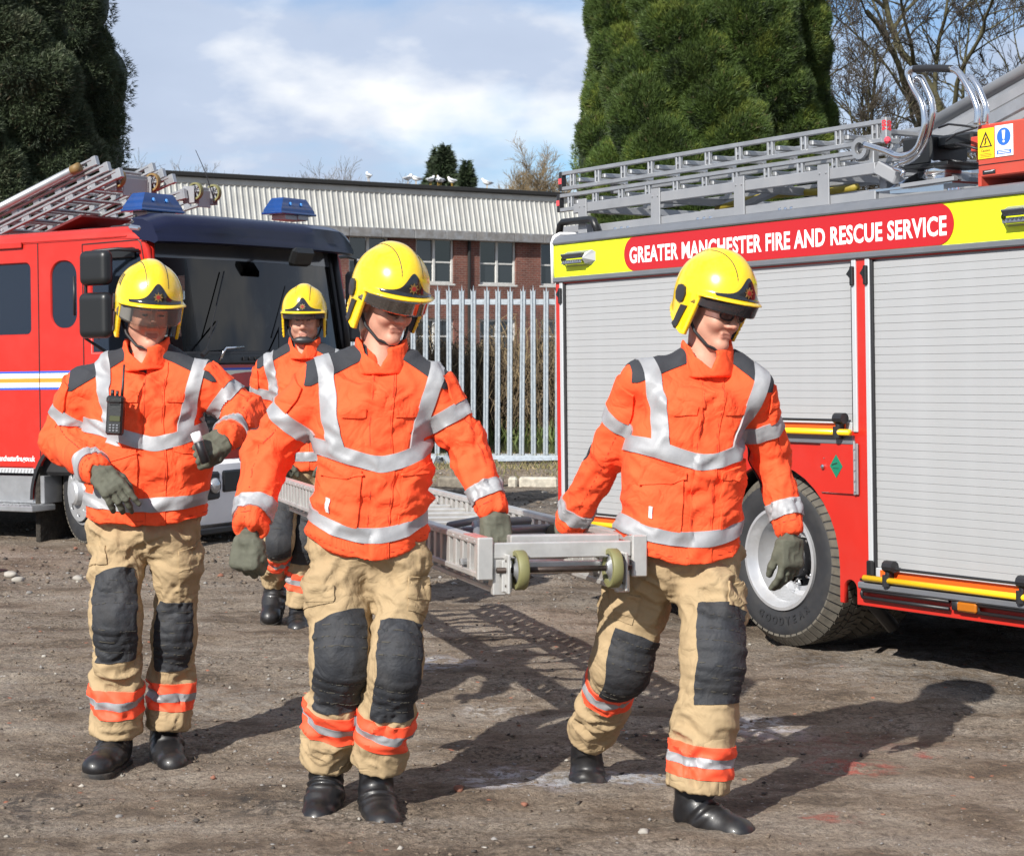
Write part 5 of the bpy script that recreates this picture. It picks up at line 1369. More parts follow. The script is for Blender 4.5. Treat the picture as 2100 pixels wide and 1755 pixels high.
# cab interior, firewall, floor
b = MB(); b.box((-1.3, W / 2, .80), (2.6, W - .12, .5)); b.box((-.02, W / 2, 1.12), (.20, W - .14, .62), None, .05); b.box((-.12, W / 2, 1.40), (.30, W - .12, .14), None, .05); b.box((-2.4, W / 2, 1.5), (.06, W - .14, 1.6)); b.box((-.55, W / 2, 1.2), (.3, .5, .3)); b.box((-1.0, 1.9, 1.95), (.06, .55, .75)); b.build('cab_interior', M_DARKIN, cab)
b = MB()
for y in (.62, 1.9): b.box((-.82, y, 1.22), (.5, .52, .14), None, .04); b.box((-1.06, y, 1.62), (.14, .5, .72), np.array(Matrix.Rotation(R(-8), 3, 'Y')), .05); b.box((-1.10, y, 2.06), (.10, .28, .2), None, .04)
b.build('seat', M_SEAT, cab)
b = MB(); b.lathe([(.20, 0), (.215, .012), (.20, .024), (.185, .012), (.20, 0)], Matrix.Translation((-.36, 1.88, 1.58)) @ Matrix.Rotation(R(-40), 4, 'Y'), 28, False); b.tube([(-.36, 1.68, 1.58), (-.34, 1.88, 1.56), (-.36, 2.08, 1.58)], .014, 6); b.build('steering_wheel', M_BLK, cab, True)
b = MB(); V_, F_ = [], []
b.tube([(-.92, .30, 1.72), (-.92, .34, 1.9), (-.90, .36, 2.03), (-.88, .32, 2.10)], [.13, .15, .12, .05], 12); v = np.array(b.v); v += (.03 * vnoise(v * 9))[:, None]; b.v = [tuple(q) for q in v]
o = b.build('hanging_coat', mat('coat_blue', (.20, .23, .38), .9, var=.3), None, True); o.matrix_world = LT.M; tag(o, 'pale blue coat hanging behind the oval cab window', 'coat')
# windscreen (raked, bowed) and its black surround
def wsx(t, y): return .140 - .115 * t - .10 * ((y - W / 2) / (W / 2)) ** 2
G = []
for i in range(9):
    t = i / 8; ins = .055 + .055 * t
    G.append([(wsx(t, y), y, 1.50 + .86 * t) for y in np.linspace(ins, W - ins, 17)])
b = MB(); b.grid([r[::-1] for r in G]); b.build('windscreen', M_GLASS, cab, True)
b = MB()
for side in (0, -1):
    b.tube([Vector(r[side]) + Vector((0, -.012 if side == 0 else .012, 0)) for r in G], .024, 8)
b.tube([Vector(q) + Vector((.005, 0, -.01)) for q in G[0]], .022, 8); b.build('screen_rubber', M_BLK, cab, True)
b = MB(); G2 = [[(wsx(t, y) + .004, y, 1.50 + .86 * t) for y in np.linspace(.11, W - .11, 17)] for t in (.86, 1.0)]
b.grid([r[::-1] for r in G2]); b.build('sun_strip', M_PLATE2, cab, True)
for side, v in (('n', .03), ('f', W - .03)):
    b = MB(); s_ = -1 if side == 'n' else 1
    b.tube([(.085, v, 1.46), (.055, v + s_ * .0, 1.75), (.0, v - s_ * .02, 2.15), (-.03, v - s_ * .04, 2.40)], .032, 10); b.build('pillar', M_RED if side == 'n' else M_BLK, cab, True)
c_ = LT.atu(512, 524, .06); tx = text_obj('- 11.0"', 'height_notice', M_SILVER, cab, frame((c_.x - .03, c_.y + .16, c_.z - .02), (0, -1, 0), (0, 0, 1)), .075, 1, 0, .0005)
c_ = LT.atu(678, 648, .0); b = MB(); b.box((c_.x - .05, c_.y, c_.z), (.01, .17, .14), None, .002); sgn = b.build('cab_sign', mat('sign_dark_red', (.12, .01, .01), .5), cab)
text_obj('7P1', 'sign_text', M_WHITE, sgn, frame((c_.x - .043, c_.y - .07, c_.z - .02), (0, 1, 0), (0, 0, 1)), .075, 1, 0, .0005)
# black cowl, wipers, red front, grille
b = MB(); G = [[(.150 - .10 * ((y - W / 2) / (W / 2)) ** 2 + dx, y, z) for y in np.linspace(.03, W - .03, 15)] for (dx, z) in ((.0, 1.51), (.018, 1.485), (.022, 1.42), (.010, 1.405))]
b.grid([r[::-1] for r in G]); b.build('cowl', M_BLKG, cab, 40)
b = MB(); 
for k in range(6): b.box((.178 - .1 * ((.95 + .07 * k - W / 2) / (W / 2)) ** 2, .95 + .07 * k, 1.452), (.01, .05, .028), None, .002)
b.build('cowl_vents', M_BLK, cab)
b = MB()
for (y0, y1, z1) in ((.42, .95, 2.15), (1.35, 1.75, 2.05)):
    a0 = Vector((.20, y0, 1.50)); a1 = Vector((wsx(.6, y1) + .03, y1 - .25, 1.75)); b.tube([a0, a1], .007, 5); b.tube([Vector((wsx(.15, y1) + .02, y1 - .40, 1.62)), Vector((wsx(.75, y1) + .02, y1 - .12, z1))], .006, 5); b.tube([a0 - Vector((0, .03, .02)), a0 + Vector((0, .03, .02))], .02, 8)
b.build('wiper', M_BLK, cab)
b = MB(); b.tube([(.20, .60, 1.44), (.235, .60, 1.50), (.235, .63, 1.535), (.235, .85, 1.545)], .012, 8); b.build('grab_rail', M_CHROME, cab, True)
b = MB(); G = [[(.150 - .10 * ((y - W / 2) / (W / 2)) ** 4 + dx, y, z) for y in np.linspace(.0, W, 19)] for (dx, z) in ((.0, 1.405), (.010, 1.30), (.012, 1.0), (.0, .66))]
b.grid([r[::-1] for r in G]); b.build('front_panel', M_RED, cab, 40)
b = MB()
for k in range(7): b.box((.175, W / 2, 1.18 - .055 * k), (.03, 1.55, .028), None, .005)
b.box((.150, W / 2, 1.015), (.03, 1.6, .42)); b.build('grille', M_BLK, cab)
# bumper with lamps and number plate
b = MB(); prof = [(.02, .665), (.19, .660), (.225, .63), (.235, .50), (.228, .30), (.20, .17), (.10, .13)]
G = [[(x - .16 * abs((y - W / 2) / (W / 2)) ** 5, y, z) for y in np.linspace(-.01, W + .01, 27)] for (x, z) in prof]
b.grid([r for r in G][::-1]); b.build('bumper', M_WHITE, cab, 40)
for y in (LT.atu(430, 1000, .2).y - .05, W - .36):
    b = MB(); b.box((.205, y, .47), (.06, .30, .22), None, .02); h_ = b.build('headlamp', M_BLK, cab)
    b = MB(); 
    for dy in (-.065, .07): b.lathe([(.062, .0), (.058, .02), (.03, .03), (0, .032)], Matrix.Translation((.232, y + dy, .47)) @ Matrix.Rotation(R(90), 4, 'Y'), 20)
    b.build('headlamp_lens', M_HEAD, h_, True)
c_ = LT.atu(478, 985, .236); b = MB(); b.box((.228, c_.y, c_.z), (.03, .24, .17), None, .014); b.build('lamp_recess', M_BLKG, cab)
b = MB(); b.box((.238, 1.62, .30), (.012, .52, .11), None, .003); b.build('number_plate', M_WHITE, cab)
b = MB(); b.box((.19, W / 2, .12), (.08, 2.2, .05), None, .01); b.build('under_bumper', M_BLK, cab)
# navy sun visor
b = MB()
vp = [(-.16, 2.515), (-.10, 2.560), (.02, 2.585), (.14, 2.575), (.235, 2.530), (.265, 2.470), (.262, 2.420), (.285, 2.385), (.290, 2.350), (.255, 2.335), (.20, 2.355), (.10, 2.37), (-.05, 2.38)]
ys = np.linspace(.0, 1, 33); G = []
for (x, z) in vp:
    row = []
    for t in ys:
        s_ = abs(2 * t - 1); y = -.02 + (W + .04) * t; pull = .16 * s_ ** 3
        bump_ = .018 * math.exp(-((t - .22) / .11) ** 2) + .018 * math.exp(-((t - .78) / .11) ** 2)
        zz_ = z - .05 * max(0, s_ - .86) / .14 * (1 if z > 2.45 else 0)
        row.append((x - pull * (x > -.05) + (bump_ * 1.5 if .2 < x and 2.40 < z < 2.55 else 0) - (.035 * math.exp(-((t - .80) / .085) ** 4) if .2 < x and 2.41 < z < 2.50 else 0), y, zz_))
    G.append(row)
b.grid(G)
ends = MB()
for e in (0, -1):
    b.add([g_[e] for g_ in G], [tuple(range(len(G)))[::(-1 if e else 1)]])
b.build('sun_visor', M_NAVY, cab, 45)
# beacons
def beacon(c, lab=None):
    bl = empty('beacon', None); bl.parent = cab; bl.matrix_local = Matrix.Translation(c) @ Matrix.Diagonal((.9, .88, .9, 1))
    b = MB(); n = [(-.11, -.27), (.11, -.27), (.11, .27), (-.11, .27)]; t_ = [(-.075, -.19), (.075, -.19), (.075, .19), (-.075, .19)]
    b.box((0, 0, .008), (.245, .575, .022), None, .006)
    V = [(x, y, .019) for x, y in n] + [(x * .98, y * .985, .045) for x, y in n] + [(x, y, .150) for x, y in t_] + [(x * .88, y * .95, .160) for x, y in t_]
    F = []
    for k in range(3):
        for i in range(4): F.append((k * 4 + i, k * 4 + (i + 1) % 4, k * 4 + 4 + (i + 1) % 4, k * 4 + 4 + i))
    F.append((12, 13, 14, 15)); b.add(V, F); b.build('lens', M_BLUEL, bl, 30)
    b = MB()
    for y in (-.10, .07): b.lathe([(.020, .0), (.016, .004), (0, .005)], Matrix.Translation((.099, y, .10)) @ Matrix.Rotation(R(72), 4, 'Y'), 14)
    b.build('painted_glint', mat('beacon_glint_blue', (.08, .30, .75), .1, coat=.8), bl, True)  # light blue discs on the lens front, a highlight painted in
    b = MB(); b.box((0, 0, -.028), (.17, .34, .05), None, .004); b.box((.09, .10, -.02), (.02, .16, .055), None, .003); b.build('bracket', M_ALUD, bl)
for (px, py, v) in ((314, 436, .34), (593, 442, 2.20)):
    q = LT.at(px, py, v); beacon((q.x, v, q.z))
# small lamp and ball aerial on the roof edge
q = Lp(312, 452, .0); b = MB(); b.tube([(-.16, .05, 2.46), (-.16, .05, 2.52)], .03, 10); b.tube([(-.16, .05, 2.53), (-.14, .03, 2.56)], .018, 8); b.build('ball_mount', M_BLK, cab, True)
b = MB(); b.box((-.10, -.01, 2.462), (.13, .05, .045), np.array(Matrix.Rotation(R(8), 3, 'Y')), .018); b.build('marker_lamp', M_CHROME, cab)
q0 = LT.at(440, 402, 1.2); q1 = LT.at(401, 308, 1.2); b = MB(); b.tube([q0 + Vector((0, 0, -.05)), (q0 + q1) / 2 + Vector((.0, 0, .015)), q1], [.006, .004, .0025], 5); b.build('aerial', M_BLK, cab)
q0 = LT.at(282, 462, .4); q1 = LT.at(268, 396, .4); b = MB(); b.tube([q0, q1], [.004, .002], 5); b.build('aerial', M_BLK, cab)
# mirrors on their arm
mr = empty('mirror_arm', None); mr.parent = cab
b = MB(); vm = -.24
b.tube([(-.07, -.01, 2.285), (-.20, -.10, 2.30), (-.34, -.20, 2.285), (-.40, vm, 2.22), (-.405, vm, 1.62), (-.30, -.10, 1.50), (-.15, -.0, 1.48)], .014, 8); b.tube([(-.52, vm, 2.1), (-.52, vm, 1.8)], .010, 8); b.build('tube', M_BLK, mr, True)
def mirror(px0, px1, py0, py1):
    a_ = Lp(px0, (py0 + py1) / 2, vm); c = Lp(px1, (py0 + py1) / 2, vm); t_ = Lp((px0 + px1) / 2, py0, vm).z; bo = Lp((px0 + px1) / 2, py1, vm).z
    hx, hz = (c.x - a_.x) / 2 * .90, (t_ - bo) / 2
    V, F = sdf_mesh(lambda p: rbox(p, (0, 0, 0), (hx, .055, hz), .05), (-hx - .02, -.08, -hz - .02), (hx + .02, .08, hz + .02), .012)
    link('mirror_housing', mesh_data('mirror_housing', V + np.array(((a_.x + c.x) / 2, vm - .03, (t_ + bo) / 2)), F, M_BLKG, True), mr)
mirror(171, 235, 514, 586); mirror(170, 237, 600, 694)
b = MB(); b.tube([(-.05, W + .01, 2.33), (-.12, W + .25, 2.35), (-.14, W + .42, 2.33), (-.14, W + .42, 1.8)], .016, 8); b.box((-.16, W + .40, 2.05), (.06, .20, .34), None, .03); b.box((-.16, W + .40, 1.70), (.06, .20, .22), None, .03); b.build('tube', M_BLK, mr)
b = MB(); c_ = LT.atu(572, 530, .10); b.box((.33, c_.y, c_.z), (.07, .28, .16), np.array(Matrix.Rotation(R(25), 3, 'Y')), .03); b.build('kerb_mirror', M_BLKG, mr)
b = MB(); b.tube([(.33, c_.y, c_.z + .05), (.22, c_.y + .05, 2.36)], .012, 6); b.build('tube', M_BLK, mr)
b = MB(); b.tube([(-2.0, -.02, 1.80), (-2.0, -.05, 1.85)], .02, 8); b.tube([(-1.52, .05, 1.70), (-1.47, .05, 1.74), (-1.45, .05, 1.82), (-1.48, .05, 1.88)], .016, 8); b.build('yellow_handrail', M_YBAR, cab, True)
# rear bodywork and wheels
b = MB(); b.box((-6.9, W / 2, 1.45), (4.5, W, 1.9), None, .02); b.build('rear_body', M_RED, en2)
b = MB(); b.box((-4.2, W / 2, .62), (8.0, .9, .25)); b.box((-3.4, W / 2, .95), (2.5, W - .1, .6)); b.build('chassis', M_DARKIN, en2)
wheel(en2, Matrix.Translation((-.745, .05, .425)) @ Matrix.Rotation(R(-24), 4, 'Z') @ WM, rad=.44, rimr=.25, convex=True)
wheel(en2, Matrix.Translation((-.745, W - .05, .425)) @ Matrix.Rotation(R(-24), 4, 'Z') @ Matrix.Rotation(math.pi, 4, 'Z') @ WM, rad=.44, rimr=.25, convex=True)
wheel(en2, Matrix.Translation((-5.6, .05, .52)) @ WM); wheel(en2, Matrix.Translation((-5.6, W - .05, .52)) @ Matrix.Rotation(math.pi, 4, 'Z') @ WM)

# ---- ladders on the roof of the left engine
def roofladder2(lab, v0_, v1_, pend, pfar, nr, railh, wheels, slope_pts, name='roof_ladder'):
    """rails from pend (px,py near end top) back to pfar"""
    a_ = Lp(*pend, v0_); c = Lp(*pfar, v0_); d_ = (c - a_).normalized(); far = a_ + d_ * 5.2
    T = empty(name, LT.M, label=lab, cat='ladder', group='ladders on the roof of the left engine')
    up = Vector((0, 1, 0)).cross(d_); up = up if up.z > 0 else -up
    for v in (v0_, v1_):
        sg = 1 if v == v0_ else -1
        for k in range(nr):
            off = up * (-railh * (k + .5)) + Vector((0, sg * .012 * k, 0)) - d_ * (-.0) + d_ * (.10 * k if nr > 2 else 0) * -1
            s = Vector((a_.x, v, a_.z)) + off; e_ = Vector((far.x, v, far.z)) + off
            b = MB()
            for z in (railh * .30, -railh * .30): b.bar(s + up * z, e_ + up * z, .04, railh * .22, up=up, ch=.003)
            L_ = (e_ - s).length; n = int(L_ / .26)
            for j in range(n + 1):
                q = s + d_ * (.03 + .26 * j); b.bar(q - up * railh * .28, q + up * railh * .28, .028, .07, up=d_, ch=.002)
            b.build('rail', M_ALU, T)
            b = MB(); b.bar(s - up * railh * .46 - d_ * .015, s + up * railh * .46 - d_ * .015, .045, .05, up=d_, ch=.004); b.build('end_cap', M_ALU, T)
    n = int(4.8 / .26)
    for k in range(nr):
        for j in range(n):
            q = a_ + d_ * (.12 + .26 * j) - up * railh * (k + .55); b = MB(); b.tube([(q.x, v0_, q.z), (q.x, v1_, q.z)], .016, 6); b.build('rung', M_ALUD, T)
    # head end: bracket plate between two wheels
    e_ = a_ - up * railh * (nr - .2)
    hz = e_.z - .02
    b = MB(); b.box((e_.x + .07, (v0_ + v1_) / 2, hz + .02), (.012, (v1_ - v0_) * .42, .15), None, .003); b.box((e_.x + .03, (v0_ + v1_) / 2, hz + .11), (.06, (v1_ - v0_) * .75, .03), None, .004); b.build('head_plate', M_ALUD, T)
    for f in (.19, .80):
        y = v0_ + (v1_ - v0_) * f
        w = empty('ladder_wheel', None); w.parent = T; w.matrix_local = Matrix.Translation((e_.x + .08, y, hz + .08)) @ Matrix.Rotation(R(90), 4, 'X')
        b = MB(); b.lathe([(.060, -.018), (.076, -.018), (.078, 0), (.076, .018), (.060, .018), (.060, -.018)], None, 28, False); b.build('tyre', wheels, w, 40)
        b = MB()
        for j in range(6): b.bar((0, 0, 0), (.062 * math.cos(j * math.pi / 3), .062 * math.sin(j * math.pi / 3), 0), .012, .012)
        b.lathe([(.020, -.02), (.020, .02)], None, 12); b.build('hub', M_ALUD, w)
        b = MB(); b.box((e_.x + .03, y - .035, hz + .05), (.13, .008, .15), None, .003); b.box((e_.x + .03, y + .035, hz + .05), (.13, .008, .15), None, .003); b.build('wheel_bracket', M_ALUD, T)
    return T, a_, d_, up
M_OLIVER = mat('wheel_olive', (.15, .145, .06), .6, var=.15); M_OCHRE = mat('wheel_ochre', (.17, .105, .035), .6, var=.3)
T1, a1_, d1_, u1_ = roofladder2('big ladder with ochre wheels jutting up over the left engine roof', .58, 1.27, (190, 322), (0, 416), 3, .088, M_OCHRE, None, 'extension_ladder')
b = MB(); q = Vector(Lp(152, 348, .52)); qf = Vector(Lp(0, 426, .52)); b.tube([q, q + (qf - q).normalized() * 5], .036, 14); b.build('strut_tube', M_ALU, T1, True)
b = MB(); b.tube([q - (qf - q).normalized() * .06, q + (qf - q).normalized() * .02], .040, 14); b.build('strut_collar', M_OCHRE, T1, True)
b = MB(); s0 = a1_ - u1_ * .40; b.bar(s0 + d1_ * .3 + Vector((0, .34, 0)), s0 + d1_ * 5 + Vector((0, .34, 0)), .60, .02, up=u1_); b.build('under_tray', mat('dark_red', (.10, .012, .012), .5), T1)
b = MB()
for k in (1.5, 3.2): q = a1_ + d1_ * k - u1_ * .4; b.box((q.x, .96, (q.z + 2.5) / 2), (.08, .6, max(.1, q.z - 2.5)))
b.build('gantry', M_DARKIN, T1)
T2, a2_, d2_, u2_ = roofladder2('slim ladder behind the left beacon with two green wheels', 1.75, 2.15, (372, 388), (150, 462), 1, .10, M_OLIVER, None)
q = a2_ + d2_ * 2.0; b = MB(); b.box((q.x, 1.95, (q.z + 2.45) / 2), (.08, .4, max(.1, q.z - 2.45))); q = a2_ + d2_ * .4; b.box((q.x, 1.95, (q.z + 2.45) / 2), (.06, .4, max(.1, q.z - 2.5))); b.build('gantry', M_DARKIN, T2)
b = MB(); sgp = a2_ + d2_ * .95 + Vector((0, -.03, -.05)); b.bar(sgp, sgp + d2_ * .14, .004, .07, up=u2_); b.build('sticker', M_WHITE, T2)
# ================================================================== the ladder being carried
lx = Vector((-.2775, .9604, 0)).normalized()
LY = Vector((lx.x * math.cos(.0231), lx.y * math.cos(.0231), -math.sin(.0231)))
pA = Vector(P(976, 1104, 5.9)); pB = Vector(P(1327, 1099, 6.04))
LXv = (pB - pA); LXv = (LXv - LY * LXv.dot(LY)).normalized()
LM = frame(pA, LXv, LY)
LWD = (pB - pA).length
cl = empty('carried_ladder', LM, label='aluminium extension ladder carried level between the firefighters, wheels towards the camera', cat='ladder')
M_LAD = mat('ladder_silver', (.52, .515, .50), .36, metal=.55, var=.14, vscale=12, bump=.10, bscale=30, dirt=.25, dirtcol=(.24, .20, .16), dscale=9)
M_LADR = mat('ladder_red_worn', (.50, .20, .18), .45, metal=.3, var=.3, vscale=30)
LL = 4.15
def rail(x, w, ztop, h, y0, y1, pitch, nm, out=1):
    b = MB()
    b.box((x, (y0 + y1) / 2, ztop - .011), (w, y1 - y0, .022), None, .004); b.box((x, (y0 + y1) / 2, ztop - h + .010), (w, y1 - y0, .020), None, .004)
    n = int((y1 - y0) / pitch)
    for k in range(n + 1):
        b.box((x, y0 + .03 + pitch * k, ztop - h / 2), (w * .80, pitch * .42, h - .036), None, .002)
    for k in range(n + 1):
        b.lathe([(.004, 0), (.003, .003), (0, .003)], Matrix.Translation((x - w / 2 * out, y0 + .03 + pitch * k, ztop - .011)) @ Matrix.Rotation(R(-90 * out), 4, 'Y'), 6)
    return b.build(nm, M_LAD, cl)
h1, h2 = .128, .115
for x, out in ((.026, 1), (LWD - .026, -1)):
    rail(x, .046, 0, h1, 0, LL, .092, 'rail', out)
    b = MB(); b.box((x, -.012, -h1 / 2), (.052, .026, h1 + .008), None, .004); b.build('end_cap', M_LAD, cl)
    b = MB(); b.box((x, .10, .0015), (.040, .17, .003), None, .001); b.build('red_mark', M_LADR, cl)
for x, out in ((.078, 1), (LWD - .078, -1)):
    rail(x, .040, -.062, h2, .02, LL - .1, .115, 'inner_rail', out)
    b = MB(); b.box((x, .004, -.062 - h2 / 2), (.046, .030, h2 + .012), None, .004); b.build('end_cap', M_LAD, cl)
rg = MB(); rg.box((0, 0, 0), (LWD - .09, .036, .024), None, .005); rme = mesh_data('rung', rg.v, rg.f, M_LAD)
rg = MB(); rg.box((0, 0, 0), (LWD - .19, .034, .024), None, .005); rme2 = mesh_data('rung', rg.v, rg.f, M_LAD)
for k in range(16):
    link('rung', rme, cl, Matrix.Translation((LWD / 2, .13 + .255 * k, -.060)))
    link('rung', rme2, cl, Matrix.Translation((LWD / 2, .25 + .245 * k, -.130)))
b = MB(); b.box((LWD / 2, -.006, -.040), (LWD - .108, .022, .052), None, .004); b.build('head_bar', M_LAD, cl)
b = MB(); b.box((LWD / 2 + .03, .075, -.012), (LWD - .20, .05, .030), None, .004); b.build('head_bar', M_LAD, cl)
b = MB(); b.box((LWD / 2 + .02, .03, -.098), (LWD - .22, .012, .036), None, .003); b.build('head_bar', M_LAD, cl)
b = MB(); b.tube([(.06, -.035, -.100), (LWD - .06, -.035, -.100)], .0095, 10); ax_o = b.build('axle', mat('rusty_steel', (.05, .036, .03), .5, metal=.6, var=.5, vscale=30), cl, True)
for x in (.135, LWD - .125):
    w = empty('ladder_wheel', None); w.parent = cl; w.matrix_local = Matrix.Translation((x, -.038, -.100)) @ Matrix.Rotation(R(90), 4, 'Y')
    b = MB(); b.lathe([(.047, -.017), (.061, -.017), (.064, -.013), (.064, .013), (.061, .017), (.047, .017), (.047, -.017)], None, 32, False); b.build('tyre', M_OLIVER, w, 40)
    b = MB(); b.lathe([(.047, -.006), (.030, -.010), (.016, -.022), (0, -.022)], None, 20, False); b.lathe([(.047, .006), (.030, .010), (.016, .022), (0, .022)], None, 20, False); b.build('hub', M_ALU, w, 40)
for x in (.095, LWD - .085):
    b = MB(); b.box((x, -.020, -.112), (.010, .085, .125), None, .003); b.box((x, -.03, -.12), (.034, .012, .10), None, .003); b.build('wheel_bracket', M_LAD, cl)
    b = MB()
    for dz in (-.07, -.15): b.lathe([(.008, 0), (.008, .006), (0, .008)], Matrix.Translation((x, -.036, dz)) @ Matrix.Rotation(R(90), 4, 'X'), 6)
    b.build('bracket_bolt', mat('rusty_steel', (0, 0, 0)), cl)
# dark folded stays lying between the rails
b = MB(); b.tube([(.09, .30, -.02), (.20, .75, -.012), (.32, .9, -.015), (LWD - .10, 1.0, -.02)], .016, 8); b.tube([(.10, .55, -.02), (LWD - .12, .62, -.02)], .015, 8); b.tube([(.12, .82, -.02), (LWD - .15, 1.25, -.02)], .014, 8); b.build('stay', M_GREYTRIM, cl, True)
b = MB(); b.tube([(.06, .18, -.09), (-.006, .18, -.09)], .011, 8); b.build('pawl_knob', M_ALU, cl)
# ================================================================== people
M_ORANGE = mat('jacket_orange', (.86, .088, .026), .84, var=.08, vscale=5, bump=.35, bscale=90, spec=.25, dirt=.12, dirtcol=(.35, .06, .03), dscale=7, bdist=.003, crumple=(9, .027))
M_TAPE = mat('silver_tape', (.285, .29, .305), .58, metal=.15, var=.12, vscale=14, bump=.25, bscale=70, bdist=.003)
M_DARKPATCH = mat('shoulder_grey', (.021, .023, .029), .85, var=.15, bump=.4, bscale=120)
M_TROUSER = mat('trouser_tan', (.345, .255, .148), .88, var=.10, vscale=6, bump=.4, bscale=80, spec=.2, dirt=.35, dirtcol=(.16, .11, .07), dscale=6, bdist=.003, crumple=(9, .024))
M_KNEE = mat('knee_grey', (.014, .016, .021), .72, var=.25, vscale=10, bump=.4, bscale=110, crumple=(11, .012), dirt=.25, dirtcol=(.10, .09, .08), dscale=9)
M_STITCH = mat('tan_stitch', (.055, .05, .04), .9)
M_SEAM = mat('seam_orange', (.42, .030, .010), .85)
M_WHITEC = mat('white_cloth', (.6, .6, .6), .8)
M_BANDO = mat('trouser_band_orange', (.88, .085, .03), .7, var=.06, bump=.2)
M_HELMET = mat('helmet_yellow', (.74, .50, .008), .24, var=.03, vscale=6, coat=.6, bump=.03, bscale=9, dirt=.10, dirtcol=(.30, .20, .03), dscale=12, bdist=.002)
M_LINER = mat('helmet_black', (.012, .012, .014), .6)
M_PLATE = mat('plate_black', (.010, .011, .015), .16, coat=.5)
M_RUBBERP = mat('black_plastic', (.02, .02, .022), .42, bump=.2, bscale=50)
M_SKIN = mat('skin', (.49, .245, .175), .50, var=.22, vscale=16, bump=.15, bscale=160, spec=.35, bdist=.001)
M_LIP = mat('lips', (.34, .145, .105), .5)
M_BROW = mat('brow_hair', (.10, .06, .035), .8)
M_EYE = mat('eye', (.07, .055, .05), .15)
M_SHIRT = mat('undershirt', (.03, .03, .035), .9)
M_GLOVE = mat('glove_olive', (.078, .080, .058), .78, var=.22, vscale=18, bump=.5, bscale=70, dirt=.25, dirtcol=(.05, .045, .04), dscale=14, bdist=.003)
M_BOOT = mat('boot_black', (.0075, .0075, .009), .43, var=.3, vscale=16, coat=.15, bump=.35, bscale=35, dirt=.12, dirtcol=(.10, .08, .06), dscale=10, bdist=.003)
M_SOLE = mat('boot_sole', (.014, .013, .013), .75, dirt=.8, dirtcol=(.13, .105, .08), dscale=14, bump=.4)
M_VISCLEAR = glassmat('visor_clear', (.95, .94, .92), .05)
M_VISTINT = glassmat('visor_tinted', (.62, .60, .64), .10)
M_VISMIRROR = glassmat('visor_mirror', (.45, .43, .43), .38, .10, 1.0, (.62, .60, .60))
M_BADGE_G = mat('badge_gold', (.34, .22, .08), .35, metal=.7)
M_BADGE_R = mat('badge_red', (.25, .02, .015), .4)
M_HOOD = mat('beige_flash_hood', (.50, .40, .31), .9, bump=.4, bscale=50)

def chain(p, pts, rs, k=.03, cut=None):
    d = None
    for i in range(len(pts) - 1):
        c = cone(p, pts[i], pts[i + 1], rs[i], rs[i + 1])
        d = c if d is None else smin(d, c, k)
    if cut is not None:
        e = np.asarray(pts[-1]); a = e - np.asarray(pts[-2]); a = a / np.linalg.norm(a)
        d = np.maximum(d, (p - e) @ a - cut)
    return d

def along(V, pts):
    """per vertex: distance along a limb, distance from its axis, and offset vector from the axis"""
    best = np.full(len(V), 1e9); T = np.zeros(len(V)); O = np.zeros_like(V); s = 0
    for i in range(len(pts) - 1):
        a = np.asarray(pts[i]); ab = np.asarray(pts[i + 1]) - a; L = np.linalg.norm(ab)
        t = ((V - a) @ ab) / L ** 2
        tc = np.clip(t, 0, 1)
        q = V - (a + tc[:, None] * ab); d = np.linalg.norm(q, axis=1)
        te = t if i == len(pts) - 2 else np.minimum(t, 1)
        te = np.maximum(te, 0) if i > 0 else te
        m = d < best; best[m] = d[m]; T[m] = s + te[m] * L; O[m] = q[m]; s += L
    return T, best, O

def ridge(p, s): return .55 - 2 * np.abs(vnoise(p, s))

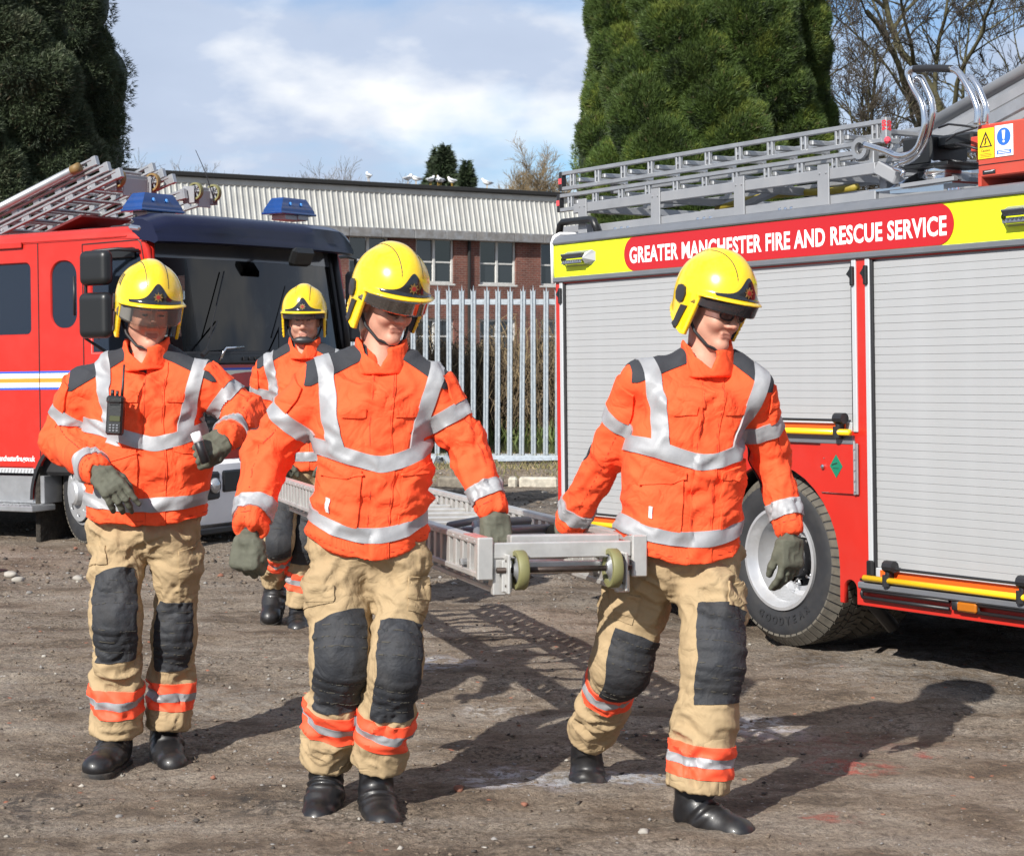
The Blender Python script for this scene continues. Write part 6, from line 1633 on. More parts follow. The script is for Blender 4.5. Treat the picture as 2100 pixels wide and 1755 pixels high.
def glove(W, d, n, side, curl, thumb=(.5, .35), parent=None, base=(0, 0, 0), scale=1.0, spread=.06, hold=False):
    W = np.asarray(W, float); d = np.asarray(d, float); d /= np.linalg.norm(d)
    n = np.asarray(n, float); n = n - d * (n @ d); n /= np.linalg.norm(n)
    y = np.cross(n, d) * side
    B = np.stack([d, y, n])            # rows: local axes
    segs = []
    for i, (ly, ll) in enumerate(((.033, .93), (.0115, 1.04), (-.0105, .98), (-.032, .82))):
        a = np.array((.088 - .008 * abs(i - 1.2), ly, .002)); ang = 0
        sp = spread * (1.5 - i)
        c = curl[i] if isinstance(curl, (list, tuple)) else curl
        for j, L in enumerate((.044, .029, .023)):
            ang += c * (1.0, 1.15, .8)[j]
            v = np.array((math.cos(ang) * math.cos(sp), math.cos(ang) * math.sin(sp), -math.sin(ang)))
            b = a + v * L * ll * 1.05
            segs.append((i, a, b, .0122 - .0010 * j, .0118 - .0012 * j)); a = b
    tb = [np.array((.018, .030, -.008)), None, None, None]
    t0, t1 = thumb
    tb[1] = tb[0] + .042 * np.array((math.cos(t0), math.sin(t0), -.25))
    tb[2] = tb[1] + .032 * np.array((math.cos(t1), math.sin(t1), -.6))
    tb[3] = tb[2] + .024 * np.array((math.cos(t1 - .4), math.sin(t1 - .4), -.8))
    def f(Pw):
        q = Pw @ B.T if False else Pw
        dd = rbox(q, (.048, 0, 0), (.050, .045, .019), .017)
        dd = smin(dd, cone(q, (-.012, 0, 0), (.01, 0, 0), .024, .029, np.array((1, 1, 1.1))), .02)
        dd = smin(dd, cone(q, tb[0], tb[1], .018, .0150), .012)
        dd = smin(dd, cone(q, tb[1], tb[2], .0150, .0130), .006)
        dd = smin(dd, cone(q, tb[2], tb[3], .0130, .0115), .004)
        fing = [None] * 4
        for (i, a, b, ra, rb) in segs:
            c = cone(q, a, b, ra, rb)
            fing[i] = c if fing[i] is None else smin(fing[i], c, .004)
        fu = fing[0]
        for g in fing[1:]: fu = smin(fu, g, .0025)
        return smin(dd, fu, .007)
    V, F = sdf_mesh(f, (-.09, -.085, -.13), (.205, .095, .055), .0033)
    V = smoothmesh(V, F, 1)
    Nn = vnormals(V, F)
    V = V + Nn * (.0016 * ridge(V * 48 + W, 3) + .0022 * ridge(V * np.array((70, 18, 30)) + W, 5) * np.exp(-((V[:, 0] + .01) / .03) ** 2))[:, None]
    # elasticated wrist
    V = V - Nn * (.004 * np.exp(-((V[:, 0] - .0) / .008) ** 2))[:, None]
    Wd = (V * scale) @ B + W - np.asarray(base)
    if np.linalg.det(B) < 0: F = F[:, ::-1]
    return link('glove', mesh_data('glove', Wd, F, M_GLOVE, True), parent)

def boot(A_, yaw, pitch, parent, base, scale=1.0):
    """A_ ankle; yaw: + turns the toe to image right; pitch: + lifts the heel"""
    Rm = Matrix.Rotation(yaw, 3, 'Z') @ Matrix.Rotation(pitch, 3, 'X')
    Rm = np.array(Rm)
    def f(q):
        d = cone(q, (0, .005, -.02), (0, .016, .075), .053, .050, np.array((1, .92, 1)))
        d = smin(d, cone(q, (0, .022, -.062), (0, -.06, -.058), .044, .047), .03)
        d = smin(d, cone(q, (0, -.04, -.055), (0, -.135, -.072), .049, .046, np.array((.96, 1, 1.15))), .035)
        d = smin(d, ell(q, (0, -.150, -.070), (.050, .052, .040)), .02)
        return np.maximum(d, -(q[..., 2] + .094))
    V, F = sdf_mesh(f, (-.08, -.23, -.11), (.08, .10, .21), .0048)
    V = smoothmesh(V, F, 2)
    Nn = vnormals(V, F)
    an = np.exp(-(((V[:, 1] + .045) / .05) ** 2)) * (V[:, 2] > -.075)
    V = V + Nn * (an * .0060 * ridge(np.stack([V[:, 0] * 9, (V[:, 2] * .8 + V[:, 1] * .9) * 40, V[:, 2] * 0], 1) + A_[0] * 9, 2) + .0035 * vnoise(V * 17 + A_[0] * 5, 9))[:, None]
    b = link('boot', mesh_data('boot', (V * scale) @ Rm.T + A_ - base, F, M_BOOT, True), parent)
    def g(q):
        d = cone(q, (0, .025, -.09), (0, -.06, -.09), .050, .050, np.array((1, 1, .3)))
        d = smin(d, cone(q, (0, -.05, -.09), (0, -.145, -.09), .050, .055, np.array((1, 1, .3))), .02)
        heel = ((q[..., 1] < -.035) & (q[..., 1] > -.075)) * 1.0
        d = np.maximum(d, q[..., 2] + .084)
        d = np.maximum(d, -(q[..., 2] + .112 - .010 * heel - .007 * (np.sin(q[..., 1] * 2 * math.pi / .024) > .2)))
        return d
    V, F = sdf_mesh(g, (-.08, -.23, -.125), (.08, .10, -.07), .0048)
    link('sole', mesh_data('sole', (V * scale) @ Rm.T + A_ - base, F, M_SOLE, 40), b)
    # toe seam welt and pull loop
    return b

def star8(r, m, parent, M):
    poly = []
    for k in range(16):
        a = math.pi * k / 8; q = r if k % 2 == 0 else r * .55
        poly.append((q * math.cos(a), q * math.sin(a)))
    mb = MB(); mb.prism(poly, 0, .003, M); mb.cur = 1
    mb.prism([(r * .42 * math.cos(2 * math.pi * k / 10), r * .42 * math.sin(2 * math.pi * k / 10)) for k in range(10)], .002, .005, M)
    return mb.build('badge', m, parent)

def make_person(s):
    Y0 = s['Y']; sc = Y0 / FPX
    J = lambda a: P(a[0], a[1], Y0 + a[2])
    hw = lambda a: a[3] * (Y0 + a[2]) / FPX
    yaw = R(s['yaw'])
    lat = np.array((math.cos(yaw), math.sin(yaw), 0)); fwd = np.array((math.sin(yaw), -math.cos(yaw), 0))
    seed = s['seed']
    base = np.array(P(s['base'][0], HY + CAMZ * FPX / (Y0 + s['base'][1]), Y0 + s['base'][1]))
    # ---- stations of the trunk
    st = np.array([(P(c, py, Y0 + dy)[2], P(c, py, Y0 + dy)[0], Y0 + dy, w * (Y0 + dy) / FPX, b) for (py, c, w, dy, b) in s['torso']])[::-1]
    zz = np.linspace(st[0, 0], st[-1, 0], 40)
    ker = np.array([1, 2, 3, 2, 1.]) / 9
    col = []
    for k in range(1, 5):
        v = np.interp(zz, st[:, 0], st[:, k]); v = np.convolve(np.pad(v, 2, mode='edge'), ker, 'valid'); col.append(v)
    def trunk_uv(p):
        cx = np.interp(p[..., 2], zz, col[0]); cy = np.interp(p[..., 2], zz, col[1])
        dx = p[..., 0] - cx; dy = p[..., 1] - cy
        return dx * lat[0] + dy * lat[1], dx * fwd[0] + dy * fwd[1]
    def trunk(p, grow=0.0, e=2.4):
        a = np.interp(p[..., 2], zz, col[2]) + grow; b = np.interp(p[..., 2], zz, col[3]) + grow
        u, v = trunk_uv(p)
        k = (np.abs(u / a) ** e + np.abs(v / b) ** e + 1e-9) ** (1 / e)
        return (k - 1) * np.minimum(a, b)
    ztop = st[-1, 0]
    neck = J(s['neck'])
    sh = [J(s['arms'][0][0]), J(s['arms'][1][0])]
    arms = [[J(a) for a in arm] for arm in s['arms']]; armr = [[hw(a) for a in arm] for arm in s['arms']]
    legs = [[J(a) for a in leg] for leg in s['legs']]; legr = [[hw(a) * (.955 if k < len(leg) - 1 else 1.10) for k, a in enumerate(leg)] for leg in s['legs']]
    nb = [neck + lat * (-.065) - np.array((0, 0, .075)), neck + lat * .065 - np.array((0, 0, .075))]
    hem_c, hem_s, hem_q = s['hem']           # pixel row, slope, curvature
    zh0 = P(0, hem_c, Y0)[2]
    # ---- jacket
    def fj(p):
        d = trunk(p)
        h = np.clip(.5 - .5 * ((ztop - .03 - p[..., 2]) - d) / .10, 0, 1)   # rounded top
        zt = p[..., 2] - (ztop - .03)
        hh = np.clip(.5 + .5 * (d - zt) / .09, 0, 1); d = zt + (d - zt) * hh + .09 * hh * (1 - hh)
        for i in (0, 1):
            d = smin(d, cone(p, nb[i], sh[i], .072, armr[i][0] * .98), .06)
        for i in (0, 1):
            d = smin(d, chain(p, arms[i], armr[i], .035, .035), .028)
        u, v = trunk_uv(p)
        zh = zh0 + hem_s * u + hem_q * u * u
        inarm = 0
        hemcut = zh - p[..., 2]
        # the hem cuts only the trunk
        tr = trunk(p)
        near = (tr < .05)
        return np.where(near & (np.minimum(chain(p, arms[0], armr[0]), chain(p, arms[1], armr[1])) > 0), np.maximum(d, hemcut), d)
    allp = np.array(arms[0] + arms[1] + [neck])
    lo = np.minimum(allp.min(0) - .13, (st[:, 1].min() - .3, Y0 - .32, zh0 - .05)); hi = np.maximum(allp.max(0) + .12, (st[:, 1].max() + .3, Y0 + .3, ztop + .1))
    hi[2] = neck[2] + .05
    V, F = sdf_mesh(fj, lo, hi, s.get('h', .0075))
    V = smoothmesh(V, F, 2)
    Nn = vnormals(V, F)
    u, v = trunk_uv(V)
    T = [along(V, arms[i]) for i in (0, 1)]
    dtr = trunk(V)
    isarm = [T[i][1] - armr[i][0] * 1.02 < np.minimum(dtr, .02) for i in (0, 1)]
    armw = [1 / (1 + np.exp(np.clip((T[i][1] - armr[i][1] * 1.12) / .008 + 0 * dtr, -30, 30))) * (dtr > -.055) for i in (0, 1)]
    disp = np.zeros(len(V))
    tw = np.clip(1 - armw[0] - armw[1], 0, 1)
    q = np.stack([u * 5.5 + V[:, 2] * 3.0 * np.sign(u), v * 4, V[:, 2] * 11 - np.abs(u) * 6], 1)
    disp += tw * (.0125 * ridge(q + seed, 1) + .0065 * ridge(q * 2.1 + seed, 2) - .004)
    # gathers just above the waist
    disp += tw * .010 * np.exp(-((V[:, 2] - zh0 - .22) / .09) ** 2) * ridge(np.stack([u * 4, v * 3, V[:, 2] * 22 + u * 5], 1) + seed, 8)
    for i in (0, 1):
        t, dd, O = T[i]; L1 = np.linalg.norm(arms[i][1] - arms[i][0]); L = L1 + np.linalg.norm(arms[i][2] - arms[i][1])
        ang = np.arctan2(O @ lat, O @ fwd)
        w1 = np.exp(-((t - L1) / .10) ** 2); w2 = np.exp(-((t - L + .06) / .05) ** 2)
        qq = np.stack([t * 24, ang * 1.1, ang * 0 + seed], 1) + 1.3 * vnoise(V * 7, seed)[:, None]
        disp += armw[i] * (.0165 * w1 * ridge(qq, 4) + .008 * w2 * ridge(qq * 1.3, 5) + .009 * ridge(np.stack([t * 12 + ang, ang * 1.6, ang * 0], 1) + seed, 6))
    V = V + Nn * disp[:, None]
    V = smoothmesh(V, F, 1, .4)
    Nn = vnormals(V, F)
    # body: one continuous skin under the clothes
    hd = s['head']; H0 = P(hd[0], hd[1], Y0 + hd[2])
    Rh = Matrix.Rotation(R(hd[3]), 3, 'Z') @ Matrix.Rotation(R(hd[5]), 3, 'Y') @ Matrix.Rotation(R(hd[4]), 3, 'X')
    Rh = np.array(Rh)
    def face(q):
        d = ell(q, (0, .012, .042), (.077, .096, .092))
        d = smin(d, ell(q, (0, -.020, -.020), (.066, .072, .085)), .03)
        d = smin(d, cone(q, (-.046, .0, -.058), (0, -.060, -.104), .026, .022), .03)
        d = smin(d, cone(q, (.046, .0, -.058), (0, -.060, -.104), .026, .022), .03)
        for sx in (-1, 1):
            d = smin(d, ell(q, (sx * .036, -.062, -.030), (.024, .026, .026)), .018)
            d = -smin(-d, ell(q, (sx * .031, -.100, .010), (.020, .020, .013)), .010)
            d = smin(d, ell(q, (sx * .031, -.074, .010), (.0155, .0155, .013)), .004)
            d = smin(d, cone(q, (sx * .014, -.090, .030), (sx * .048, -.078, .030), .0085, .007), .010)
            d = smin(d, ell(q, (sx * .0135, -.098, -.034), (.0090, .012, .0090)), .006)
            d = smin(d, ell(q, (sx * .078, .018, -.005), (.010, .022, .032)), .008)
        d = smin(d, cone(q, (0, -.086, .020), (0, -.113, -.028), .0090, .0130), .008)
        d = smin(d, cone(q, (-.019, -.084, -.0625), (.019, -.084, -.0625), .0062, .0062), .006)
        d = smin(d, cone(q, (-.015, -.0835, -.0740), (.015, -.0835, -.0740), .0075, .0075), .006)
        d = -smin(-d, cone(q, (-.025, -.094, -.0680), (.025, -.094, -.0680), .0036, .0036), .004)
        d = smin(d, ell(q, (0, -.076, -.102), (.022, .018, .018)), .014)
        return d
    def fb(p):
        q = (p - H0) @ Rh
        d = face(q)
        d = smin(d, cone(p, H0 + Rh @ np.array((0, .022, -.045)), neck - np.array((0, 0, .09)), .056, .068), .022)
        t = trunk(p, -.050); t = np.maximum(t, p[..., 2] - (ztop - .05)); t = np.maximum(t, zh0 + .10 - p[..., 2])
        d = smin(d, t, .05)
        for i in (0, 1):
            d = smin(d, cone(p, nb[i], sh[i], .040, .042), .02)
            d = smin(d, chain(p, arms[i], [r * .62 for r in armr[i]]), .02)
        pel = (legs[0][0] + legs[1][0]) / 2
        d = smin(d, ell(p, pel + np.array((0, 0, .02)), (.13, .09, .12)), .04)
        for i in (0, 1): d = smin(d, chain(p, legs[i], [r * .62 for r in legr[i]]), .02)
        return d
    def axisn(lo_, hi_, c0, c1, fine, coarse):
        return np.concatenate([np.arange(lo_, c0, coarse), np.arange(c0, c1, fine), np.arange(c1 + .004, hi_, coarse)])
    alll = np.array(legs[0] + legs[1]); lo2 = np.minimum(allp.min(0), alll.min(0)) - .12; hi2 = np.maximum(allp.max(0), alll.max(0)) + .12
    fine = s.get('fine', .0033)
    ax = [axisn(lo2[0], hi2[0], H0[0] - .12, H0[0] + .12, fine, .02), axisn(lo2[1], hi2[1], H0[1] - .14, H0[1] + .12, fine, .02), axisn(alll[:, 2].min() - .1, H0[2] + .19, H0[2] - .16, H0[2] + .15, fine, .02)]
    VB, FB = sdf_mesh(fb, None, None, None, ax)
    VB = smoothmesh(VB, FB, 1, .4)
    C = (VB[FB].mean(1) - H0) @ Rh
    mi = np.zeros(len(FB), int)
    d3 = lambda c, r: (((C - np.array(c)) / np.array(r)) ** 2).sum(1) < 1
    fr = C[:, 1] < -.055
    mi[fr & ((np.abs(C[:, 2] + .0630) < .0040) | (np.abs(C[:, 2] + .0735) < .0050)) & (np.abs(C[:, 0]) < .023 - 30 * (C[:, 2] + .068) ** 2) & (C[:, 1] < -.080)] = 1
    mi[fr & (np.abs(C[:, 2] - .033 + 1.2 * (np.abs(C[:, 0]) - .03) ** 2) < .0042) & (np.abs(np.abs(C[:, 0]) - .031) < .018)] = 2
    mi[d3((.031, -.088, .010), (.0125, .012, .0040)) | d3((-.031, -.088, .010), (.0125, .012, .0040))] = 3
    mi[(VB[FB].mean(1)[:, 2] < neck[2] - .085)] = 4
    person = link('person', mesh_data('person_body', VB - base, FB, [M_SKIN, M_LIP, M_BROW, M_EYE, M_SHIRT], True, mi))
    person.location = base
    tag(person, s['label'], 'person', 'firefighters walking across the yard')
    if s.get('hood'):
        mbv = []
        Vh, Fh = sdf_mesh(lambda p: np.maximum(cone(p, H0 + Rh @ np.array((0, .03, -.06)), neck - np.array((0, 0, .08)), .072, .078), -((p - H0) @ Rh @ np.array((0, 1, .7)) + .055)), H0 - .2, H0 + np.array((.2, .2, .02)), .007)
        Vh = Vh + vnormals(Vh, Fh) * (.004 * ridge(Vh * np.array((8, 8, 26)), 3))[:, None]
        link('flash_hood', mesh_data('flash_hood', Vh - base, Fh, s['hoodmat'], True), person)
    jacket = link('jacket', mesh_data('jacket', V - base, F, M_ORANGE, True), person)
    # collar
    cax = (H0 + Rh @ np.array((0, .03, -.05))) - (neck - np.array((0, 0, .09))); cax /= np.linalg.norm(cax)
    nbm = neck - np.array((0, 0, .084)) + fwd * .008
    def fc(p):
        q = p - nbm; w = q @ cax
        ul = q @ lat; vf = q @ fwd
        r = np.sqrt((ul / 1.03) ** 2 + ((vf - .25 * np.maximum(w, 0) * 0) / 1.05) ** 2)
        rad = .088 - .12 * np.clip(w, 0, .1)
        d = np.abs(r - rad) - .0075
        top = .094 - .46 * np.maximum(vf, 0) + .10 * np.abs(ul) - .15 * np.maximum(-vf, 0)
        notch = np.where((vf > 0), .036 - (np.abs(ul + .010 + .3 * w) * 1.0 + np.maximum(.040 - w, 0) * .8), -1)
        d = np.maximum(d, w - top); d = np.maximum(d, -w - .03); d = np.maximum(d, notch)
        return d
    Vc, Fc = sdf_mesh(fc, nbm - .14, nbm + .15, .0048)
    Vc = smoothmesh(Vc, Fc, 2)
    Vc = Vc + vnormals(Vc, Fc) * (.0032 * ridge(Vc * 16 + seed, 2))[:, None]
    link('collar', mesh_data('collar', Vc - base, Fc, M_ORANGE, True), jacket)
    # fields for trim
    z = V[:, 2]
    def rad(i, t):
        c = np.cumsum([0] + [np.linalg.norm(arms[i][k + 1] - arms[i][k]) for k in (0, 1)]); return np.interp(t, c, armr[i])
    torso_only = np.minimum(.026 - dtr, np.minimum(T[0][1] - rad(0, T[0][0]) * 1.16, T[1][1] - rad(1, T[1][0]) * 1.16))
    uz = s.get('zip', 0.0)
    zc = P(0, s['chev'], Y0)[2]
    hw_t = .0270
    cz = zc + .33 * (np.sqrt((u - uz) ** 2 + .03 ** 2) - .03) - .10 * np.maximum(np.abs(u - uz) - .17, 0)
    zh = zh0 + hem_s * u + hem_q * u * u
    front = v
    pt = lambda nm, flds, off, m, par=jacket, **k: patch(nm, V, Nn, F, flds, off, m, par, base, **k)
    # storm flap over the zip
    pt('storm_flap', [.040 - np.abs(u - uz), front, z - (zh + .004), (neck[2] - .075) - z, torso_only + .02], .0045, M_ORANGE)
    # pockets
    for sg in (-1, 1):
        uu = (u - uz) * sg
        pt('hip_pocket', [uu - .068, .195 - uu, z - (zh + .105), (zh + .30 - .12 * np.abs(uu - .13)) - z, front + .03, torso_only], .0075, M_ORANGE)
        pt('pocket_flap', [uu - .060, .205 - uu, z - (zh + .252 - .35 * (uu - .13)), (zh + .325 - .35 * (uu - .13)) - z, front + .03, torso_only, (cz - .045) - z], .0115, M_ORANGE)
        pt('chest_pocket', [uu - .050, .128 - uu, z - (zc + .155), (zc + .185 + .0 * uu) - z, front, torso_only], .006, M_ORANGE)
    # tapes
    pt('reflective_tape', [hw_t - np.abs(z - cz), torso_only], .0068, M_TAPE)
    pt('reflective_tape', [hw_t * .92 - np.abs(z - (zh + .082)), torso_only], .0068, M_TAPE)
    bx = .150 + np.clip((z - zc - .12) * .20, -.03, .05)
    shz = (nb[0][2] + nb[1][2]) / 2
    for sg in (-1, 1):
        uu = (u - uz * .5) * sg
        pt('reflective_tape', [hw_t * .98 - np.abs(uu - bx), z - cz - .01, dtr * 0 + .15 - np.maximum(0, uu - .3)], .0062, M_TAPE)
    for i in (0, 1):
        sg = -1 if i == 0 else 1
        uu = u * sg
        a = nb[i]; b_ = sh[i]; ua = (a - np.array((np.interp(a[2], zz, col[0]), np.interp(a[2], zz, col[1]), 0)))
        ua_ = abs(ua[0] * lat[0] + ua[1] * lat[1]); ub = b_ - np.array((np.interp(b_[2], zz, col[0]), np.interp(b_[2], zz, col[1]), 0)); ub_ = abs(ub[0] * lat[0] + ub[1] * lat[1])
        line = a[2] + (b_[2] - a[2]) * np.clip((uu - ua_) / max(.02, ub_ - ua_), -.3, 1.25)
        pt('shoulder_patch', [z - line - .018, uu - ua_ * .75, (ub_ + .055) - uu], .0038, M_DARKPATCH)
        # sleeves
        t, dd, O = T[i]; L1 = np.linalg.norm(arms[i][1] - arms[i][0]); L = L1 + np.linalg.norm(arms[i][2] - arms[i][1])
        on = armr[i][0] * 1.55 - dd
        notr = dtr + .045
        for tcn in (L1 * s.get('band', .52), L - .055):
            fl = [hw_t - np.abs(t - tcn), on]
            if tcn < L1: fl.append((V - sh[i]) @ (lat * sg) + .055)
            pt('reflective_tape', fl, .0060, M_TAPE)
        pt('elbow_patch', [.10 - np.abs(t - L1 - .02), on, (-(O @ fwd)) - .030], .0040, M_DARKPATCH)
        # flap pocket on the upper sleeve
        o2 = O @ (lat * sg)
        pt('sleeve_pocket', [.052 - np.abs(t - L1 * s.get('band', .52) + .075), on, o2 + .2 * (O @ fwd) - .012, .9 * armr[i][0] - np.abs(O @ fwd)], .0095, M_ORANGE)
    # sewn seams
    for i in (0, 1):
        t, dd, O = T[i]; L1 = np.linalg.norm(arms[i][1] - arms[i][0]); on = armr[i][0] * 1.55 - dd; sg = -1 if i == 0 else 1
        L = L1 + np.linalg.norm(arms[i][2] - arms[i][1])
        pt('seam', [.0016 - np.abs(t - L + .012 - .006), on], .0016, M_SEAM, kind='stuff')
        pt('seam', [.0016 - np.abs(O @ lat * sg - .3 * (O @ fwd) - .012), on, O @ fwd, t - .10], .0016, M_SEAM, kind='stuff')
    pt('seam', [.0014 - np.abs(np.abs(u - uz) - .034), front, z - (zh + .004), (neck[2] - .085) - z, torso_only + .02], .0058, M_SEAM, kind='stuff')
    pt('seam', [.0015 - np.abs(z - (zh + .022)), torso_only], .0016, M_SEAM, kind='stuff')
    pt('care_label', [.005 - np.abs(u - uz + .165), .022 - np.abs(z - zh - .15), front], .0135, M_WHITEC)
    # ---- trousers
    pel = (legs[0][0] + legs[1][0]) / 2
    wt = abs((legs[0][0] - legs[1][0]) @ lat) / 2
    def ft(p):
        d = ell(p, pel + np.array((0, 0, .03)), (wt + min(legr[0][0], legr[1][0]) * .96, .135, .17))
        dl = [chain(p, legs[i], legr[i], .03, .018) for i in (0, 1)]
        dl = smin(dl[0], dl[1], .012)
        return smin(d, dl, .035)
    lo3 = alll.min(0) - .15; hi3 = alll.max(0) + .15; hi3[2] = pel[2] + .2
    VT, FT = sdf_mesh(ft, lo3, hi3, s.get('h', .0075))
    VT = smoothmesh(VT, FT, 1)
    NT = vnormals(VT, FT)
    TL = [along(VT, legs[i]) for i in (0, 1)]
    near = TL[0][1] / np.mean(legr[0]) < TL[1][1] / np.mean(legr[1])
    lr = [np.interp(TL[i][0], np.cumsum([0] + [np.linalg.norm(legs[i][k + 1] - legs[i][k]) for k in range(len(legs[i]) - 1)]), legr[i]) for i in (0, 1)]
    own = [(TL[1][1] - lr[1]) - (TL[0][1] - lr[0]) + .012, (TL[0][1] - lr[0]) - (TL[1][1] - lr[1]) + .012]
    t = np.where(near, TL[0][0], TL[1][0]); O = np.where(near[:, None], TL[0][2], TL[1][2])
    kl = [sum(np.linalg.norm(legs[i][k + 1] - legs[i][k]) for k in range(2)) for i in (0, 1)]
    tot = [sum(np.linalg.norm(legs[i][k + 1] - legs[i][k]) for k in range(len(legs[i]) - 1)) for i in (0, 1)]
    tk = np.where(near, kl[0], kl[1]); tt = np.where(near, tot[0], tot[1])
    ang = np.arctan2(O @ lat, O @ fwd)
    qq = np.stack([t * 17, ang * .9, near * 7.0], 1) + 1.2 * vnoise(VT * 6, seed)[:, None] + seed
    kneepad = np.exp(-((t - tk) / .10) ** 4)
    disp = (1 - .6 * kneepad) * (.0150 * ridge(qq, 1) * np.clip(.5 + .8 * np.exp(-((t - tt + .14) / .08) ** 2) + np.exp(-(t / .12) ** 2), 0, 1.3) * np.clip((tt + .03 - t) / .06, .15, 1) + .0065 * ridge(qq * 2.2, 2))
    disp += .012 * ridge(np.stack([VT[:, 0] * 5, VT[:, 1] * 5, VT[:, 2] * 8 + np.abs(VT[:, 0] - pel[0]) * 9], 1) + seed, 7) * np.exp(-((VT[:, 2] - pel[2] + .1) / .15) ** 2)
    # padded knee: sewn ribs
    frn = np.clip((O @ fwd) / .06, 0, 1)
    disp += kneepad * frn * (.010 + .0045 * np.abs(np.sin((t - tk) * math.pi / .036)))
    VT = VT + NT * disp[:, None]
    VT = smoothmesh(VT, FT, 1, .4); NT = vnormals(VT, FT)
    trousers = link('trousers', mesh_data('trousers', VT - base, FT, M_TROUSER, True), person)
    for i in (0, 1):
        t, dd, O = TL[i]; on = own[i]; rr = np.interp(t, np.cumsum([0] + [np.linalg.norm(legs[i][k + 1] - legs[i][k]) for k in range(len(legs[i]) - 1)]), legr[i])
        ll = O @ lat; ff = O @ fwd
        padw = .77 * rr - np.abs(ll - s['padoff'][i])
        k0 = s['pads'][i]
        pp = patch('knee_pad', VT, NT, FT, [t - (k0[0] + .5 * ll * k0[2] + 1.2 * ll ** 2), (k0[1] - .12 * ll) - t, on, padw, ff + .2 * rr], .0045, M_KNEE, trousers, base)
        for k in range(1, 7):
            tq = k0[0] + (k0[1] - k0[0]) * k / 7
            if abs(tq - kl[i]) < .014: tq = kl[i] + (.014 if tq > kl[i] else -.014)
            patch('stitch_line', VT, NT, FT, [.0016 - np.abs(t - tq - .06 * ll - .004 * vnoise(VT * 9, 4)), on, padw - .004, ff + .15 * rr], .0066, M_STITCH, trousers, base, kind='stuff')
        tb = s['bands'][i]
        w = .018
        for (c, m, nm) in ((tb - 2 * w * .95, M_BANDO, 'orange_band'), (tb, M_TAPE, 'reflective_band'), (tb + 2 * w * .95, M_BANDO, 'orange_band')):
            ww = w if m is M_BANDO else w * .85
            patch(nm, VT, NT, FT, [ww - np.abs(t - c), on], .004 if m is M_BANDO else .0046, m, trousers, base)
        sg = -1 if i == 0 else 1
        lo_ = ll * sg
        patch('thigh_pocket', VT, NT, FT, [t - .10, (k0[0] - .03) - t, on + .0, lo_ - .25 * rr, ff + .055], .004, M_TROUSER, trousers, base)
        patch('thigh_pocket_flap', VT, NT, FT, [t - .07 - .25 * (ff - .0), (.145 + .25 * ff) - t, on + .0, lo_ - .22 * rr, ff + .060], .0065, M_TROUSER, trousers, base)
    # ---- boots, gloves
    for b in s['boots']: boot(J(b[:3]), R(b[3]), R(b[4]), person, base, b[5] if len(b) > 5 else 1.12)
    for g in s['gloves']:
        glove(J(g['w']), g['d'], g['n'], g['side'], g['curl'], g.get('thumb', (.5, .35)), person, base, g.get('s', 1.10))
    # ---- helmet
    make_helmet(s, H0, Rh, person, base)
    # chin strap
    mb = MB()
    pts = [(-.094, .015, -.03), (-.082, -.020, -.075), (-.050, -.060, -.112), (0, -.082, -.124), (.050, -.060, -.112), (.082, -.020, -.075), (.094, .015, -.03)]
    sm = []
    for i in range(len(pts) - 1):
        for k in range(4): sm.append(np.array(pts[i]) * (1 - k / 4) + np.array(pts[i + 1]) * k / 4)
    sm.append(np.array(pts[-1]))
    mb.tube([H0 + Rh @ q - base for q in sm], .0055, 8)
    strap = mb.build('chin_strap', M_LINER, person, True)
    if s.get('chincup'):
        Vq, Fq = sdf_mesh(lambda q: ell(q, (0, -.082, -.104), (.056, .026, .025)), (-.06, -.12, -.14), (.06, -.05, -.08), .004)
        link('chin_cup', mesh_data('chin_cup', (Vq @ Rh.T) + H0 - base, Fq, M_RUBBERP, True), strap)
    if s.get('glasses'):
        mb = MB()
        for sx in (-1, 1):
            c = [Vector((sx * (.031 + .025 * math.cos(a)), -.098 + .010 * math.cos(a) * 1.0, .006 + .0155 * math.sin(a))) for a in [2 * math.pi * k / 14 for k in range(15)]]
            c = [Vector((q.x, -.106 + .35 * max(0, abs(q.x) - .02), q.z - .006)) for q in c]
            mb.cur = 0; mb.tube([H0 + Rh @ np.array(q) - base for q in c], .0034, 6)
            mb.tube([H0 + Rh @ np.array(q) - base for q in ((sx * .055, -.090, .012), (sx * .076, -.05, .012), (sx * .080, .02, .008))], .003, 6)
            mb.cur = 1; mb.add([H0 + Rh @ np.array(q) - base for q in c[:-1]], [tuple(range(14))])
        mb.cur = 0; mb.tube([H0 + Rh @ np.array(q) - base for q in ((-.010, -.104, .012), (0, -.106, .014), (.010, -.104, .012))], .0028, 6)
        mb.build('glasses', [M_RUBBERP, M_VISTINT if s['glasses'] == 'clear' else M_PLATE], person, True)
    return person, H0, Rh, base

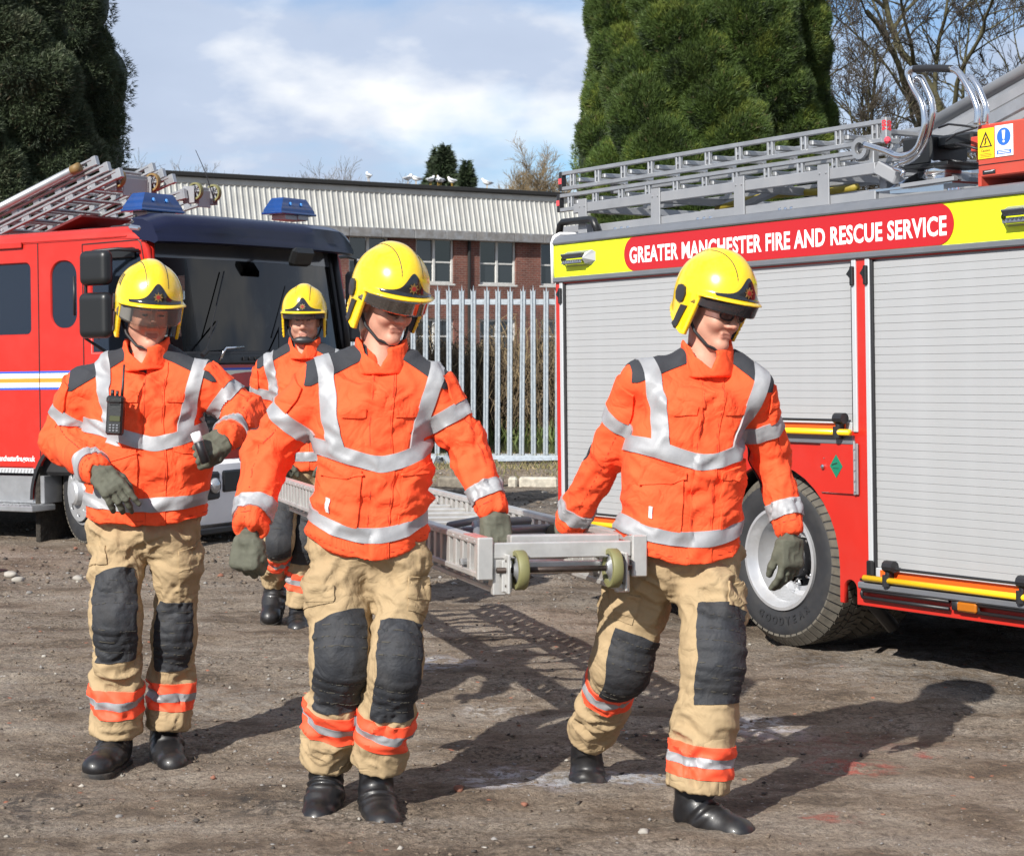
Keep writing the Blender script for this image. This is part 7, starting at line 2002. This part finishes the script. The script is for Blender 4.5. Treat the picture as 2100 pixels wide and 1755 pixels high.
def make_helmet(s, H0, Rh, person, base):
    def outer(q, g=0.0):
        zc = .048
        x, y, z = q[..., 0], q[..., 1] - .008, q[..., 2]
        crest = .013 * np.exp(-(np.abs(x) / .040) ** 3.6) * np.clip((z - .075) / .05, 0, 1)
        rx, ry, rz = .1265 + g, .154 + g, .152 + g
        up = (((x / rx) ** 2 + (y / ry) ** 2) ** 1.14 + (np.maximum(z - zc, 0) / (rz + crest)) ** 2.28 + 1e-9) ** (1 / 2.28)
        tap = 1 - .55 * np.clip(zc - z, 0, .2)
        up2 = np.sqrt((x / (rx * tap)) ** 2 + (y / (ry * tap)) ** 2 + 1e-9)
        return np.where(z > zc, up - 1, up2 - 1) * (.125)
    def cutface(q):
        x, y, z = q[..., 0], q[..., 1], q[..., 2]
        brim = .047 - .10 * np.maximum(-y - .05, 0) * 0 + .012 * (x / .12) ** 2 * 0
        yo = -.052 + .55 * np.clip(.047 - z, 0, .2) * .55
        a = np.minimum(brim - z, yo - y)                   # >0 inside the face opening
        bot = -.092 + .9 * np.maximum(y - .01, 0) ** 1.15 + .6 * np.maximum(-.01 - y, 0)
        b = bot - z                                        # >0 below the rim
        return np.maximum(a, b)
    def f(q):
        c = cutface(q)
        lip = .0065 * np.exp(-(c / .0075) ** 2)
        o = outer(q) - lip
        x, y, z = q[..., 0], q[..., 1], q[..., 2]
        o = o - .014 * np.exp(-(np.abs(z - .052) / .009) ** 2) * np.clip((-y - .03) / .05, 0, 1)   # brim peak
        i = outer(q, -.011)
        return np.maximum(np.maximum(o, -i - lip * 0), c)
    V, F = sdf_mesh(f, (-.15, -.19, -.12), (.15, .185, .24), .0042 if Y_near(s) else .0055)
    V = smoothmesh(V, F, 1, .4)
    C = V[F].mean(1)
    mi = (outer(C, -.008) < 0).astype(int)
    W = lambda q: q @ Rh.T + H0 - base
    hel = link('helmet', mesh_data('helmet_shell', W(V), F, [M_HELMET, M_LINER], True, mi), person)
    Nn = vnormals(V, F)
    x, y, z = V.T
    outside = outer(V, -.004)
    ph = lambda nm, fl, off, m: patch(nm, V, Nn, F, fl + [outside], off, m, hel, (0, 0, 0))
    def place(o):
        if o is None: return
        me = o.data; n = len(me.vertices); co = np.empty(n * 3, np.float32); me.vertices.foreach_get('co', co)
        me.vertices.foreach_set('co', W(co.reshape(-1, 3).astype(float)).astype(np.float32).ravel()); me.update()
    ax = np.abs(x)
    top = .066 + .050 * np.exp(-(ax / .030) ** 2) + .020 * np.exp(-(ax / .075) ** 2)
    place(ph('front_plate', [top - z, z - .0605, .098 - ax, -y - .02], .0028, M_PLATE))
    for sg in (-1, 1):
        xx = x * sg
        a = np.arctan2(y - .03, z - .02)
        place(ph('ear_guard', [xx - .05, .027 - np.maximum(np.abs(y - .040), np.abs(z - .040) * .9) - .3 * np.minimum(np.abs(y - .04), np.abs(z - .04))], .0080, M_RUBBERP))
        place(ph('side_vent', [xx - .04, .015 - np.abs((y - .034) + (z + .045) * .45), .040 - np.abs(z + .036)], .0060, M_RUBBERP))
        if s.get('stripes'):
            for k in (0, 1):
                place(ph('rank_stripe', [xx - .03, .0042 - np.abs((y + .022) - .019 * k - .20 * (z - .06)), z - .060, .152 - z, .118 - ax], .0014, M_PLATE))
        place(ph('crest_groove', [.0014 - np.abs(xx - .040), z - .12, .30 - np.abs(y)], .0008, M_LINER))
    # badge on the plate
    j = np.argmin((x - 0) ** 2 + (z - .088) ** 2 + np.where(y < 0, 0, 9) + np.where(outside > 0, 0, 9))
    nn = Nn[j]; ux = np.cross((0, 0, 1), nn); ux /= np.linalg.norm(ux); uy = np.cross(nn, ux)
    Mb = np.eye(4); Mb[:3, 0] = Rh @ ux; Mb[:3, 1] = Rh @ uy; Mb[:3, 2] = Rh @ nn; Mb[:3, 3] = W((V[j] + nn * .0035)[None])[0]
    star8(.019, [M_BADGE_G, M_BADGE_R], hel, Matrix(Mb.tolist()))
    # visor
    zt, zb, mv = s['visor']
    G = []
    for iz in range(9):
        row = []
        tt = iz / 8
        for k in range(33):
            a = R(-86 + 172 * k / 32)
            zl = zt + (zb - zt) * tt * (1 - .35 * abs(k - 16) ** 2 / 256)
            row.append(W(np.array([(.1225 * math.sin(a), .004 - (.156 + .012 * (1 - tt)) * math.cos(a), zl)]))[0])
        G.append(row)
    mb = MB(); mb.grid(G)
    vz = mb.build('visor', mv, hel, True)
    so_ = vz.modifiers.new('thick', 'SOLIDIFY'); so_.thickness = .0018
    # dark inner sweat band seen under the brim
    return hel

def Y_near(s): return s['Y'] < 9

PEOPLE = [
 dict(Y=6.2, yaw=10, seed=3, base=(1400, 0),
  label='firefighter in clear safety glasses right of the carried ladder, in front of the roller shutters',
  torso=[(765, 1432, 112, 0, .135), (830, 1420, 116, 0, .15), (890, 1409, 117, 0, .158), (960, 1402, 128, 0, .16), (1030, 1396, 130, 0, .158), (1090, 1391, 135, 0, .16), (1170, 1391, 139, 0, .165)],
  neck=(1447, 706, .02), hem=(1146, -.03, .9),
  arms=[[(1318, 786, 0, 47), (1250, 925, .12, 41), (1172, 1066, .32, 37)], [(1541, 802, 0, 46), (1580, 935, .10, 42), (1618, 1078, .02, 33)]],
  legs=[[(1328, 1150, .05, 76), (1300, 1250, .08, 70), (1272, 1355, .10, 62), (1240, 1436, .28, 52), (1214, 1500, .42, 46)],
        [(1456, 1150, 0, 72), (1461, 1250, -.06, 71), (1458, 1350, -.12, 64), (1446, 1475, -.14, 64), (1432, 1606, -.15, 62)]],
  pads=[(.235, .45, .3), (.165, .47, 0)], padoff=(.012, .012), bands=(.515, .655),
  boots=[(1204, 1560, .46, 4, 22), (1428, 1634, -.14, 48, 2)],
  gloves=[dict(w=(1152, 1082, .38), d=(-.35, .25, -.9), n=(-.4, -.9, 0), side=1, curl=.95), dict(w=(1621, 1100, 0), d=(.0, -.12, -1), n=(.55, -.83, 0), side=-1, curl=[.30, .42, .5, .55], thumb=(.25, .1))],
  head=(1463, 638, .0, 38, 12, 6), chev=943, zip=.03, visor=(.047, .006, M_VISTINT), glasses='clear'),
 dict(Y=6.25, yaw=8, seed=11, base=(740, 0),
  label='firefighter with mirrored visor and pale hood on the left of the carried ladder',
  torso=[(755, 775, 112, 0, .135), (820, 765, 118, 0, .15), (880, 760, 121, 0, .158), (960, 766, 121, 0, .158), (1040, 758, 127, 0, .16), (1095, 753, 128, 0, .165), (1165, 753, 130, 0, .165)],
  neck=(782, 702, .02), hem=(1138, -.02, 1.5),
  arms=[[(656, 790, 0, 50), (548, 928, .04, 50), (516, 1074, -.16, 38)], [(888, 796, 0, 46), (950, 905, .0, 44), (1010, 1040, -.10, 34)]],
  legs=[[(694, 1140, 0, 70), (697, 1230, -.02, 68), (700, 1345, -.08, 64), (686, 1455, .0, 61), (669, 1550, .08, 51)],
        [(822, 1140, 0, 64), (822, 1220, -.05, 58), (812, 1365, -.14, 55), (795, 1460, -.08, 55), (777, 1556, -.02, 53)]],
  pads=[(.205, .50, -.5), (.235, .535, 0)], padoff=(-.005, .005), bands=(.575, .605),
  boots=[(668, 1582, .06, -6, 16), (772, 1604, -.02, 14, 6)],
  gloves=[dict(w=(510, 1097, -.165), s=1.2, d=(-.12, -.15, -1), n=(-.35, -.92, .1), side=1, curl=[1.15, 1.2, 1.2, 1.15], thumb=(.2, -.5)), dict(w=(1016, 1052, -.12), d=(.10, -.20, -.95), n=(.25, -.9, .25), side=-1, curl=[.95, 1.0, 1.0, .95], thumb=(.1, -.2))],
  head=(796, 624, .0, 34, 15, 4), chev=946, zip=.02, visor=(.047, -.004, M_VISMIRROR), glasses='dark', hood=True, hoodmat=M_HOOD),
 dict(Y=7.05, yaw=4, seed=23, base=(300, 0),
  label='firefighter with a black radio on the chest, leftmost, before the cab',
  torso=[(752, 300, 104, 0, .14), (800, 297, 112, 0, .15), (860, 297, 119, 0, .165), (950, 304, 127, 0, .175), (1005, 302, 124, 0, .17), (1060, 300, 127, 0, .17), (1100, 300, 128, 0, .17)],
  neck=(302, 702, .02), hem=(1072, .0, .4),
  arms=[[(176, 797, 0, 45), (122, 900, .06, 43), (196, 965, -.24, 32)], [(417, 782, 0, 43), (505, 850, .0, 41), (468, 893, -.24, 31)]],
  legs=[[(236, 1075, 0, 60), (237, 1160, -.04, 56), (240, 1265, -.10, 53), (239, 1380, -.06, 52), (238, 1492, -.02, 50)],
        [(357, 1075, 0, 56), (362, 1165, 0, 48), (358, 1300, .04, 45), (352, 1390, .07, 45), (346, 1482, .08, 43)]],
  pads=[(.19, .505, -.25), (.28, .55, 0)], padoff=(.003, .003), bands=(.675, .665),
  boots=[(236, 1509, -.04, -10, 0), (340, 1500, .09, 20, 4)],
  gloves=[dict(w=(204, 968, -.27), d=(.62, -.35, -.62), n=(.1, -.85, .5), side=1, curl=[.25, .45, .5, .5], thumb=(.45, .1)), dict(w=(464, 898, -.25), s=1.12, d=(-.74, -.50, -.40), n=(.1, -.85, .45), side=1, curl=[1.1, 1.1, 1.1, 1.05], thumb=(.35, -.2))],
  head=(304, 645, .0, 24, 10, 2), chev=906, zip=.05, visor=(.047, -.028, M_VISCLEAR), stripes=True),
 dict(Y=10.34, yaw=2, seed=37, base=(615, 0), h=.0105, fine=.0048,
  label='firefighter at the back facing the camera, behind the far end of the ladder',
  torso=[(735, 624, 62, 0, .135), (780, 624, 68, 0, .15), (820, 624, 71, 0, .155), (870, 624, 72, 0, .16), (920, 624, 74, 0, .16), (965, 624, 77, 0, .165), (985, 624, 78, 0, .165)],
  neck=(625, 697, .02), hem=(963, 0, .2),
  arms=[[(546, 755, 0, 27), (532, 845, .05, 25), (565, 925, -.2, 20)], [(704, 755, 0, 27), (714, 845, .05, 25), (690, 925, -.2, 20)]],
  legs=[[(588, 968, 0, 38), (580, 1040, -.08, 35), (573, 1110, -.18, 31), (567, 1150, -.02, 29), (562, 1188, .12, 25)],
        [(652, 968, 0, 36), (640, 1040, -.02, 34), (628, 1110, -.06, 32), (620, 1170, -.02, 30), (613, 1236, .0, 28)]],
  pads=[(.18, .46, 0), (.20, .50, 0)], padoff=(0, 0), bands=(.56, .62),
  boots=[(562, 1203, .12, -4, 30), (614, 1248, .0, 4, 2)],
  gloves=[dict(w=(568, 938, -.24), d=(.25, -.3, -.9), n=(-.4, -.9, 0), side=1, curl=1.0), dict(w=(688, 938, -.24), d=(-.25, -.3, -.9), n=(.4, -.9, 0), side=-1, curl=1.0)],
  head=(624, 659, .0, 2, 3, 0), chev=868, zip=.0, visor=(.047, .014, M_VISTINT), chincup=True, stripes=True, hood=True, hoodmat=mat('khaki_hood', (.20, .15, .09), .9)),
]
PEOPLE_OUT = [make_person(s) for s in PEOPLE]
# ================================================================== things the firefighters carry
cperson = PEOPLE_OUT[2][0]
rad_at = P(237, 852, 7.05 - .235)
mb = MB(); mb.box((0, 0, 0), (.062, .036, .145), None, .007); mb.box((0, -.004, .058), (.066, .040, .030), None, .008)
radio = mb.build('handheld_radio', M_BLKG); radio.location = rad_at; radio.rotation_euler = (R(-4), R(2), R(-6))
tag(radio, 'black handheld radio with stub aerial clipped to the leftmost firefighter\'s chest', 'radio')
mb = MB(); mb.tube([(.020, 0, .07), (.021, 0, .10), (.022, .0, .19)], [.0065, .0055, .004], 8); mb.build('aerial', M_BLK, radio, True)
mb = MB(); mb.tube([(-.016, 0, .07), (-.016, 0, .095)], .007, 8); mb.tube([(.002, 0, .07), (.002, 0, .092)], .006, 8); mb.build('knob', M_BLK, radio, True)
mb = MB(); mb.box((.004, -.0195, -.012), (.040, .003, .020), None, .001); mb.build('screen', mat('radio_screen', (.06, .065, .03), .2), radio)
mb = MB()
for r_ in range(3):
    for c_ in range(3): mb.box((-.012 + .013 * c_, -.0195, -.036 - .010 * r_), (.009, .003, .006), None, .001)
mb.build('keypad', M_GREYTRIM, radio, kind='stuff')
mb = MB(); 
for k in range(5): mb.box((-.002, -.0245, .066 - .006 * k), (.040, .002, .002), None, .0005)
mb.build('speaker_grille', M_BLK, radio, kind='stuff')
# torch in the left hand
tq = P(412, 920, 7.05 - .36)
mb = MB(); mb.tube([(-.055, 0, 0), (.055, 0, 0)], .017, 14); t_ = mb.build('torch', M_BLK, None, True); t_.location = tq; t_.rotation_euler = (0, R(68), R(-20))
tag(t_, 'small black torch with white end held by the leftmost firefighter', 'torch')
mb = MB(); mb.tube([(-.062, 0, 0), (-.025, 0, 0)], .0185, 14); mb.build('white_cap', M_WHITE, t_, True)
